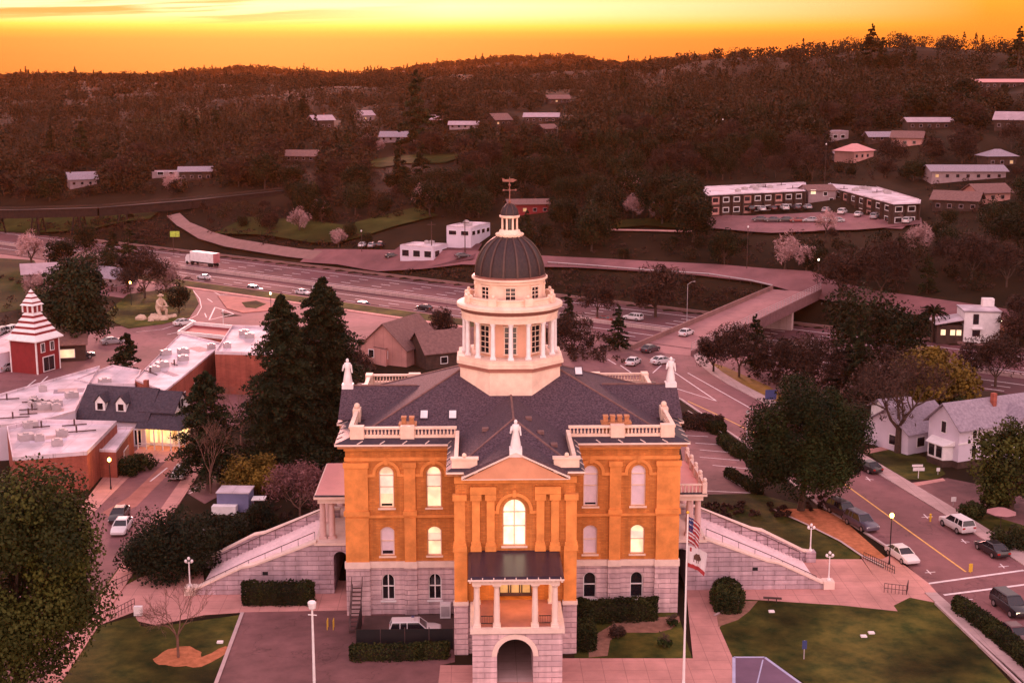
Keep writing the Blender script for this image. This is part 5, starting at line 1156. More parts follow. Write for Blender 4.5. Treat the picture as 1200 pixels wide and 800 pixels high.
# --- houses on the hills
HOUSES = [(98, 219, 12, 9, 4.5, 2.6, 'white', 'shingle_grey', 25, 'small white gabled house with a dormer above the trestle', 'g'),
 (195, 208, 13, 9, 3, .0, 'lilac', 'whiteroof', 5, 'low flat white-roofed house left of its long neighbour on the left slope', 'f'),
 (229, 212, 14, 10, 5, 1.6, 'timber', 'shingle_grey', 8, 'long two-level house with pale roof on the left slope', 'g'),
 (380, 151, 12, 9, 6, 2.2, 'concrete_pink', 'whiteroof', 30, 'pink two-storey house with white gable alone among the trees', 'g'),
 (352, 190, 15, 9, 3.5, 2.2, 'concrete_pink', 'shingle_brown', -10, 'brown-roofed rambling house above the green field', 'g'),
 (467, 167, 19, 9, 3.4, 2.2, 'white', 'shingle_grey', -6, 'long lilac-roofed white house above the green meadow', 'g'),
 (432, 142, 8, 7, 4.5, 2.2, 'white', 'whiteroof', 40, 'tiny pale gable peeping out left of the tall pine', 'g'),
 (506, 146, 11, 8, 3.5, 2, 'timber', 'whiteroof', 3, 'pale-roofed cabin just right of the tall pine', 'g'),
 (543, 152, 16, 8, 3.2, 1.6, 'white', 'whiteroof', -4, 'long low white-roofed house right of the tall pine', 'g'),
 (590, 148, 11, 10, 4.5, 3, 'concrete_pink', 'shingle_brown', 35, 'gabled house with turret-like roof behind the weathervane', 'g'),
 (634, 144, 19, 10, 4, 1.8, 'timber', 'whiteroof', -8, 'large grey-roofed house with long eaves right of the weathervane', 'g'),
 (645, 158, 8, 8, 4, 1.8, 'concrete_pink', 'shingle_brown', 30, 'small pink house below the large grey-roofed house', 'g'),
 (655, 122, 14, 8, 4, 2, 'timber', 'shingle_brown', 10, 'dark roofed house high on the middle hill', 'g'),
 (983, 165, 9, 8, 5, .0, 'lilac', 'whiteroof', 12, 'boxy lilac house with white flat roof on the right slope', 'f'),
 (1012, 188, 13, 10, 4.2, 2.6, 'cream', 'pinkroof', 38, 'cream house with pink hipped roof on the right slope', 'h'),
 (988, 188, 6, 5, 2.6, .8, 'lilac', 'whiteroof', 10, 'little white-roofed outbuilding beside the pink hipped roof', 'g'),
 (1062, 172, 12, 9, 4.5, 2.2, 'cream', 'shingle_brown', -25, 'cream gabled house below the long white roof', 'g'),
 (1090, 152, 19, 11, 4.0, 1.5, 'timber', 'whiteroof', -4, 'wide house with long white roof on the right hill', 'g'),
 (1032, 167, 10, 7, 3, 1.6, 'timber', 'shingle_grey', 5, 'low brown cottage with grey roof among right-hand oaks', 'g'),
 (1178, 104, 30, 14, 4, 1.4, 'timber', 'pinkroof', 2, 'long barn-like hall with pink roof at the upper right edge', 'g'),
 (1186, 152, 14, 10, 5, 2.6, 'concrete_pink', 'whiteroof', -30, 'pink-walled house with pale slanting roof at the right edge', 'g'),
 (1135, 212, 26, 12, 4, 1.6, 'white', 'shingle_grey', -3, 'long bluish-roofed building with bright white front on the right slope', 'g'),
 (1174, 196, 11, 9, 4.5, 2.2, 'timber', 'shingle_grey', 6, 'house with lilac hipped roof and pale chimney at far right', 'h'),
 (1118, 248, 14, 10, 4.5, 2.2, 'timber', 'shingle_brown', -30, 'brown-roofed house right of the apartment blocks', 'g'),
 (1165, 238, 12, 9, 4, 2.2, 'cream', 'shingle_brown', 15, 'cream cottage with brown roof at the right edge below the bluish roof', 'g'),
 (620, 252, 14, 9, 4.5, 1.2, 'redpaint', 'shingle_brown', 6, 'dark red two-storey house behind the dome cupola', 'g'),
 (120, 335, 11, 8, 3, 2, 'lilac', 'shingle_grey', -35, 'lilac-roofed house left of the roundabout', 'g'),
 (48, 330, 9, 7, 3, 2, 'white', 'whiteroof', 20, 'small white cottage at the left among the trees', 'g')]
for (px, py, w, d, h, rise, wl_, rf, rz, lab, k) in HOUSES:
    w, d, h, rise = w * .88, d * .85, h * .7, rise * .9; wl_ = {'white': 'housewall', 'lilac': 'housewall', 'cream': 'concrete_pink'}.get(wl_, 'timber' if wl_ == 'concrete_pink' else wl_); rf = {'whiteroof': 'houseroof'}.get(rf, rf); g = gnd(px, py); wins = [('f', u, .8, 1.0, .95, 'litdim' if (px + int(u * 3)) % 7 == 0 else 'glass') for u in np.arange(-w / 2 + 1.6, w / 2 - 1, 3.2)]  # white and lilac walls and white roofs take the shade-toned colours
    if k == 'f':
        ca, sa = math.cos(R(rz)), math.sin(R(rz)); poly = [(g[0] + ca * a - sa * b, g[1] + sa * a + ca * b) for a, b in ((-w / 2, 0), (w / 2, 0), (w / 2, d), (-w / 2, d))]
        flat_building('hill_house', lab, poly, h, wl_, rf, z0=g[2], par=.2, cat='house', windows=((0, .2, .4, .9, 2.1, 'glass'), (0, .6, .8, .9, 2.1, 'glass')))
    else:
        ang = R(rz); gable_house('hill_house', lab, (g[0] - math.sin(ang) * d / 2, g[1] + math.cos(ang) * d / 2, g[2] + .2), ang, w, d, h, rise, wl_, rf, wins=wins, hip=k == 'h', base=3.5, trim='housewall', over=.8, chim=(w * .2, d * .15) if h >= 4 and k == 'g' else None)
# distant pale buildings and a trestle
pR = gnd(332, 226)
TL = [(-222, 397, 1.0), (-171, 377, 2.6), (-138, 366, 4.4), (-106, 371, 6.6), (pR[0], pR[1], pR[2] + .4)]
tr = thing('railway_trestle', 'dark steel railway trestle crossing the valley on braced piers', 'bridge', (TL[0][0], TL[0][1], 0)); og = (TL[0][0], TL[0][1], 0)
tdark = mat('tarred_timber', (.022, .012, .010), rough=.9, var=.3)
for (x0_, y0_, z0_), (x1_, y1_, z1_) in zip(TL[:-1], TL[1:]):
    d = Vector((x1_ - x0_, y1_ - y0_)); Ls = d.length; d.normalize(); tn = Vector((-d.y, d.x)); vec = (x1_ - x0_, y1_ - y0_, z1_ - z0_)
    E_ = lambda o, z: (x0_ + tn.x * o, y0_ + tn.y * o, z0_ + z)
    for o in (-1.4, 1.4): MB(og).extr([E_(o - .15, -2.6), E_(o + .15, -2.6), E_(o + .15, .2), E_(o - .15, .2)], vec).build('girder', tdark, tr)
    MB(og).extr([E_(-1.8, .2), E_(1.8, .2), E_(1.8, .45), E_(-1.8, .45)], vec).build('deck', tdark, tr)
    mb = MB(og)
    for o in (-1.75, 1.75): mb.tube(E_(o, 1.3), (E_(o, 1.3)[0] + vec[0], E_(o, 1.3)[1] + vec[1], E_(o, 1.3)[2] + vec[2]), .09, n=4)
    mb.build('handrail', M['timber'], tr)
    k = max(1, round(Ls / 17))
    for j in range(k):
        f = (j + .5) / k; cx_, cy_, top = x0_ + vec[0] * f, y0_ + vec[1] * f, z0_ + vec[2] * f - 2.5; gz_ = float(H(cx_, cy_))
        if top - gz_ < 1.5: continue
        mb = MB(og)
        for a in (-1, 1):
            for b in (-1, 1):
                mb.tube((cx_ + tn.x * a * 2.4 + d.x * b * 1.9, cy_ + tn.y * a * 2.4 + d.y * b * 1.9, gz_ - 2), (cx_ + tn.x * a * 1.3 + d.x * b * 1.2, cy_ + tn.y * a * 1.3 + d.y * b * 1.2, top), .34, n=5)
            mb.tube((cx_ + tn.x * 2.4 * a - d.x * 1.9, cy_ + tn.y * 2.4 * a - d.y * 1.9, gz_), (cx_ + tn.x * 1.3 * a + d.x * 1.2, cy_ + tn.y * 1.3 * a + d.y * 1.2, top), .14, n=4)
        for f2 in (.35, .7, .98):
            z = gz_ + (top - gz_) * f2; w2 = 2.4 - 1.1 * f2
            for b in (-1.6, 1.6): mb.tube((cx_ - tn.x * w2 + d.x * b, cy_ - tn.y * w2 + d.y * b, z), (cx_ + tn.x * w2 + d.x * b, cy_ + tn.y * w2 + d.y * b, z), .16, n=4)
        mb.build('pier', tdark, tr)
# ================================================================ VEHICLES
CARM = {}
def paint(c):
    if c not in CARM:
        col = {'white': (.62, .55, .56), 'silver': (.34, .30, .32), 'black': (.014, .011, .014), 'plum': (.05, .032, .042), 'slate': (.085, .065, .095), 'red': (.20, .02, .02), 'maroon': (.08, .016, .02), 'blue': (.04, .05, .10)}[c]
        CARM[c] = mat('car_paint_' + c, col, rough=.28, var=.04, spec=.5, coat=.5)
    return CARM[c]
SPEC = {  # length, half width, stations (x, z bottom, z belt, width factor), cabin base x0 x1, cabin top x0 x1, roof z
 'sedan': (.90, [(-2.36, .42, .72, .82), (-2.25, .30, .93, .94), (-1.3, .22, 1.0, 1), (.9, .22, .97, 1), (1.75, .24, .86, .97), (2.25, .28, .74, .90), (2.38, .36, .62, .80)], (-1.85, 1.1), (-1.1, .22), 1.44, .34, 1.4),
 'suv': (.97, [(-2.42, .5, .9, .86), (-2.36, .36, 1.12, .96), (-1.3, .28, 1.16, 1), (.8, .28, 1.12, 1), (1.85, .30, 1.04, .97), (2.32, .34, .92, .92), (2.42, .42, .78, .84)], (-2.34, 1.1), (-2.1, .38), 1.78, .38, 1.45),
 'pickup': (.97, [(-2.75, .5, .98, .9), (-2.7, .42, 1.08, .97), (-.9, .34, 1.08, 1), (1.1, .34, 1.08, 1), (2.1, .36, 1.04, .97), (2.62, .42, .9, .92), (2.7, .5, .8, .86)], (-.95, 1.35), (-.7, .75), 1.8, .4, 1.65)}
PROTO = {}
def make_car(kind, color, name, lights=False):
    hw, stt, cb, ctp, zr, wr, wx = SPEC[kind]
    t = thing(name, 'car', 'car')
    mb = MB(); k = 0; ring_ = 10
    for (x, zb, zt, f) in stt:
        w = hw * f; mb.v += [(x, -w * .9, zb), (x, -w, zb + .15 * (zt - zb)), (x, -w, zb + .6 * (zt - zb)), (x, -w * .95, zt - .06), (x, -w * .84, zt), (x, w * .84, zt), (x, w * .95, zt - .06), (x, w, zb + .6 * (zt - zb)), (x, w, zb + .15 * (zt - zb)), (x, w * .9, zb)]
    n = len(stt)
    for i in range(n - 1): mb.f += [(i * 10 + j, (i + 1) * 10 + j, (i + 1) * 10 + (j + 1) % 10, i * 10 + (j + 1) % 10) for j in range(10)]
    mb.f += [tuple(range(10)), tuple(range((n - 1) * 10, n * 10))[::-1]]; mb.m = [0] * len(mb.f)
    mb.build('body', paint(color), t, smooth=True)
    zb = .93 if kind == 'sedan' else 1.08; wb, wt = hw * .9, hw * .70
    C8 = [(cb[0], -wb, zb), (cb[1], -wb, zb), (cb[1], wb, zb), (cb[0], wb, zb), (ctp[0], -wt, zr - .07), (ctp[1], -wt, zr - .07), (ctp[1], wt, zr - .07), (ctp[0], wt, zr - .07)]
    MB().add(C8, [(0, 1, 5, 4), (1, 2, 6, 5), (2, 3, 7, 6), (3, 0, 4, 7), (4, 5, 6, 7)]).build('windows', M['glass'], t)
    mb = MB(); q = [(ctp[0] - .04, wt + .02), (ctp[1] + .06, wt + .02)]
    mb.add([(q[0][0], -q[0][1], zr - .07), (q[1][0], -q[1][1], zr - .07), (q[1][0], q[1][1], zr - .07), (q[0][0], q[0][1], zr - .07), (q[0][0] + .1, -wt * .85, zr), (q[1][0] - .15, -wt * .85, zr), (q[1][0] - .15, wt * .85, zr), (q[0][0] + .1, wt * .85, zr)],
           [(4, 5, 6, 7), (0, 1, 5, 4), (1, 2, 6, 5), (2, 3, 7, 6), (3, 0, 4, 7)])
    for i, j in ((0, 4), (1, 5), (2, 6), (3, 7)): mb.tube(C8[i], C8[j], .06, .05, 5)
    for xa in ((cb[0] + cb[1]) / 2 - .1,) + (((cb[0] * .72 + cb[1] * .28),) if kind == 'suv' else ()):
        for s in (-1, 1): mb.tube((xa, s * (wb + .005), zb), (xa + (.1 if kind != 'suv' else 0), s * (wt + .005), zr - .07), .05, n=4)
    mb.build('roof', paint(color), t)
    for sx_ in (-1, 1):
        for sy_ in (-1, 1):
            y0, y1 = sorted((sy_ * (hw - .2), sy_ * (hw + .02)))
            wmb = MB().tube((sx_ * wx, y0, wr), (sx_ * wx, y1, wr), wr, n=14).build('wheel', M['tyre'], t)
            yo = sy_ * (hw + .025); MB().tube((sx_ * wx, yo - sy_ * .05, wr), (sx_ * wx, yo, wr), wr * .62, n=10).build('rim', M['rim'], wmb)
    xf, xb = stt[-2][0], stt[0][0]
    for s in (-1, 1):
        z = stt[-2][2] - .12; MB().box(xf - .12, xf + .08, *sorted((s * hw * .5, s * hw * .86)), z - .12, z + .04).build('headlight', M['head' if lights else 'lens'], t)
        z = stt[1][2] - .16; MB().box(xb - .02, xb + .14, *sorted((s * hw * .55, s * hw * .88)), z - .16, z + .03).build('taillight', M['red'], t)
    return t
def car(kind, color, p, heading, label, cat='car', group=None, lights=False, z=None, name=None):
    key = (kind, color, lights); nm = name or {'sedan': 'parked_car', 'suv': 'sport_utility_car', 'pickup': 'pickup_truck'}[kind]
    if key not in PROTO: PROTO[key] = o = make_car(kind, color, nm, lights)
    else: o = copy_tree(PROTO[key]); o.name = nm
    o.location = (p[0], p[1], (.02 if z is None else z)); o.rotation_euler = (0, 0, heading)
    if 'group' in o: del o['group']
    tag(o, label, cat, group); return o
DN, UP = R(-82), R(98)
car('sedan', 'black', at(1016, 551), R(112), 'black sedan parked by the kerb near the victorian house')
car('suv', 'slate', at(1009, 618), R(-72), 'dark station wagon with pale roof parked at the near kerb')
car('suv', 'plum', at(988, 604), R(-70), 'dark car half hidden by the big green tree at the kerb')
car('sedan', 'white', at(1057, 655), R(-77), 'white sedan parked beside the lit street lamp')
car('suv', 'white', at(1121, 620), R(104), 'white sport utility car parked at the far kerb')
car('sedan', 'black', at(1162, 648), R(102), 'black sedan parked at the far kerb in front of the white one')
car('suv', 'black', at(1184, 716), R(-80), 'black car driving down the street with headlights on', lights=True)
car('sedan', 'maroon', at(1190, 750), R(-82), 'dark maroon car waiting at the bottom right edge', lights=True)
car('sedan', 'white', at(804, 393), R(58), 'white car driving across the bridge', z=.05)
car('sedan', 'plum', at(762, 412), R(48), 'dark sedan waiting at the end of the bridge')
car('sedan', 'white', at(742, 427), R(65), 'white car left of two at the junction behind the roof')
car('sedan', 'white', at(776, 426), R(30), 'white sedan behind the right roof statue')
car('sedan', 'white', at(143, 622), R(-88), 'white car parked on the left street under the big tree')
car('sedan', 'black', at(140, 608), R(-88), 'dark car parked behind the white one on the left street')
car('sedan', 'white', at(212, 558), R(-90), 'white car nosing out beside the dark conifer')
car('pickup', 'black', at(94, 420), R(20), 'black pickup truck parked right of the red firehouse')
car('sedan', 'silver', at(12, 433), R(60), 'silver car parked left of the red firehouse')
car('sedan', 'white', at(216, 381), R(40), 'white car entering the roundabout road')
car('sedan', 'silver', at(132, 403), R(30), 'silver car parked near the roundabout trees')
for i, (px, py) in enumerate(((5, 392), (16, 390), (28, 388), (38, 386))): car('suv', ('silver', 'white', 'plum', 'silver')[i], at(px, py), R(75), 'car in the parked row behind the white canopy', group='cars parked behind the white canopy')
FWD = math.atan2(TY, TX)
for px, py, k, c, rv, lab in ((239, 327, 'sedan', 'white', 1, 'white car on the freeway nearest the box truck'), (299, 342, 'suv', 'white', 0, 'white van-like car leading the left pair on the freeway'), (355, 345, 'sedan', 'white', 0, 'white sedan beside the top of the tall conifers'),
        (376, 342, 'suv', 'white', 0, 'white car just right of the conifer top on the freeway'), (428, 362, 'suv', 'silver', 0, 'silver car on the freeway left of the brown-roofed house'), (497, 363, 'sedan', 'black', 1, 'dark sedan on the freeway left of the dome'),
        (706, 377, 'sedan', 'red', 1, 'red car on the freeway right of the dome'), (742, 375, 'suv', 'white', 1, 'white car passing toward the bridge on the freeway'), (694, 403, 'sedan', 'silver', 0, 'silver car on the near freeway lanes right of the dome')):
    p = at(px, py, FWZ); car(k, c, p, FWD + (math.pi if rv else 0), lab, z=FWZ + .02)
for px, py, c, rz, lab in ((460, 305, 'black', 10, 'dark car at the stop line left of the white offices'), (542, 304, 'plum', 20, 'dark car below the lilac office building'), (425, 292, 'white', 80, 'white car parked left of its silver neighbour by the offices'), (436, 291, 'silver', 80, 'silver car parked among three by the white offices'), (446, 291, 'plum', 80, 'dark car parked nearest the white offices')):
    g = gnd(px, py); car('sedan', c, g, R(rz), lab, z=g[2] + .4)
rnd = random.Random(3)
for i in range(9):
    px = 838 + i * 13.5; g = gnd(px, 251 - i * .45); car('sedan' if i % 3 else 'suv', ('white', 'plum', 'silver', 'black', 'white', 'maroon')[i % 6], g, R(95 + rnd.uniform(-4, 4)), 'car in the row parked against the left apartment block', group='cars parked at the left apartments', z=g[2] + .6)
for i in range(7):
    px = 890 + i * 15; g = gnd(px, 262 + i * .25); car('sedan', ('plum', 'plum', 'black', 'red', 'silver', 'white', 'silver')[i], g, R(170), 'car in the middle row of the apartment car park', group='cars in the middle of the apartment car park', z=g[2] + .6)
for i in range(6):
    px = 968 + i * 19; g = gnd(px, 251 + i * 2.7); car('suv' if i % 2 else 'sedan', ('silver', 'white', 'white', 'silver', 'black', 'white')[i], g, R(60), 'car in the row parked along the right apartment block', group='cars parked at the right apartments', z=g[2] + .6)
# police car in the screened yard
pc = car('suv', 'white', (-9.2, -5.6), R(2), 'white police sport utility car with black doors inside the fenced yard')
for s in (-1, 1):
    MB().box(-1.3, .95, *sorted((s * .955, s * .99)), .35, 1.08).build('door', paint('black'), pc)
mb = MB(); mb.box(-.35, -.05, -.55, .55, 1.79, 1.90); lb = mb.build('light_bar', M['lens'], pc); MB().box(-.34, -.06, .1, .54, 1.80, 1.915).build('blue_lens', M['bluepaint'], lb)
# white box truck on the freeway
p = at(240, 311, FWZ); tk = thing('box_truck', 'white freight truck with long box trailer on the freeway at left', 'truck', (p[0], p[1], FWZ), FWD + math.pi)
MB().box(-5.5, 5.2, -1.3, 1.3, 1.2, 4.1).build('trailer', M['white'], tk); MB().box(-5.58, -5.5, -1.25, 1.25, 1.25, 4.05).build('rear_door', mat('rose_door', (.42, .14, .15)), tk)
mb = MB(); mb.extr([(5.6, -1.2, .7), (7.6, -1.2, .7), (7.6, -1.2, 1.9), (6.9, -1.2, 3.0), (5.6, -1.2, 3.2)], (0, 2.4, 0)); cbn = mb.build('cab', M['white'], tk); MB().extr([(7.62, -1.0, 2.0), (6.95, -1.0, 2.95), (6.9, -1.0, 2.9), (7.55, -1.0, 1.98)], (0, 2, 0)).build('windscreen', M['glass'], cbn)
for x in (-4.6, -3.5, 4.6, 6.8):
    for s in (-1, 1): MB().tube((x, s * .95, .5), (x, s * 1.25, .5), .5, n=12).build('wheel', M['tyre'], tk)
MB().box(-5.4, 6.5, -.5, .5, .7, 1.18).build('chassis', M['black'], tk)

# ================================================================ STREET FURNITURE
def acorn_post(loc, label):
    t = thing('lamp_post', label, 'lamp post', loc, group='white lamp posts on the stair ends')
    MB().lathe(0, 0, [(.22, 0), (.22, .12), (.11, .22), (.07, .5), (.06, 2.5), (.09, 2.55)], 10).build('post', M['white'], t)
    mb = MB(); mb.tube((-.3, 0, 2.45), (.3, 0, 2.45), .035, n=6); mb.build('crossbar', M['white'], t)
    for x, z in ((-.3, 2.62), (.3, 2.62), (0, 2.9)): MB().blob((x, 0, z), (.15, .15, .18), 8, 6).build('globe', M['white'], t)
for x, y, z, lb in ((-32.3, 13.65, 1.15, 'white lamp post on the back end of the left stair'), (-32.3, 5.8, .85, 'white lamp post on the front end of the left stair'), (32.3, 13.65, 1.15, 'white lamp post on the back end of the right stair'), (32.3, 5.8, .85, 'white lamp post on the front end of the right stair')): acorn_post((x, y, z), lb)
g = at(368.5, 806)
t = thing('street_light', 'tall white pole light with square head in the parking yard', 'street light', (*g, 0))
zt = 7.1
MB().lathe(0, 0, [(.16, 0), (.13, .4), (.09, zt - .5), (.08, zt)], 10).build('pole', M['white'], t)
mb = MB(); mb.lathe(0, 0, [(.05, zt), (.30, zt + .12), (.38, zt + .62), (.3, zt + .72), (0, zt + .76)], 8); mb.build('lamp_head', M['white'], t)
MB().tube((-.36, 0, zt - .45), (.36, .1, zt - .55), .05, n=6).build('crossarm', M['white'], t)
def pole_light(p, h, label, r=.07, m='white', lit=None, power=0, z=0.0, arm=0.0, rz=0.0, name='street_light'):
    t = thing(name, label, 'street light', (p[0], p[1], z), rz)
    MB().lathe(0, 0, [(r * 1.8, 0), (r * 1.5, .3), (r, .5), (r * .8, h)], 8).build('pole', M[m], t)
    if arm:
        mb = MB(); mb.tube((0, 0, h - .1), (arm * .6, 0, h + .35), r * .6, n=6); mb.tube((arm * .6, 0, h + .35), (arm, 0, h + .4), r * .6, n=6); mb.build('arm', M[m], t)
        MB().blob((arm + .3, 0, h + .36), (.42, .16, .1), 8, 5).build('lamp_head', M[lit or 'greysteel'], t); lp = (arm + .3, 0, h + .1)
    else:
        mb = MB(); mb.lathe(0, 0, [(.1, h), (.2, h + .1), (.24, h + .3), (.12, h + .5), (0, h + .55)], 10); mb.build('lamp_head', M[lit or 'white'], t); lp = (0, 0, h + .3)
    if power:
        l = bpy.data.lights.new('street_lamp_light', 'POINT'); l.energy = power; l.color = (1, .5, .12); l.shadow_soft_size = .25
        o = bpy.data.objects.new('street_lamp_light', l); o.location = (lp[0], lp[1] - .32, lp[2]); o.parent = t; COL.objects.link(o)
    return t
pole_light(at(1042, 661), 5.2, 'dark street lamp glowing orange beside the white sedan', m='black', lit='lamp', power=420)
pole_light(at(383.5, 522), 8.2, 'slim pale pole light in front of the tall conifers', m='greysteel')
pole_light(at(875, 516), 3.9, 'slim white pole light at the kerb right of the parking lot', m='white')
pole_light(at(262, 386), 3.6, 'thin white pole light on the roundabout by the brick building', m='white')
pole_light(at(154, 358), 5.0, 'street lamp glowing yellow beside the pale rock statue', m='black', lit='lamp', power=380)
pole_light(at(318, 372), 5.0, 'street lamp glowing yellow left of the conifer tops', m='black', lit='lampwhite', power=350)
pole_light(at(67, 428), 6.0, 'street lamp glowing orange on the corner of the red firehouse', m='black', lit='lamp', power=420)
pole_light(at(130, 573), 3.6, 'street lamp glowing yellow behind the big front tree', m='black', lit='lamp', power=260)
for px, py, h, rz, lb in ((805, 372, 9, 40, 'freeway light with curved arm in front of the bank left of the bridge'), (954, 455, 9, 150, 'grey freeway light with curved arm right of the bridge'), (925, 462, 8, 200, 'grey light pole by the bare trees right of the street')):
    pole_light(at(px, py, -5), h, lb, m='greysteel', arm=2.0, rz=R(rz), z=-6.0)
for px, py, h, lb in ((875, 318, 11, 'tall lamp pole beside the far road left of the bridge end'), (958, 335, 6, 'short lamp pole at the far end of the bridge'), (1036, 328, 7, 'lamp pole glowing white above the far road at right'), (966, 222, 14, 'tall thin pole between the apartment blocks'), (846, 178, 12, 'floodlight pole on the slope behind the left apartments'), (424, 300, 7, 'lamp pole left of the white offices')):
    g = gnd(px, py); pole_light(g, h, lb, z=g[2], m='timber', lit='lampwhite' if px in (1036, 958) else None, r=.1)
for px, py, lb in ((545, 298, 'wooden utility pole before the lilac office building'), (506, 300, 'wooden utility pole before the low white office'), (1132, 318, 'wooden utility pole among dark trees at right')):
    g = gnd(px, py); t = thing('utility_pole', lb, 'utility pole', g); MB().tube((0, 0, 0), (0, 0, 10), .16, .11, 7).build('pole', M['timber'], t); MB().box(-1.2, 1.2, -.08, .08, 9.0, 9.2).build('crossarm', M['timber'], t)
# flag pole
fx, fy = at(801, 800)
t = thing('flag_pole', 'tall white flag pole standing on the walk right of the portico', 'flag pole', (fx, fy, 0))
MB().lathe(0, 0, [(.16, 0), (.13, .3), (.09, 4), (.055, 15.2)], 10).build('pole', M['white'], t); MB().blob((0, 0, 15.3), .14).build('finial', M['yellowpaint'], t)
def flag(name, label, z0, z1, wd, colors, nm_mats):
    """limp cloth: folds across its width, sagging to the free end; colour bands chosen per face"""
    nu, nv = 22, 16; mb = MB(); vs = []
    for j in range(nv + 1):
        for i in range(nu + 1):
            u, v = i / nu, j / nv
            vs.append((.1 + wd * u * (.72 - .12 * v), .16 * math.sin(u * 9 + v * 2.2) * u + .07 * math.sin(u * 21 + 1), z1 - (z1 - z0) * v - .55 * u * u - .25 * u))
    mb.v = vs
    for j in range(nv):
        for i in range(nu): mb.f.append((j * (nu + 1) + i, j * (nu + 1) + i + 1, (j + 1) * (nu + 1) + i + 1, (j + 1) * (nu + 1) + i)); mb.m.append(colors((i + .5) / nu, (j + .5) / nv))
    o = mb.build(name, nm_mats); o.location = (fx, fy, 0); tag(o, label, 'flag'); return o
fw_, fr_, fb_ = mat('flag_white', (.56, .47, .49), var=.08), mat('flag_red', (.30, .03, .035), var=.05), mat('flag_blue', (.03, .03, .12), var=.05)
flag('national_flag', 'red white and blue striped flag hanging limp on the tall pole', 12.7, 14.9, 1.35, lambda u, v: 2 if (u < .42 and v < .54 and not (int(u * 24) % 2 and int(v * 16) % 3 == 1)) else (1 if int(v * 13) % 2 == 0 else 0), [fw_, fr_, fb_])
flag('state_flag', 'white flag with brown bear, red star and red bottom stripe below the striped flag', 10.5, 12.4, 2.3, lambda u, v: 1 if v > .84 or (u < .2 and v < .24 and u > .08 and v > .08) else (2 if ((u - .52) / .2) ** 2 + ((v - .42) / .17) ** 2 < 1 or (abs(u - .52) < .2 and .5 < v < .68 and int(u * 20) % 3 == 0) else 0), [fw_, fr_, mat('bear_brown', (.09, .04, .03), var=.1)])
# black screen fence round the police yard
t = thing('screen_fence', 'black screened metal fence around the police car yard', 'fence', (-10, -8.6, 0))
F = [(-14.4, -2.6), (-14.4, -8.5), (-5.6, -8.5)]
for (a, b) in zip(F[:-1], F[1:]):
    og = (-10, -8.6, 0); d = Vector(b) - Vector(a); ang = math.atan2(d.y, d.x); m_ = (Vector(a) + Vector(b)) / 2
    MB(og).obox(m_, ang, d.length / 2, .03, .08, 2.05).build('screen', M['black'], t)
    k = max(2, int(d.length / 1.9))
    for i in range(k + 1): pz_ = Vector(a) + d * i / k; MB(og).tube((pz_.x, pz_.y, 0), (pz_.x, pz_.y, 2.2), .05, n=6).build('fence_post', M['steel'], t)
flat('yard_floor', [(-14.3, -8.4), (-5.6, -8.4), (-5.6, -.3), (-14.3, -.3)], mat('yard_concrete', (.085, .048, .045), var=.2), .03, px=False)
t = thing('steel_stair', 'rusty steel stair leaning down along the left stone wall', 'stair', (-14.9, -1.6, 0))
mb = MB(); L = Vector((1.0, 1.3)); 
for o in (-.45, .45): mb.extr([(o - .05, -3.0, 0), (o + .05, -3.0, 0), (o + .05, -3.0, .3), (o - .05, -3.0, .3)], (0, 3.6, 3.2))
mb.build('stringer', M['steel'], t)
for i in range(11): MB().box(-.42, .42, -2.9 + i * .33, -2.65 + i * .33, .2 + i * .29, .25 + i * .29).build('tread', M['steel'], t)
mb = MB()
for o in (-.5, .5): mb.tube((o, -3.0, 1.1), (o, .6, 4.2), .04, n=5); [mb.tube((o, -3.0 + k * .9, .1 + k * .8), (o, -3.0 + k * .9, 1.1 + k * .78), .03, n=4) for k in range(5)]
mb.build('handrail', M['steel'], t)
t = thing('air_unit', 'small pale air conditioner box on the wall corner of the police yard', 'air unit', (-6.5, -1.0, 0)); MB().box(-.5, .5, -.4, .4, .1, 1.5).build('casing', M['white'], t); MB().box(-.4, .4, -.44, -.4, .3, 1.3).build('grille', M['greysteel'], t)
for px, lb in ((384, 'left yellow hoop bollard on the parking yard'), (391, 'right yellow hoop bollard on the parking yard')):
    t = tag(MB().tube((0, -.35, 0), (0, -.35, .9), .04, n=6).tube((0, -.35, .9), (0, .35, .9), .04, n=6).tube((0, .35, .9), (0, .35, 0), .04, n=6).build('bollard', M['yellowpaint']), lb, 'bollard'); t.location = (*at(px, 736), 0)
def sign(name, p, label, w, h, z, m, post='greysteel', rz=0.0, zz=0.0, back=None, cat='sign'):
    t = thing(name, label, cat, (p[0], p[1], zz), rz); MB().box(-.04, .04, -.03, .03, 0, z + h).build('post', M[post], t); MB().box(-w / 2, w / 2, -.07, -.035, z, z + h).build('panel', M[m], t); return t
sign('blue_sign', at(942, 772), 'small blue sign on a post in the right lawn', .42, .8, 1.0, 'bluepaint')
t = sign('yard_sign', at(1076, 560), 'white post sign with double boards on the lawn before the victorian house', 1.5, .45, 1.0, 'white', post='white'); MB().box(-.9, .5, -.08, -.04, 1.55, 1.85).build('upper_panel', M['white'], t)
sign('parking_sign', at(1117, 592), 'small square white sign at the corner of the neighbour lot', .6, .6, .5, 'white')
sign('parking_sign', at(1099, 556), 'tiny white sign beside the path of the victorian house', .45, .45, .5, 'white')
t = sign('crossing_sign', at(1137, 671), 'yellow crossing paddle standing in the street by the crosswalk', .4, .9, .15, 'yellowpaint', post='yellowpaint')
sign('road_sign', at(903, 470), 'small teal sign board on the golden grass right of the street', 1.8, 1.6, .3, mat('teal_paint', (.05, .16, .18), var=.1).name if False else 'bluepaint')
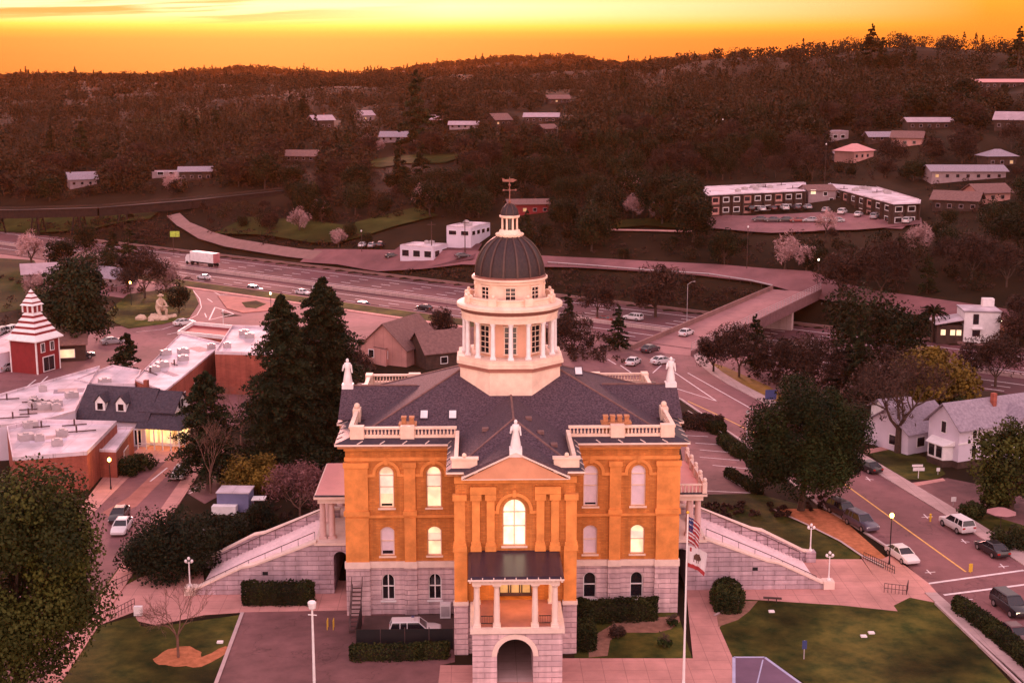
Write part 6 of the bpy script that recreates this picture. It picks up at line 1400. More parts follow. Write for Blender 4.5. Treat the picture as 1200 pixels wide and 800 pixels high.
t = thing('guide_sign', 'glowing yellow-green guide sign on a post by the freeway', 'sign', (*at(206, 300, -6), -6)); MB().tube((-.6, .1, 0), (-.6, .1, 8), .12, n=6).build('post', M['timber'], t)
MB().box(-1.5, 1.5, -.06, .06, 6.2, 8.0).build('panel', mat('lit_guide_sign', (.3, .36, .06), var=.5, scale=2, emit=(.45, .46, .04), estr=.22), t)
t = sign('utility_box', at(162, 722), 'small white utility box at the edge of the left walk', .8, .9, .1, 'white', cat='utility box'); MB().box(-.4, .4, -.03, .35, .1, 1.0).build('casing', M['white'], t)
# rails by the ramp left, bike rack and fence at the kerb right
def rail(name, pts, label, h=1.0, m='steel', bars=2, px=True, posts=6, cat='railing'):
    P_ = [at(*q) for q in pts] if px else pts; mb = MB((*P_[0], 0))
    for a, b in zip(P_[:-1], P_[1:]):
        for k in range(bars): z = h * (k + 1) / bars; mb.tube((*a, z), (*b, z), .035, n=5)
        for k in range(posts + 1): x = a[0] + (b[0] - a[0]) * k / posts; y = a[1] + (b[1] - a[1]) * k / posts; mb.tube((x, y, 0), (x, y, h), .03, n=5)
    o = mb.build(name, M[m]); o.location = (*P_[0], 0); return tag(o, label, cat)
rail('ramp_railing', ((103, 736), (135, 724), (158, 712)), 'thin metal railing along the front of the left ramp')
rail('ramp_railing', ((110, 702), (150, 684), (182, 670)), 'thin metal railing along the back of the left ramp')
rail('path_railing', ((1036, 694), (1062, 697), (1064, 690)), 'steel hand railing at the edge of the right plaza')
rail('bike_rack', ((1012, 655), (1048, 672)), 'row of dark bicycle rack hoops beside the plaza', h=.8, m='black', posts=14, cat='bicycle rack')
rail('lot_railing', ((806, 486), (842, 509), (868, 533)), 'pale low guard rail along the parking lot edge', h=.7, m='greysteel', posts=8)
flat('kerb', A((1098, 707), (1210, 815), (1207, 815), (1095, 708)), M['kerb'], 0, px=False, h=.25)
# patio set at the right edge
p = at(1172, 622); t = thing('patio_umbrella', 'open faded pink patio umbrella in the neighbour yard', 'umbrella', (*p, 0)); MB().tube((0, 0, 0), (0, 0, 2.7), .04, n=6).build('pole', M['timber'], t); MB().lathe(0, 0, [(1.7, 2.25), (.9, 2.6), (0, 2.85)], 8).build('canopy', mat('umbrella_cloth', (.36, .17, .17), var=.08), t)
for px, py, lb in ((1180, 632, 'wooden picnic table nearest the patio umbrella'), (1196, 636, 'wooden picnic table at the right edge of the yard')):
    t = thing('picnic_table', lb, 'table', (*at(px, py), 0), R(40)); MB().box(-.9, .9, -.4, .4, .7, .76).build('tabletop', M['timber'], t)
    for s in (-1, 1):
        MB().box(-.9, .9, *sorted((s * .6, s * .85)), .42, .47).build('bench', M['timber'], t); mb = MB(); x = s * .65; mb.tube((x, -.7, 0), (x, .3, .7), .05, n=4); mb.tube((x, .7, 0), (x, -.3, .7), .05, n=4); mb.build('leg', M['timber'], t)
# small shed, gate and cabinet left of the courthouse
p = at(276, 596); t = thing('garden_shed', 'small blue-sided shed with flat white roof among the dark shrubs', 'shed', (*p, 0), R(-4)); MB().box(-1.9, 1.9, -1.2, 1.6, 0, 2.3).build('wall', mat('shed_blue', (.16, .15, .26), var=.1), t); MB().box(-2.0, 2.0, -1.3, 1.7, 2.3, 2.42).build('roof', M['whiteroof'], t); MB().box(-2.3, .6, -2.3, -1.25, 0, 1.0).build('planter', M['white'], t)
p = at(304, 598); t = thing('shed_awning', 'little pale awning on wooden posts beside the blue-sided shed', 'awning', (*p, 0)); MB().box(-.8, .8, -.8, .8, 1.5, 1.6).build('roof', M['white'], t)
for a in (-.7, .7):
    for b in (-.7, .7): MB().box(a - .05, a + .05, b - .05, b + .05, 0, 1.5).build('post', M['timber'], t)
p = at(373, 536); t = thing('electric_cabinet', 'lilac electric cabinet beside the left wing near the conifers', 'cabinet', (*p, 0), R(-20)); MB().box(-.8, .8, -.6, .6, 0, 1.9).build('casing', M['lilac'], t); MB().box(-.85, .85, -.65, .65, 1.9, 2.0).build('lid', M['white'], t)
# statue on the left pavement
p = at(137, 548); t = thing('standing_statue', 'white standing statue on a plinth on the left pavement', 'statue', (*p, 0)); MB().box(-.4, .4, -.4, .4, 0, .5).build('plinth', M['concrete'], t)
MB().lathe(0, 0, [(.26, .5), (.24, 1.0), (.2, 1.4), (.3, 1.9), (.22, 2.1), (.08, 2.15), (.13, 2.3), (.1, 2.45), (0, 2.5)], 10).tube((.28, 0, 1.9), (.45, -.2, 1.5), .08, n=6).tube((-.28, 0, 1.9), (-.35, -.3, 1.6), .08, n=6).build('figure', M['white'], t, smooth=True)
# big gold panner statue on its rocks: a kneeling man holding a pan
p = at(188, 373); t = thing('gold_panner_statue', 'giant pale statue of a kneeling gold panner on rocks by the roundabout', 'statue', (*p, 0), R(-35)); t.scale = (.62, .62, .62)
mp = mat('statue_concrete', (.52, .36, .27), var=.15, scale=1)
bm_v = [((0, 0, 3.6), 1.15), ((-.3, 0, 5.0), 1.2), ((.1, 0, 6.3), .95), ((.4, 0, 7.0), .45), ((.6, 0, 7.7), .72), ((.3, 1.4, 6.2), .5), ((1.3, 1.7, 4.8), .42), ((2.4, .9, 4.4), .32), ((.3, -1.4, 6.2), .5), ((1.3, -1.7, 4.8), .42), ((2.4, -.9, 4.4), .32),
        ((-.2, .8, 3.2), .85), ((1.9, 1.2, 3.2), .68), ((1.6, 1.2, 1.0), .5), ((2.2, 1.2, .8), .35), ((-.2, -.8, 3.2), .85), ((1.5, -1.2, 1.2), .65), ((-.9, -1.3, 1.0), .5), ((-1.4, -1.3, 1.0), .35)]
me = bpy.data.meshes.new('figure'); me.from_pydata([v for v, r in bm_v], [(0, 1), (1, 2), (2, 3), (3, 4), (2, 5), (5, 6), (6, 7), (2, 8), (8, 9), (9, 10), (0, 11), (11, 12), (12, 13), (13, 14), (0, 15), (15, 16), (16, 17), (17, 18)], [])
fo = bpy.data.objects.new('figure', me); COL.objects.link(fo); fo.parent = t; me.materials.append(mp)
md = fo.modifiers.new('Skin', 'SKIN'); 
for i, (v, r) in enumerate(bm_v): me.skin_vertices[0].data[i].radius = (r, r)
me.skin_vertices[0].data[0].use_root = True; fo.modifiers.new('Subsurf', 'SUBSURF').levels = 2; fo.modifiers['Subsurf'].render_levels = 2
MB().lathe(.65, 0, [(1.1, 8.0), (1.15, 8.1), (.62, 8.15), (.55, 8.6), (0, 8.7)], 14).build('hat', mp, t, smooth=True)
MB().lathe(2.9, 0, [(0, 4.2), (.7, 4.25), (1.0, 4.55), (.95, 4.6), (.65, 4.35), (0, 4.32)], 16).build('gold_pan', mp, t)
rnd = random.Random(5)
for i in range(12):
    mb = MB(); r = rnd.uniform(.6, 1.5); a = rnd.uniform(0, 6.28); mb.blob((0, 0, .2), (r, r * .8, r * .65), 7, 5)
    mb.v = [(x * rnd.uniform(.8, 1.15), y * rnd.uniform(.8, 1.15), z * rnd.uniform(.85, 1.1)) for x, y, z in mb.v]
    o = mb.build('rock', mp); o.location = (p[0] + math.cos(a) * rnd.uniform(1.5, 5), p[1] + math.sin(a) * rnd.uniform(1.5, 3.5) - 1, .14); tag(o, 'pale boulder at the foot of the gold panner statue', 'rock', 'boulders round the gold panner statue')
# little things on the lawns
for px, py, lb in ((1012, 746, 'left white ground box on the right lawn'), (1021, 742, 'right white ground box on the right lawn'), (904, 717, 'white valve cap on the lawn by the stairs'), (258, 753, 'white valve cap on the left lawn')):
    o = MB().box(-.28, .28, -.2, .2, 0, .14).box(-.22, .22, -.15, .15, .14, .17).build('ground_box', M['white']); o.location = (*at(px, py), .03); tag(o, lb, 'ground box')
for px, py, z in ((812, 700, 0), (867, 705, .02)): pass
o = MB().tube((0, -.4, 0), (0, -.4, .5), .05, n=6).tube((0, .4, 0), (0, .4, .5), .05, n=6).box(-.2, .2, -.9, .9, .45, .53).build('bench', M['timber']); o.location = (*at(905, 706), .02); o.rotation_euler = (0, 0, R(80)); tag(o, 'small wooden bench at the lawn edge below the right stair', 'bench')
o = tag(MB().tube((0, 0, 0), (0, 0, .75), .12, n=8).blob((0, 0, .82), .15).tube((-.22, 0, .5), (.22, 0, .5), .06, n=6).build('fire_hydrant', M['yellowpaint']), 'small yellow hydrant on the strip beside the street tree', 'hydrant'); o.location = (*at(1090, 612), .14)
# ================================================================ VEGETATION
NR = np.random.default_rng
def leaf_mesh(name, P, S, T, mt, rng, up=.3, stretch=1.0, Nn=None):
    """one quad per leaf clump, turned at random, with a light/dark tint per clump"""
    n = len(P); P = np.asarray(P, float); S = np.asarray(S, float).reshape(-1, 1)
    N = rng.normal(size=(n, 3)); N[:, 2] += up
    if Nn is not None: N += Nn
    N /= np.linalg.norm(N, axis=1, keepdims=True) + 1e-9
    A_ = np.cross(N, rng.normal(size=(n, 3))); A_ /= np.linalg.norm(A_, axis=1, keepdims=True) + 1e-9
    B_ = np.cross(N, A_)
    a, b = A_ * S * .5 * stretch, B_ * S * .5 / stretch
    V = np.stack([P - a - b * .4, P - b + a * .1, P + a + b * .35, P + b - a * .15], 1).reshape(-1, 3)
    me = bpy.data.meshes.new(name); me.vertices.add(4 * n); me.vertices.foreach_set('co', V.astype(np.float32).ravel())
    me.loops.add(4 * n); me.loops.foreach_set('vertex_index', np.arange(4 * n, dtype=np.int32))
    me.polygons.add(n); me.polygons.foreach_set('loop_start', np.arange(0, 4 * n, 4, dtype=np.int32))
    me.update(calc_edges=True)
    at_ = me.attributes.new('tint', 'FLOAT', 'FACE'); at_.data.foreach_set('value', np.clip(T, 0, 1).astype(np.float32))
    me.materials.append(mt); return me
def link(name, me, parent=None):
    o = bpy.data.objects.new(name, me); COL.objects.link(o)
    if parent: o.parent = parent
    return o
def unit(rng, n):
    v = rng.normal(size=(n, 3)); return v / np.linalg.norm(v, axis=1, keepdims=True)
def crown_pts(rng, n, c, r, clumps, cr=.36, flat=1.0, low=-.55, seed_=0.0):
    """clumps on an ellipsoid, leaves scattered through the clumps with gaps between"""
    u = unit(rng, clumps * 3); u = u[u[:, 2] > low][:clumps]; k = len(u)
    rad = rng.uniform(.50, .88, (k, 1)); C_ = np.array(c) + u * rad * np.array(r)
    cs = np.array(r).mean() * cr * rng.uniform(.65, 1.25, k); tn = rng.uniform(.05, .95, k)
    w = rng.integers(0, k, n); d = unit(rng, n) * (rng.uniform(.25, 1, (n, 1)) ** .5); d[:, 2] *= flat
    P0_ = C_[w] + d * cs[w][:, None]; nz_ = .5 + .25 * (np.sin(P0_[:, 0] * 1.7 + seed_) + np.sin(P0_[:, 1] * 1.9 + P0_[:, 2] * 1.3)); T = (tn[w] * .55 + nz_ * .30 + rng.uniform(0, .15, n)) ** 1.6; return P0_, T, C_, d
def limbs(mb, rng, base, H0, C_, r0, lean=(0, 0), k=14, bends=2):
    top = Vector((base[0] + lean[0], base[1] + lean[1], base[2] + H0))
    b = Vector(base); mid = b.lerp(top, .5) + Vector((rng.normal() * r0 * .4, rng.normal() * r0 * .4, 0))
    mb.tube(b - Vector((0, 0, .4)), b + Vector((0, 0, H0 * .06)), r0 * 1.5, r0 * 1.05, 9); mb.tube(b + Vector((0, 0, H0 * .06)), mid, r0 * 1.05, r0 * .85, 9); mb.tube(mid, top, r0 * .85, r0 * .6, 9)
    for i in rng.choice(len(C_), min(k, len(C_)), replace=False):
        e = Vector(C_[i]); s = mid.lerp(top, rng.uniform(.1, 1)); m_ = s.lerp(e, .5) + Vector((rng.normal() * .3, rng.normal() * .3, .3 + rng.uniform(0, .4)))
        mb.tube(s, m_, r0 * .38, r0 * .24, 6); mb.tube(m_, e, r0 * .24, r0 * .07, 5)
def oak(name, label, loc, H_, r, n, seed, mt='leaf_oak', ls=.34, clumps=46, trunk=.32, r0=.35, group=None, parts=True, cat='tree', low=-.55, cr=.36, bark='bark'):
    rng = NR(seed); r = r if isinstance(r, tuple) else (r, r, (H_ * (1 - trunk)) / 2)
    c = (0, 0, H_ - r[2]); P, T, C_, d = crown_pts(rng, n, c, r, clumps, cr, low=low)
    P[:, 2] = np.maximum(P[:, 2], .15 + rng.uniform(0, .4, n))
    t = thing(name, label, cat, loc, rng.uniform(0, 6.28), group)
    link('crown', leaf_mesh('crown', P, rng.uniform(.5, 1.3, n) * ls, T, M[mt], rng, up=.5, Nn=d * 1.5), t)
    mb = MB(); limbs(mb, rng, (0, 0, 0), max(1.0, H_ * trunk + r[2] * .5), C_, r0, k=18); mb.build('trunk', M[bark], t)
    return t
def conifer(name, label, loc, H_, r, n, seed, mt='leaf_con', ls=.34, group=None, low=.08, power=.85, cat='tree'):
    rng = NR(seed); nb = max(60, n // 110); P, D, T = [], [], []
    zz = low + (1 - low) * rng.uniform(0, 1, nb) ** 1.15; per = n // nb
    irr = 1 + .20 * np.sin(zz * 37 + seed) + rng.normal(0, .17, nb)
    for z, q in zip(zz, irr):
        L = r * ((1 - z) ** power) * q + .25; a = rng.uniform(0, 6.283); tt = rng.uniform(.1, 1, per) ** .7; sp = .26 * L * (1.1 - tt * .6)
        x = np.cos(a) * L * tt + rng.normal(0, 1, per) * sp * .5; y = np.sin(a) * L * tt + rng.normal(0, 1, per) * sp * .5
        P.append(np.stack([x, y, z * H_ - L * .28 * tt ** 1.5 + .12 * L * tt + rng.normal(0, .10, per) * (1 + L * .12)], -1)); T.append(np.full(per, rng.uniform(.05, .65)) + .35 * tt * rng.uniform(.4, 1, per))
    P = np.concatenate(P); T = np.concatenate(T); t = thing(name, label, cat, loc, rng.uniform(0, 6.28), group)
    link('crown', leaf_mesh('crown', P, rng.uniform(.6, 1.3, len(P)) * ls, T, M[mt], rng, up=1.0, stretch=1.25), t)
    MB().tube((0, 0, -.4), (0, 0, H_ * .97), .028 * H_, .02, 8).build('trunk', M['bark'], t); return t
def bare_tubes(mb, rng, H_, r, levels=4, r0=.2, kids=3, z0=.28):
    tips = []
    def grow(p, d, L, rad, lv):
        q = p + d * L * .5 + Vector(rng.normal(0, .05 * L, 3)); e = p + d * L; n = 6 if lv > 2 else (4 if lv > 1 else 3)
        mb.tube(p, q, rad, rad * .8, n, lv == levels); mb.tube(q, e, rad * .8, rad * .55, n, False); tips.append(e)
        if lv <= 0: return
        for i in range(kids + (1 if rng.random() < .4 else 0)):
            ax = Vector(unit(rng, 1)[0]); nd = (d + ax * .75 + Vector((0, 0, .12))).normalized(); s = e if i < 2 else q.lerp(e, rng.uniform(.1, .9))
            grow(s, nd, L * rng.uniform(.58, .82), max(.012, rad * .52), lv - 1)
    mb.tube((0, 0, -.3), (0, 0, H_ * z0), r0 * 1.25, r0, 8)
    for i in range(4):
        a = i * 1.57 + rng.uniform(-.5, .5); grow(Vector((0, 0, H_ * z0 * rng.uniform(.8, 1.0))), Vector((math.cos(a) * r, math.sin(a) * r, H_ * .62)).normalized(), H_ * .27, r0 * .62, levels - 1)
    return tips
def bare(name, label, loc, H_, r, seed, bark='bark_pale', r0=.18, levels=4, twigs=0, group=None, tm='leaf_brown', ls=.3, kids=3):
    rng = NR(seed); t = thing(name, label, 'tree', loc, rng.uniform(0, 6.28), group); mb = MB(); tips = bare_tubes(mb, rng, H_, r * .9, levels, r0, kids)
    mb.build('trunk', M[bark], t)
    if twigs:
        C_ = np.array([tuple(v) for v in tips]); w = rng.integers(0, len(C_), twigs); P = C_[w] + rng.normal(0, .45, (twigs, 3))
        link('twigs', leaf_mesh('twigs', P, rng.uniform(.6, 1.4, twigs) * ls, rng.uniform(0, 1, twigs), M[tm], rng, stretch=2.2), t)
    return t
def hedge(name, label, pts, w, h, seed, mt='leaf_hedge', ls=.16, dens=95, z=0.0, round_=.35, cat='hedge'):
    """a clipped hedge along a line: leafy skin over a solid twig core"""
    rng = NR(seed); P, T, N = [], [], []; core = MB((*pts[0], z)); org = np.array((*pts[0], z))
    for a, b in zip(pts[:-1], pts[1:]):
        a, b = np.array(a), np.array(b); L = math.dist(a, b); d = (b - a) / L; nn = np.array((-d[1], d[0])); n = int(L * (w + 2 * h) * dens)
        ne = int(w * (w + 2 * h) * dens * 1.3); th_ = rng.uniform(0, 1.571, 2 * ne); se = w * .42 * np.sin(th_); se[:ne] = -se[:ne]; se[ne:] += L
        s = np.concatenate([rng.uniform(0, L, n), se]); n += 2 * ne; k = rng.uniform(0, w + 2 * h, n)
        lump = 1 + .10 * np.sin(s * 2.1 + seed) + .06 * np.sin(s * 5.3)
        o = np.where(k < h, -w / 2, np.where(k < h + w, k - h - w / 2, w / 2)) * lump; zz = np.where(k < h, k, np.where(k < h + w, h, k - h - w)) * (1 + .05 * np.sin(s * 3.7) + .04 * np.sin(o * 4 + s))
        f = 1 - np.clip((zz / h - (1 - round_)) / round_, 0, 1) ** 2 * .35; ov = np.maximum(0, np.maximum(-s, s - L)) / (w * .42); o = o * f * np.sqrt(np.clip(1 - ov ** 2, .0, 1))
        pass
        p = np.stack([a[0] + d[0] * s + nn[0] * o, a[1] + d[1] * s + nn[1] * o, z + zz], -1) + rng.normal(0, .07, (n, 3))
        P.append(p); T.append(.3 + .25 * np.sin(s * 1.3) + rng.uniform(-.3, .45, n)); core.obox((a + b) / 2, math.atan2(d[1], d[0]), L / 2 + w * .12, w * .33, z - .1, z + h * .86)
    t = thing(name, label, cat, tuple(org)); P = np.concatenate(P) - org; T = np.concatenate(T)
    link('leaves', leaf_mesh('leaves', P, rng.uniform(.7, 1.4, len(P)) * ls, T, M[mt], rng), t); core.build('twig_core', mat('hedge_core', (.022, .016, .008), var=.3) if 'hedge_core' not in M else M['hedge_core'], t); return t
def shrub(name, label, loc, r, n, seed, mt='leaf_hedge', ls=.2, h=None, clumps=26, group=None):
    h = h or r; return oak(name, label, loc, h * 1.05, (r, r, h * .56), n, seed, mt, ls, clumps, trunk=.1, r0=.1, cat='shrub', low=-.8, cr=.42, group=group)
# --- close trees
oak('street_tree', 'huge broad evergreen tree filling the lower left corner', (-41.0, -19.5, 0), 22.4, (7.4, 7.4, 10.6), 95000, 11, 'leaf_bronze', .27, 85, trunk=.08, r0=.5, low=-.95, cr=.31)
oak('evergreen_oak', 'big dark evergreen oak between the right lawn and the street', (35.4, 31.0, 0), 15.4, (7.4, 7.4, 7.2), 80000, 12, 'leaf_oak', .24, 64, trunk=.12, r0=.42, low=-.8, cr=.32)
conifer('redwood_tree', 'left one of the two giant dark conifers behind the left stair', (-28.4, 48.5, 0), 23.4, 6.6, 60000, 13, ls=.30, power=.62)
conifer('redwood_tree', 'right and taller one of the two giant conifers, beside the left wing', (-23.8, 54.5, 0), 24.8, 7.0, 66000, 14, ls=.30, power=.64)
conifer('conifer', 'dark conical conifer on the left street by the glowing porch', (-37.6, 43.5, 0), 14.6, 4.2, 24000, 15, ls=.28, power=.5)
conifer('conifer', 'small dark conifer rising behind the black-roofed cottage', (*at(150, 458), 0), 9.6, 3.2, 8000, 16, ls=.38, power=.6)
oak('evergreen_tree', 'tall dark evergreen beside the red firehouse tower', (*at(93, 415), 0), 18.4, (6.3, 6.3, 8.6), 15000, 17, 'leaf_con', .5, 60, trunk=.08, r0=.4, low=-.9)
shrub('juniper_shrub', 'wide dark juniper shrub left of the left stair', (*at(205, 672), 0), 5.0, 14000, 21, 'leaf_con', .26, h=6.6, clumps=50)
shrub('juniper_shrub', 'dark shrub between the blue-sided shed and the left stair', (*at(258, 648), 0), 3.6, 8000, 22, 'leaf_con', .25, h=4.0, clumps=34)
shrub('juniper_shrub', 'low dark shrub in front of the shed awning', (*at(300, 622), 0), 2.6, 5000, 23, 'leaf_con', .24, h=2.8)
shrub('juniper_shrub', 'dark spreading shrub at the far left of the stair shrubs', (*at(176, 668), 0), 3.4, 7000, 24, 'leaf_con', .25, h=4.2, clumps=34)
shrub('yellow_shrub', 'round yellow-green tree under the giant conifers', (*at(300, 578), 0), 3.7, 7000, 25, 'leaf_yellow', .28, h=4.4)
bare('mauve_tree', 'mauve leafless bush beside the left wing of the courthouse', (*at(352, 612), 0), 7.0, 4.6, 26, bark='bark_pale', r0=.12, levels=5, twigs=5000, tm='leaf_mauve', ls=.22)
bare('bare_tree', 'small leafless tree in a mulch ring on the left lawn', (*at(209, 770), 0), 7.4, 3.3, 27, r0=.11, levels=5)
bare('bare_tree', 'tall slim leafless tree before the dark conical conifer', (*at(247, 578), 0), 9.6, 2.2, 28, r0=.11, levels=5)
bare('bare_tree', 'leafless tree in the brick court behind the conical conifer', (*at(283, 525), 0), 10, 3.6, 29, r0=.14, levels=5)
bare('bare_tree', 'spreading leafless oak on the lawn of the victorian house', (*at(1052, 530), 0), 13.5, 6.6, 30, bark='bark', r0=.42, levels=6, twigs=2600, ls=.3)
oak('garden_tree', 'bronze-leaved bushy tree in front of the victorian house', (*at(1184, 604), 0), 12.0, (4.4, 4.4, 5.7), 12000, 31, 'leaf_bronze', .34, 50, trunk=.08, low=-.9)
oak('garden_tree', 'rounded yellow-green tree above the lilac house roofs', (*at(1090, 478), -2), 11.5, (7.2, 6.5, 5.4), 13000, 32, 'leaf_yellow', .5, 50, trunk=.12, low=-.7)
for i, (px, py, r_, lb) in enumerate(((1186, 640, 2.2, 'dark bush below the patio umbrella'), (1140, 606, 1.6, 'dark rounded bush at the neighbour lot edge'), (1168, 600, 2.2, 'dark bush left of the patio umbrella'), (1122, 492, 3.0, 'green bush behind the victorian house roof'), (150, 556, 2.0, 'dark bush by the low brick annex'), (165, 550, 2.2, 'dark rounded bush before the glowing porch'))):
    shrub('bush', lb, (*at(px, py), 0), r_, 3000, 40 + i, 'leaf_hedge', .24)
# --- hedges
hedge('hedge', 'flat-topped hedge in front of the left stair wall', [(-25.9, 3.2), (-20.3, 3.0)], 1.7, 2.1, 51)
hedge('hedge', 'low clipped hedge before the police car yard', [(-14.2, -10.3), (-9.2, -10.2)], 1.4, 1.2, 52)
hedge('hedge', 'short clipped hedge piece at the right end of the police yard', [(-8.3, -10.1), (-6.6, -10.0)], 1.4, 1.25, 53)
hedge('hedge', 'dark L-shaped hedge under the right wing windows', [(6.4, -8.6), (6.5, -2.2), (13.0, -1.6)], 1.9, 1.9, 54)
hedge('hedge', 'square trimmed hedge block by the right stair wall', [(21.0, .3), (21.5, 3.4)], 2.9, 1.55, 55, round_=.2)
hedge('hedge', 'long rounded hedge along the street at the lower right', [(43.6, -.6), (44.6, -6), (45.4, -14), (46.2, -24)], 1.7, 1.25, 56)
hedge('hedge', 'low dark hedge in the lot island', A((855, 558), (888, 578)), 1.5, 1.0, 57)
hedge('hedge', 'dark hedge along the kerb behind the parking lot', A((848, 520), (868, 536)), 1.8, 1.3, 58)
hedge('hedge', 'bushy hedge at the top corner of the parking lot', A((800, 500), (838, 504)), 2.6, 2.0, 59, mt='leaf_brown')
hedge('hedge', 'round dark bush hedge at the kerb end of the lot', A((828, 500), (842, 508)), 2.2, 1.7, 60)
for i, (x, y) in enumerate(((9.6, -6.0), (13.6, -8.4), (15.0, -3.6))): shrub('low_shrub', ('dry grass tuft in the right planting bed', 'small dark shrub on the lawn by the flag pole', 'small round shrub beside the walk')[i], (x, y, 0), .9 - .15 * i, 700, 61 + i, ('leaf_brown', 'leaf_oak', 'leaf_oak')[i], .16)
# --- palm by the modern house
g = gnd(1092, 402); t = thing('palm_tree', 'shaggy palm tree left of the modern house', 'tree', g); MB().tube((0, 0, 0), (0, 0, 6.5), .45, .32, 9).build('trunk', M['bark'], t)
rng = NR(71); P, T = [], []
for i in range(60):
    a = rng.uniform(0, 6.28); el = rng.uniform(-.5, 1.3); L = rng.uniform(2.6, 3.6); tt = np.linspace(.05, 1, 34)
    P.append(np.stack([np.cos(a) * np.cos(el) * L * tt, np.sin(a) * np.cos(el) * L * tt, 6.7 + np.sin(el) * L * tt - 1.5 * tt ** 2], -1)); T.append(np.full(34, rng.uniform(0, .7)))
link('fronds', leaf_mesh('fronds', np.concatenate(P), np.full(60 * 34, .34), np.concatenate(T), M['leaf_con'], rng, stretch=1.8), t)
# --- middle-distance kinds, each built once and then copied
def proto_leafy(nm, mt, H_, r, n, ls, seed, clumps=22, trunk=.14):
    t = oak(nm, 'x', (0, 0, 0), H_, (r, r, H_ * (1 - trunk) / 2), n, seed, mt, ls, clumps, trunk=trunk, r0=.3, low=-.8, cr=.42); return t
def proto_twiggy(nm, mt, H_, r, n, ls, seed, bark='bark'):
    rng = NR(seed); t = thing(nm, 'x', 'tree'); mb = MB(); tips = bare_tubes(mb, rng, H_, r * .85, 4, .24, 3, .2); mb.build('trunk', M[bark], t)
    P, T, C_, d = crown_pts(rng, n, (0, 0, H_ * .58), (r, r, H_ * .42), 26, .40, low=-.7)
    link('crown', leaf_mesh('crown', P, rng.uniform(.5, 1.4, n) * ls, T, M[mt], rng, stretch=2.4, Nn=d * .3), t); return t
PR = {'ever': [proto_leafy('evergreen_tree', 'leaf_hill', 9.5 + i, 5.0 + .5 * i, 4200, .44, 100 + i, 34) for i in range(3)],
      'bare': [proto_twiggy('leafless_tree', 'leaf_brown', 9.5 + i, 4.8 + .4 * i, 3200, .40, 110 + i) for i in range(3)],
      'blossom': [proto_twiggy('blossom_tree', 'leaf_pink', 6.0 + i, 3.0 + .4 * i, 1600, .34, 120 + i) for i in range(2)],
      'con': [conifer('conifer', 'x', (0, 0, 0), 14, 3.6, 6500, 130 + i, ls=.44, power=.7) for i in range(2)]}
USED = set()
def put(kind, i, p, k, label, group=None, rz=None, kz=None, z=None):
    t = PR[kind][i % len(PR[kind])]
    if t.name in USED: o = copy_tree(t); o.name = t.name.split('.')[0]
    else: o = t; USED.add(t.name)
    o.location = (p[0], p[1], float(H(p[0], p[1])) if z is None else z); o.scale = (k, k, kz or k); o.rotation_euler = (0, 0, rz if rz is not None else (i * 2.39) % 6.28)
    if 'group' in o: del o['group']
    return tag(o, label, 'tree', group)
KEEP = []                                    # parts of the view that stay open: roads, houses, fields
def keep(x0, y0, x1, y1): KEEP.append((x0, y0, x1, y1))
for (px, py, w, d, h, rise, *_r) in HOUSES:
    k_ = 1600 / max(60, proj(*gnd(px, py))[2]); keep(px - w * k_ * .4, py - (h + rise) * k_ * .85, px + w * k_ * .4, py - h * k_ * .35)
for q in ((826, 212, 1082, 268), (440, 184, 530, 196), (330, 264, 400, 280), (420, 258, 480, 272), (205, 254, 240, 282), (240, 278, 300, 296), (300, 290, 400, 312), (400, 290, 470, 315), (470, 256, 585, 312), (585, 300, 700, 314), (700, 306, 830, 320), (830, 312, 930, 334),
          (930, 322, 985, 352), (0, 236, 110, 256), (110, 229, 220, 248), (220, 222, 332, 234), (730, 266, 790, 273), (990, 345, 1080, 366), (1085, 345, 1175, 405), (200, 285, 270, 315), (945, 250, 990, 262)): keep(*q)
def blocked(p, H_, r_):
    a = proj(p[0], p[1], float(H(p[0], p[1])) + H_ * .95); b = proj(p[0], p[1], float(H(p[0], p[1]))); hw = r_ * FPX / a[2] * .8
    return any(a[0] + hw > x0 and a[0] - hw < x1 and a[1] < y1 and b[1] > y0 for x0, y0, x1, y1 in KEEP), a, b
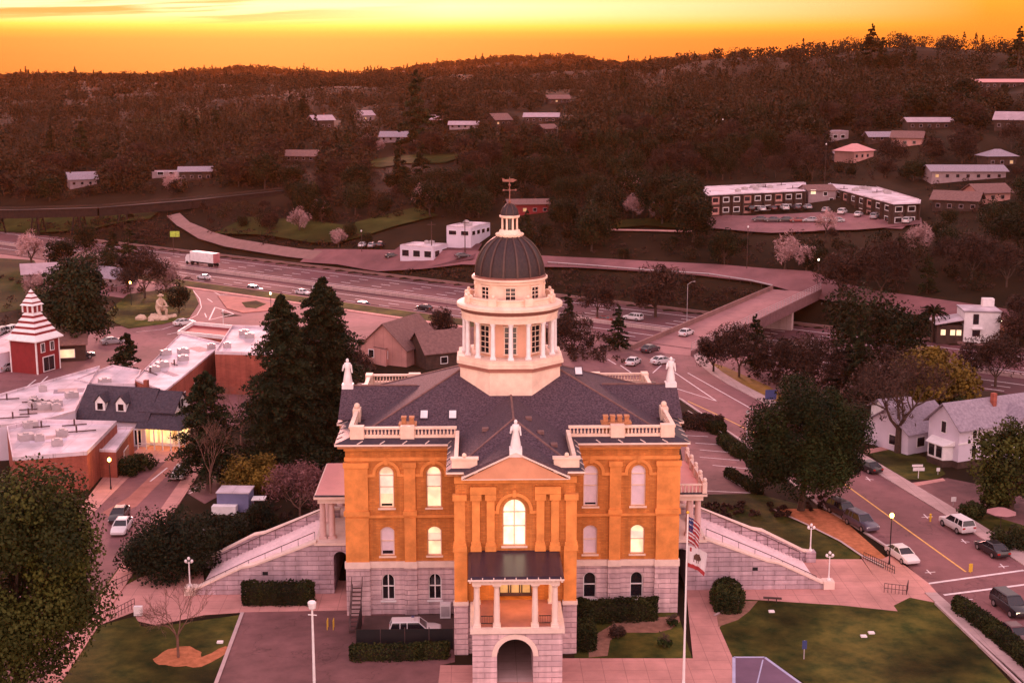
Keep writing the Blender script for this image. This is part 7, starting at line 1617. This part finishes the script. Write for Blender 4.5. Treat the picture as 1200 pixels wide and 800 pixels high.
# named singles, by where they stand
SING = [('con', (490, 172), 2.45, 'very tall lone pine standing up above the middle hill skyline'), ('con', (518, 150), 1.3, 'second pine to the right of the very tall pine'), ('con', (730, 112), 1.25, 'lone dark conifer on the middle hill right of the weathervane'),
        ('con', (216, 166), 1.0, 'left of three small cone-shaped conifers on the far left field'), ('con', (230, 167), .95, 'middle of three small cone-shaped conifers on the far left field'), ('con', (254, 165), 1.15, 'right and widest of three cone-shaped conifers on the far left field'),
        ('con', (96, 192), 1.4, 'dark double conifer above the small white gabled house'), ('con', (356, 150), 1.2, 'slim dark conifer left of the pink two-storey hill house'), ('con', (62, 190), 1.2, 'dark pointed conifer at the far left slope'),
        ('con', (1020, 82), 2.0, 'tallest dark conifer on the right skyline'), ('con', (1034, 84), 1.5, 'conifer just right of the tallest one on the right skyline'), ('con', (1193, 82), 1.7, 'tall conifer on the skyline at the right edge'), ('con', (978, 84), 1.1, 'small pointed conifer left on the right skyline'), ('con', (1004, 86), 1.0, 'small conifer just left of the tallest skyline conifer'),
        ('ever', (1046, 84), 1.0, 'round skyline tree right of the tallest conifers'), ('con', (1070, 82), 1.0, 'pointed skyline conifer above the right wood'), ('con', (408, 190), 1.0, 'dark slim cypress beside the green meadow'), ('con', (495, 218), 1.1, 'dark cypress pair below the meadow'), ('con', (470, 222), 1.2, 'broad dark conifer below the green meadow'),
        ('con', (133, 312), .85, 'left pointed conifer behind the roundabout'), ('con', (152, 312), .95, 'right pointed conifer behind the roundabout'), ('con', (884, 432), .7, 'small dark conifer beside the bridge wall'), ('con', (665, 392), .62, 'small conifer by the freeway right of the dome'), ('con', (724, 410), .62, 'small dark cypress left of the bridge end'),
        ('con', (993, 458), 1.0, 'dark slender conifer on the bank right of the street'), ('con', (1010, 470), .9, 'dark conifer in front of the slender one right of the street'), ('ever', (1010, 425), 1.35, 'large dark tree above the freeway right of the bridge'), ('ever', (1050, 432), 1.25, 'large dark tree left of the palm'), ('bare', (985, 352), 1.2, 'wide bare tree at the far end of the bridge'), ('bare', (1032, 352), 1.1, 'brown bare tree beside the far road right of the bridge'),
        ('bare', (768, 372), 1.35, 'big dark bare tree on the bank behind the right roof'), ('bare', (700, 372), .9, 'bare tree on the far freeway bank right of the dome'), ('bare', (1166, 455), .9, 'brown bare tree beyond the victorian house'), ('bare', (1192, 405), 1.15, 'bare tree right of the modern house'), ('bare', (1140, 448), .8, 'thin bare tree behind the victorian house ridge'),
        ('bare', (170, 350), 1.0, 'brown bare tree behind the gold panner statue'), ('bare', (150, 340), .9, 'brown bare tree left of the gold panner statue'), ('ever', (210, 368), .55, 'dark round bush tree right of the gold panner statue'), ('ever', (120, 330), .8, 'dark tree left behind the roundabout'), ('ever', (75, 318), .9, 'dark tree above the firehouse evergreen'), ('ever', (100, 300), .9, 'dark tree in the hollow at left before the trestle'),
        ('bare', (360, 420), .5, 'brown shrubby tree right of the conifer tops'), ('bare', (640, 425), .7, 'bare tree just right of the dome base'), ('bare', (672, 418), .8, 'bare tree behind the right roof slope'), ('bare', (418, 470), .7, 'bare tree behind the left roof statue'), ('bare', (520, 400), .7, 'bare brown tree left of the dome columns'),
        ('bare', (836, 436), .7, 'low bare tree against the right wall of the bridge'), ('bare', (866, 442), .8, 'bare tree on the bank right of the small bridge conifer'), ('bare', (906, 448), .85, 'bare tree on the golden grass bank above the street'), ('bare', (934, 456), .9, 'brown bare tree on the near bank beside the freeway light'), ('bare', (958, 466), .85, 'bare tree just left of the dark slender conifers'), ('bare', (1034, 476), 1.0, 'brown bare tree behind the spreading leafless oak'), ('blossom', (195, 343), 1.2, 'pink blossom tree by the roundabout'), ('blossom', (37, 310), 1.2, 'pink blossom tree at the left edge hollow'), ('blossom', (43, 352), 1.0, 'pink blossom tree behind the firehouse'), ('blossom', (351, 272), 1.05, 'whitish blossom tree on the green slope'), ('blossom', (397, 290), .9, 'small blossom tree beside the curved road'), ('blossom', (493, 244), 1.0, 'pale mauve tree above the white offices'), ('blossom', (375, 258), 1.0, 'pink shrub tree on the left of the green slope'),
        ('blossom', (736, 236), 1.2, 'pale pink tree in the middle right of the slope'), ('blossom', (742, 256), 1.1, 'pink tree below the pale one on the slope'), ('blossom', (769, 260), .8, 'small bright pink tree on the slope left of the apartments'), ('blossom', (203, 226), 1.2, 'pink tree cluster above the trestle'), ('blossom', (131, 214), 1.1, 'pink tree above the left end of the trestle'), ('blossom', (1078, 300), 1.3, 'pink tree below the right apartment block'), ('blossom', (920, 316), 1.2, 'pink tree above the far end of the bridge'), ('blossom', (945, 318), 1.0, 'small pink tree beside the far road'),
        ('blossom', (968, 274), .9, 'pink tree in front of the apartment car park'), ('blossom', (1052, 262), .8, 'pink tree beside the parked cars at the right apartments'), ('blossom', (430, 176), .9, 'pink tree left of the lilac-roofed hill house'), ('blossom', (445, 178), .8, 'pink shrub beside the lilac-roofed hill house'), ('blossom', (95, 328), .9, 'pale tree left of the roundabout conifers'), ('ever', (812, 284), 1.3, 'big dark oak left of the apartment car park'), ('ever', (805, 262), 1.2, 'dark oak at the left end of the apartments')]
for i, (kd, (px, py), k, lb) in enumerate(SING): put(kd, i, gnd(px, py), k, lb)
# scattered wood on the slopes beyond the freeway
rng = NR(7); pts = []; ZN = {}
cand = []
for _ in range(9000):
    t_ = rng.uniform(-560, 420); n_ = rng.uniform(203, 560); x, y = NX * n_ + TX * t_, NY * n_ + TY * t_
    q = proj(x, y, float(H(x, y)) + 4)
    if q[2] < 50 or not (-25 < q[0] < 1225) or q[1] > 420: continue
    cand.append((q[2], x, y))
cand.sort(); ntree = 0; grid = {}
for (dep, x, y) in cand:
    if ntree >= 285: break
    sp = 9.0 + (dep - 330) * .012
    if any((x - a) ** 2 + (y - b) ** 2 < sp * sp for a, b in pts[-400:]): continue
    v = math.sin(x / 47 + 1) + math.sin(y / 39 + x / 90) + rng.normal(0, .8)
    q = proj(x, y, float(H(x, y))); kd = 'ever' if v > (.35 if q[0] < 700 else -.35) else 'bare'
    if rng.random() < .05: kd = 'con'
    k = rng.uniform(.62, 1.12); kk = {'ever': (10, 5.5), 'bare': (10, 5.2), 'con': (14, 3.6)}[kd]
    if kd == 'con': k *= .8
    bl, a, b = blocked((x, y), kk[0] * k, kk[1] * k)
    if bl:
        if rng.random() < .5: continue
        k *= .42; bl, a, b = blocked((x, y), kk[0] * k, kk[1] * k)
        if bl: continue
    pts.append((x, y)); ntree += 1
    zone = 'left' if q[0] < 400 else 'middle' if q[0] < 790 else 'right'; far = 'lower' if q[2] < 520 else 'upper'
    lb = {'ever': 'dark round-crowned evergreen in the wood on the %s %s slope beyond the freeway', 'bare': 'brown leafless tree in the wood on the %s %s slope beyond the freeway', 'con': 'pointed dark conifer among rounder trees on the %s %s slope beyond the freeway'}[kd] % (far, zone)
    put(kd, ntree, (x, y), k, lb, '%s trees on the %s %s slope' % ({'ever': 'evergreen', 'bare': 'leafless', 'con': 'conifer'}[kd], far, zone), rng.uniform(0, 6.28), k * rng.uniform(.8, 1.15))
LASTD = dep
# the far wood: one mass
rng = NR(8); P, S, T, E_ = [], [], [], []
nf = 0
for _ in range(90000):
    if nf > 10800: break
    dpt = LASTD * .9 + (rng.random() ** 1.6) * 2900 if nf > 1500 else rng.uniform(330, 900)
    if nf > 7600: dpt = rng.uniform(2350, 3200)
    ang = rng.uniform(-.42, .45) ; x, y = CAMX + math.sin(ang) * dpt, CAMY + math.cos(ang) * dpt
    z = float(H(x, y)); q = proj(x, y, z)
    if not (-40 < q[0] < 1240): continue
    h = rng.uniform(6, 12) * (1.25 if rng.random() < .1 else 1)
    if nf <= 1500: h = rng.uniform(2.5, 6.5)
    if dpt < 900:
        if NX * x + NY * y < 206 or blocked((x, y), h, h * .5)[0]: continue
    n = 260 if nf <= 1500 else 150 if dpt < 1100 else 80; r = h * .6
    d = unit(rng, n) * (rng.uniform(.3, 1, (n, 1)) ** .5); con = nf > 1500 and rng.random() < .05
    if con: h *= 1.5; zz = rng.uniform(.05, 1, n); a = rng.uniform(0, 6.28, n); rr = r * .55 * (1 - zz) * rng.uniform(.5, 1, n) + .2; p_ = np.stack([x + np.cos(a) * rr, y + np.sin(a) * rr, z + zz * h], -1)
    else: p_ = np.array((x, y, z + h * .5)) + d * np.array((r, r, h * .5))
    P.append(p_); S.append(rng.uniform(.6, 1.3, n) * (.42 if n > 200 else .95 if n > 100 else 1.5 if dpt < 1700 else 2.2)); dark = con or (math.sin(x / 120) + math.sin(y / 140 + x / 200) + rng.normal(0, .7) > .5)
    T.append(np.clip(rng.uniform(.0, .35) + rng.uniform(0, .3, n) + (0 if dark else .4), 0, 1)); nf += 1
fo = link('far_wood', leaf_mesh('far_wood', np.concatenate(P), np.concatenate(S), np.concatenate(T), leafmat('far_wood_leaves', (.008, .011, .004), (.060, .033, .016)), rng)); fo['kind'] = 'stuff'
d_br, n_br = Vector((.501, .866)), Vector((.866, -.501))
# scrub along the banks, in the gaps of the wood and round the street ends
P, S, T = [], [], []
def scrub(x, y, h, n=22):
    z = float(H(x, y)); d = unit(rng, n) * (rng.uniform(.2, 1, (n, 1)) ** .5); P.append(np.array((x, y, z + h * .45)) + d * np.array((h * .75, h * .75, h * .5))); S.append(rng.uniform(.3, .8, n) * (.35 + .22 * h)); T.append(np.clip(rng.uniform(0, .7) + rng.uniform(0, .3, n), 0, 1))
for _ in range(8500):
    t_ = rng.uniform(-540, 200); n_ = rng.choice((rng.uniform(124, 138) if t_ > 20 else rng.uniform(204, 420), rng.uniform(191.5, 204), rng.uniform(204, 330))); x, y = NX * n_ + TX * t_, NY * n_ + TY * t_
    if n_ < 139 and (rng.random() < .5): continue
    s_, o_ = (Vector((x, y)) - P0).dot(d_br), (Vector((x, y)) - P0).dot(n_br)
    if (-12 < s_ < 100 and abs(o_) < 8.5) or (n_ < 139 and -60 < t_ < -20): continue
    h = rng.uniform(.5, 2.2); 
    if n_ > 188 and (blocked((x, y), h, h)[0] or not -20 < proj(x, y, 0)[0] < 1220): continue
    scrub(x, y, h, 26)
for (px0, py0, px1, py1, num, hh) in ((880, 395, 985, 460, 60, 2.4), (905, 440, 1060, 520, 90, 2.4), (985, 500, 1030, 530, 12, 1.6), (660, 395, 735, 425, 50, 2.0), (395, 400, 440, 470, 50, 1.8), (310, 570, 380, 640, 24, 1.1), (120, 310, 230, 345, 60, 2.2), (0, 320, 120, 400, 50, 2.0), (930, 582, 970, 600, 16, .5), (795, 482, 845, 506, 14, 1.2), (880, 590, 930, 606, 16, .7), (820, 590, 872, 606, 30, .6), (230, 520, 330, 570, 40, .9)):
    for _ in range(num):
        g = at(rng.uniform(px0, px1), rng.uniform(py0, py1)); 
        if NX * g[0] + NY * g[1] > 137: continue
        s_, o_ = (Vector(g) - P0).dot(d_br), (Vector(g) - P0).dot(n_br)
        if -10 < s_ < 100 and abs(o_) < 8.5: continue
        scrub(g[0], g[1], rng.uniform(.4, 1) * hh, 40)
so = link('scrub', leaf_mesh('scrub', np.concatenate(P), np.concatenate(S), np.concatenate(T), M['leaf_brown'], rng, stretch=1.7)); so['kind'] = 'stuff'
for k, l in PR.items():                      # kinds that found no place
    for t in l:
        if t.name not in USED: [bpy.data.objects.remove(c) for c in list(t.children)]; bpy.data.objects.remove(t)
# ================================================================ HAZE: the evening air, one closed box round everything
hz = MB().box(-3600, 3600, -300, 4800, -8, 190).build('haze', bpy.data.materials.new('haze_air')); hz['kind'] = 'stuff'
hm = hz.data.materials[0]; hm.use_nodes = True; hn = hm.node_tree.nodes; hn.clear()
pv = hn.new('ShaderNodeVolumePrincipled'); ho = hn.new('ShaderNodeOutputMaterial'); hm.node_tree.links.new(pv.outputs[0], ho.inputs['Volume'])
pv.inputs['Color'].default_value = (1.0, .32, .06, 1); pv.inputs['Density'].default_value = .000028; pv.inputs['Anisotropy'].default_value = .55
hm.cycles.homogeneous_volume = True
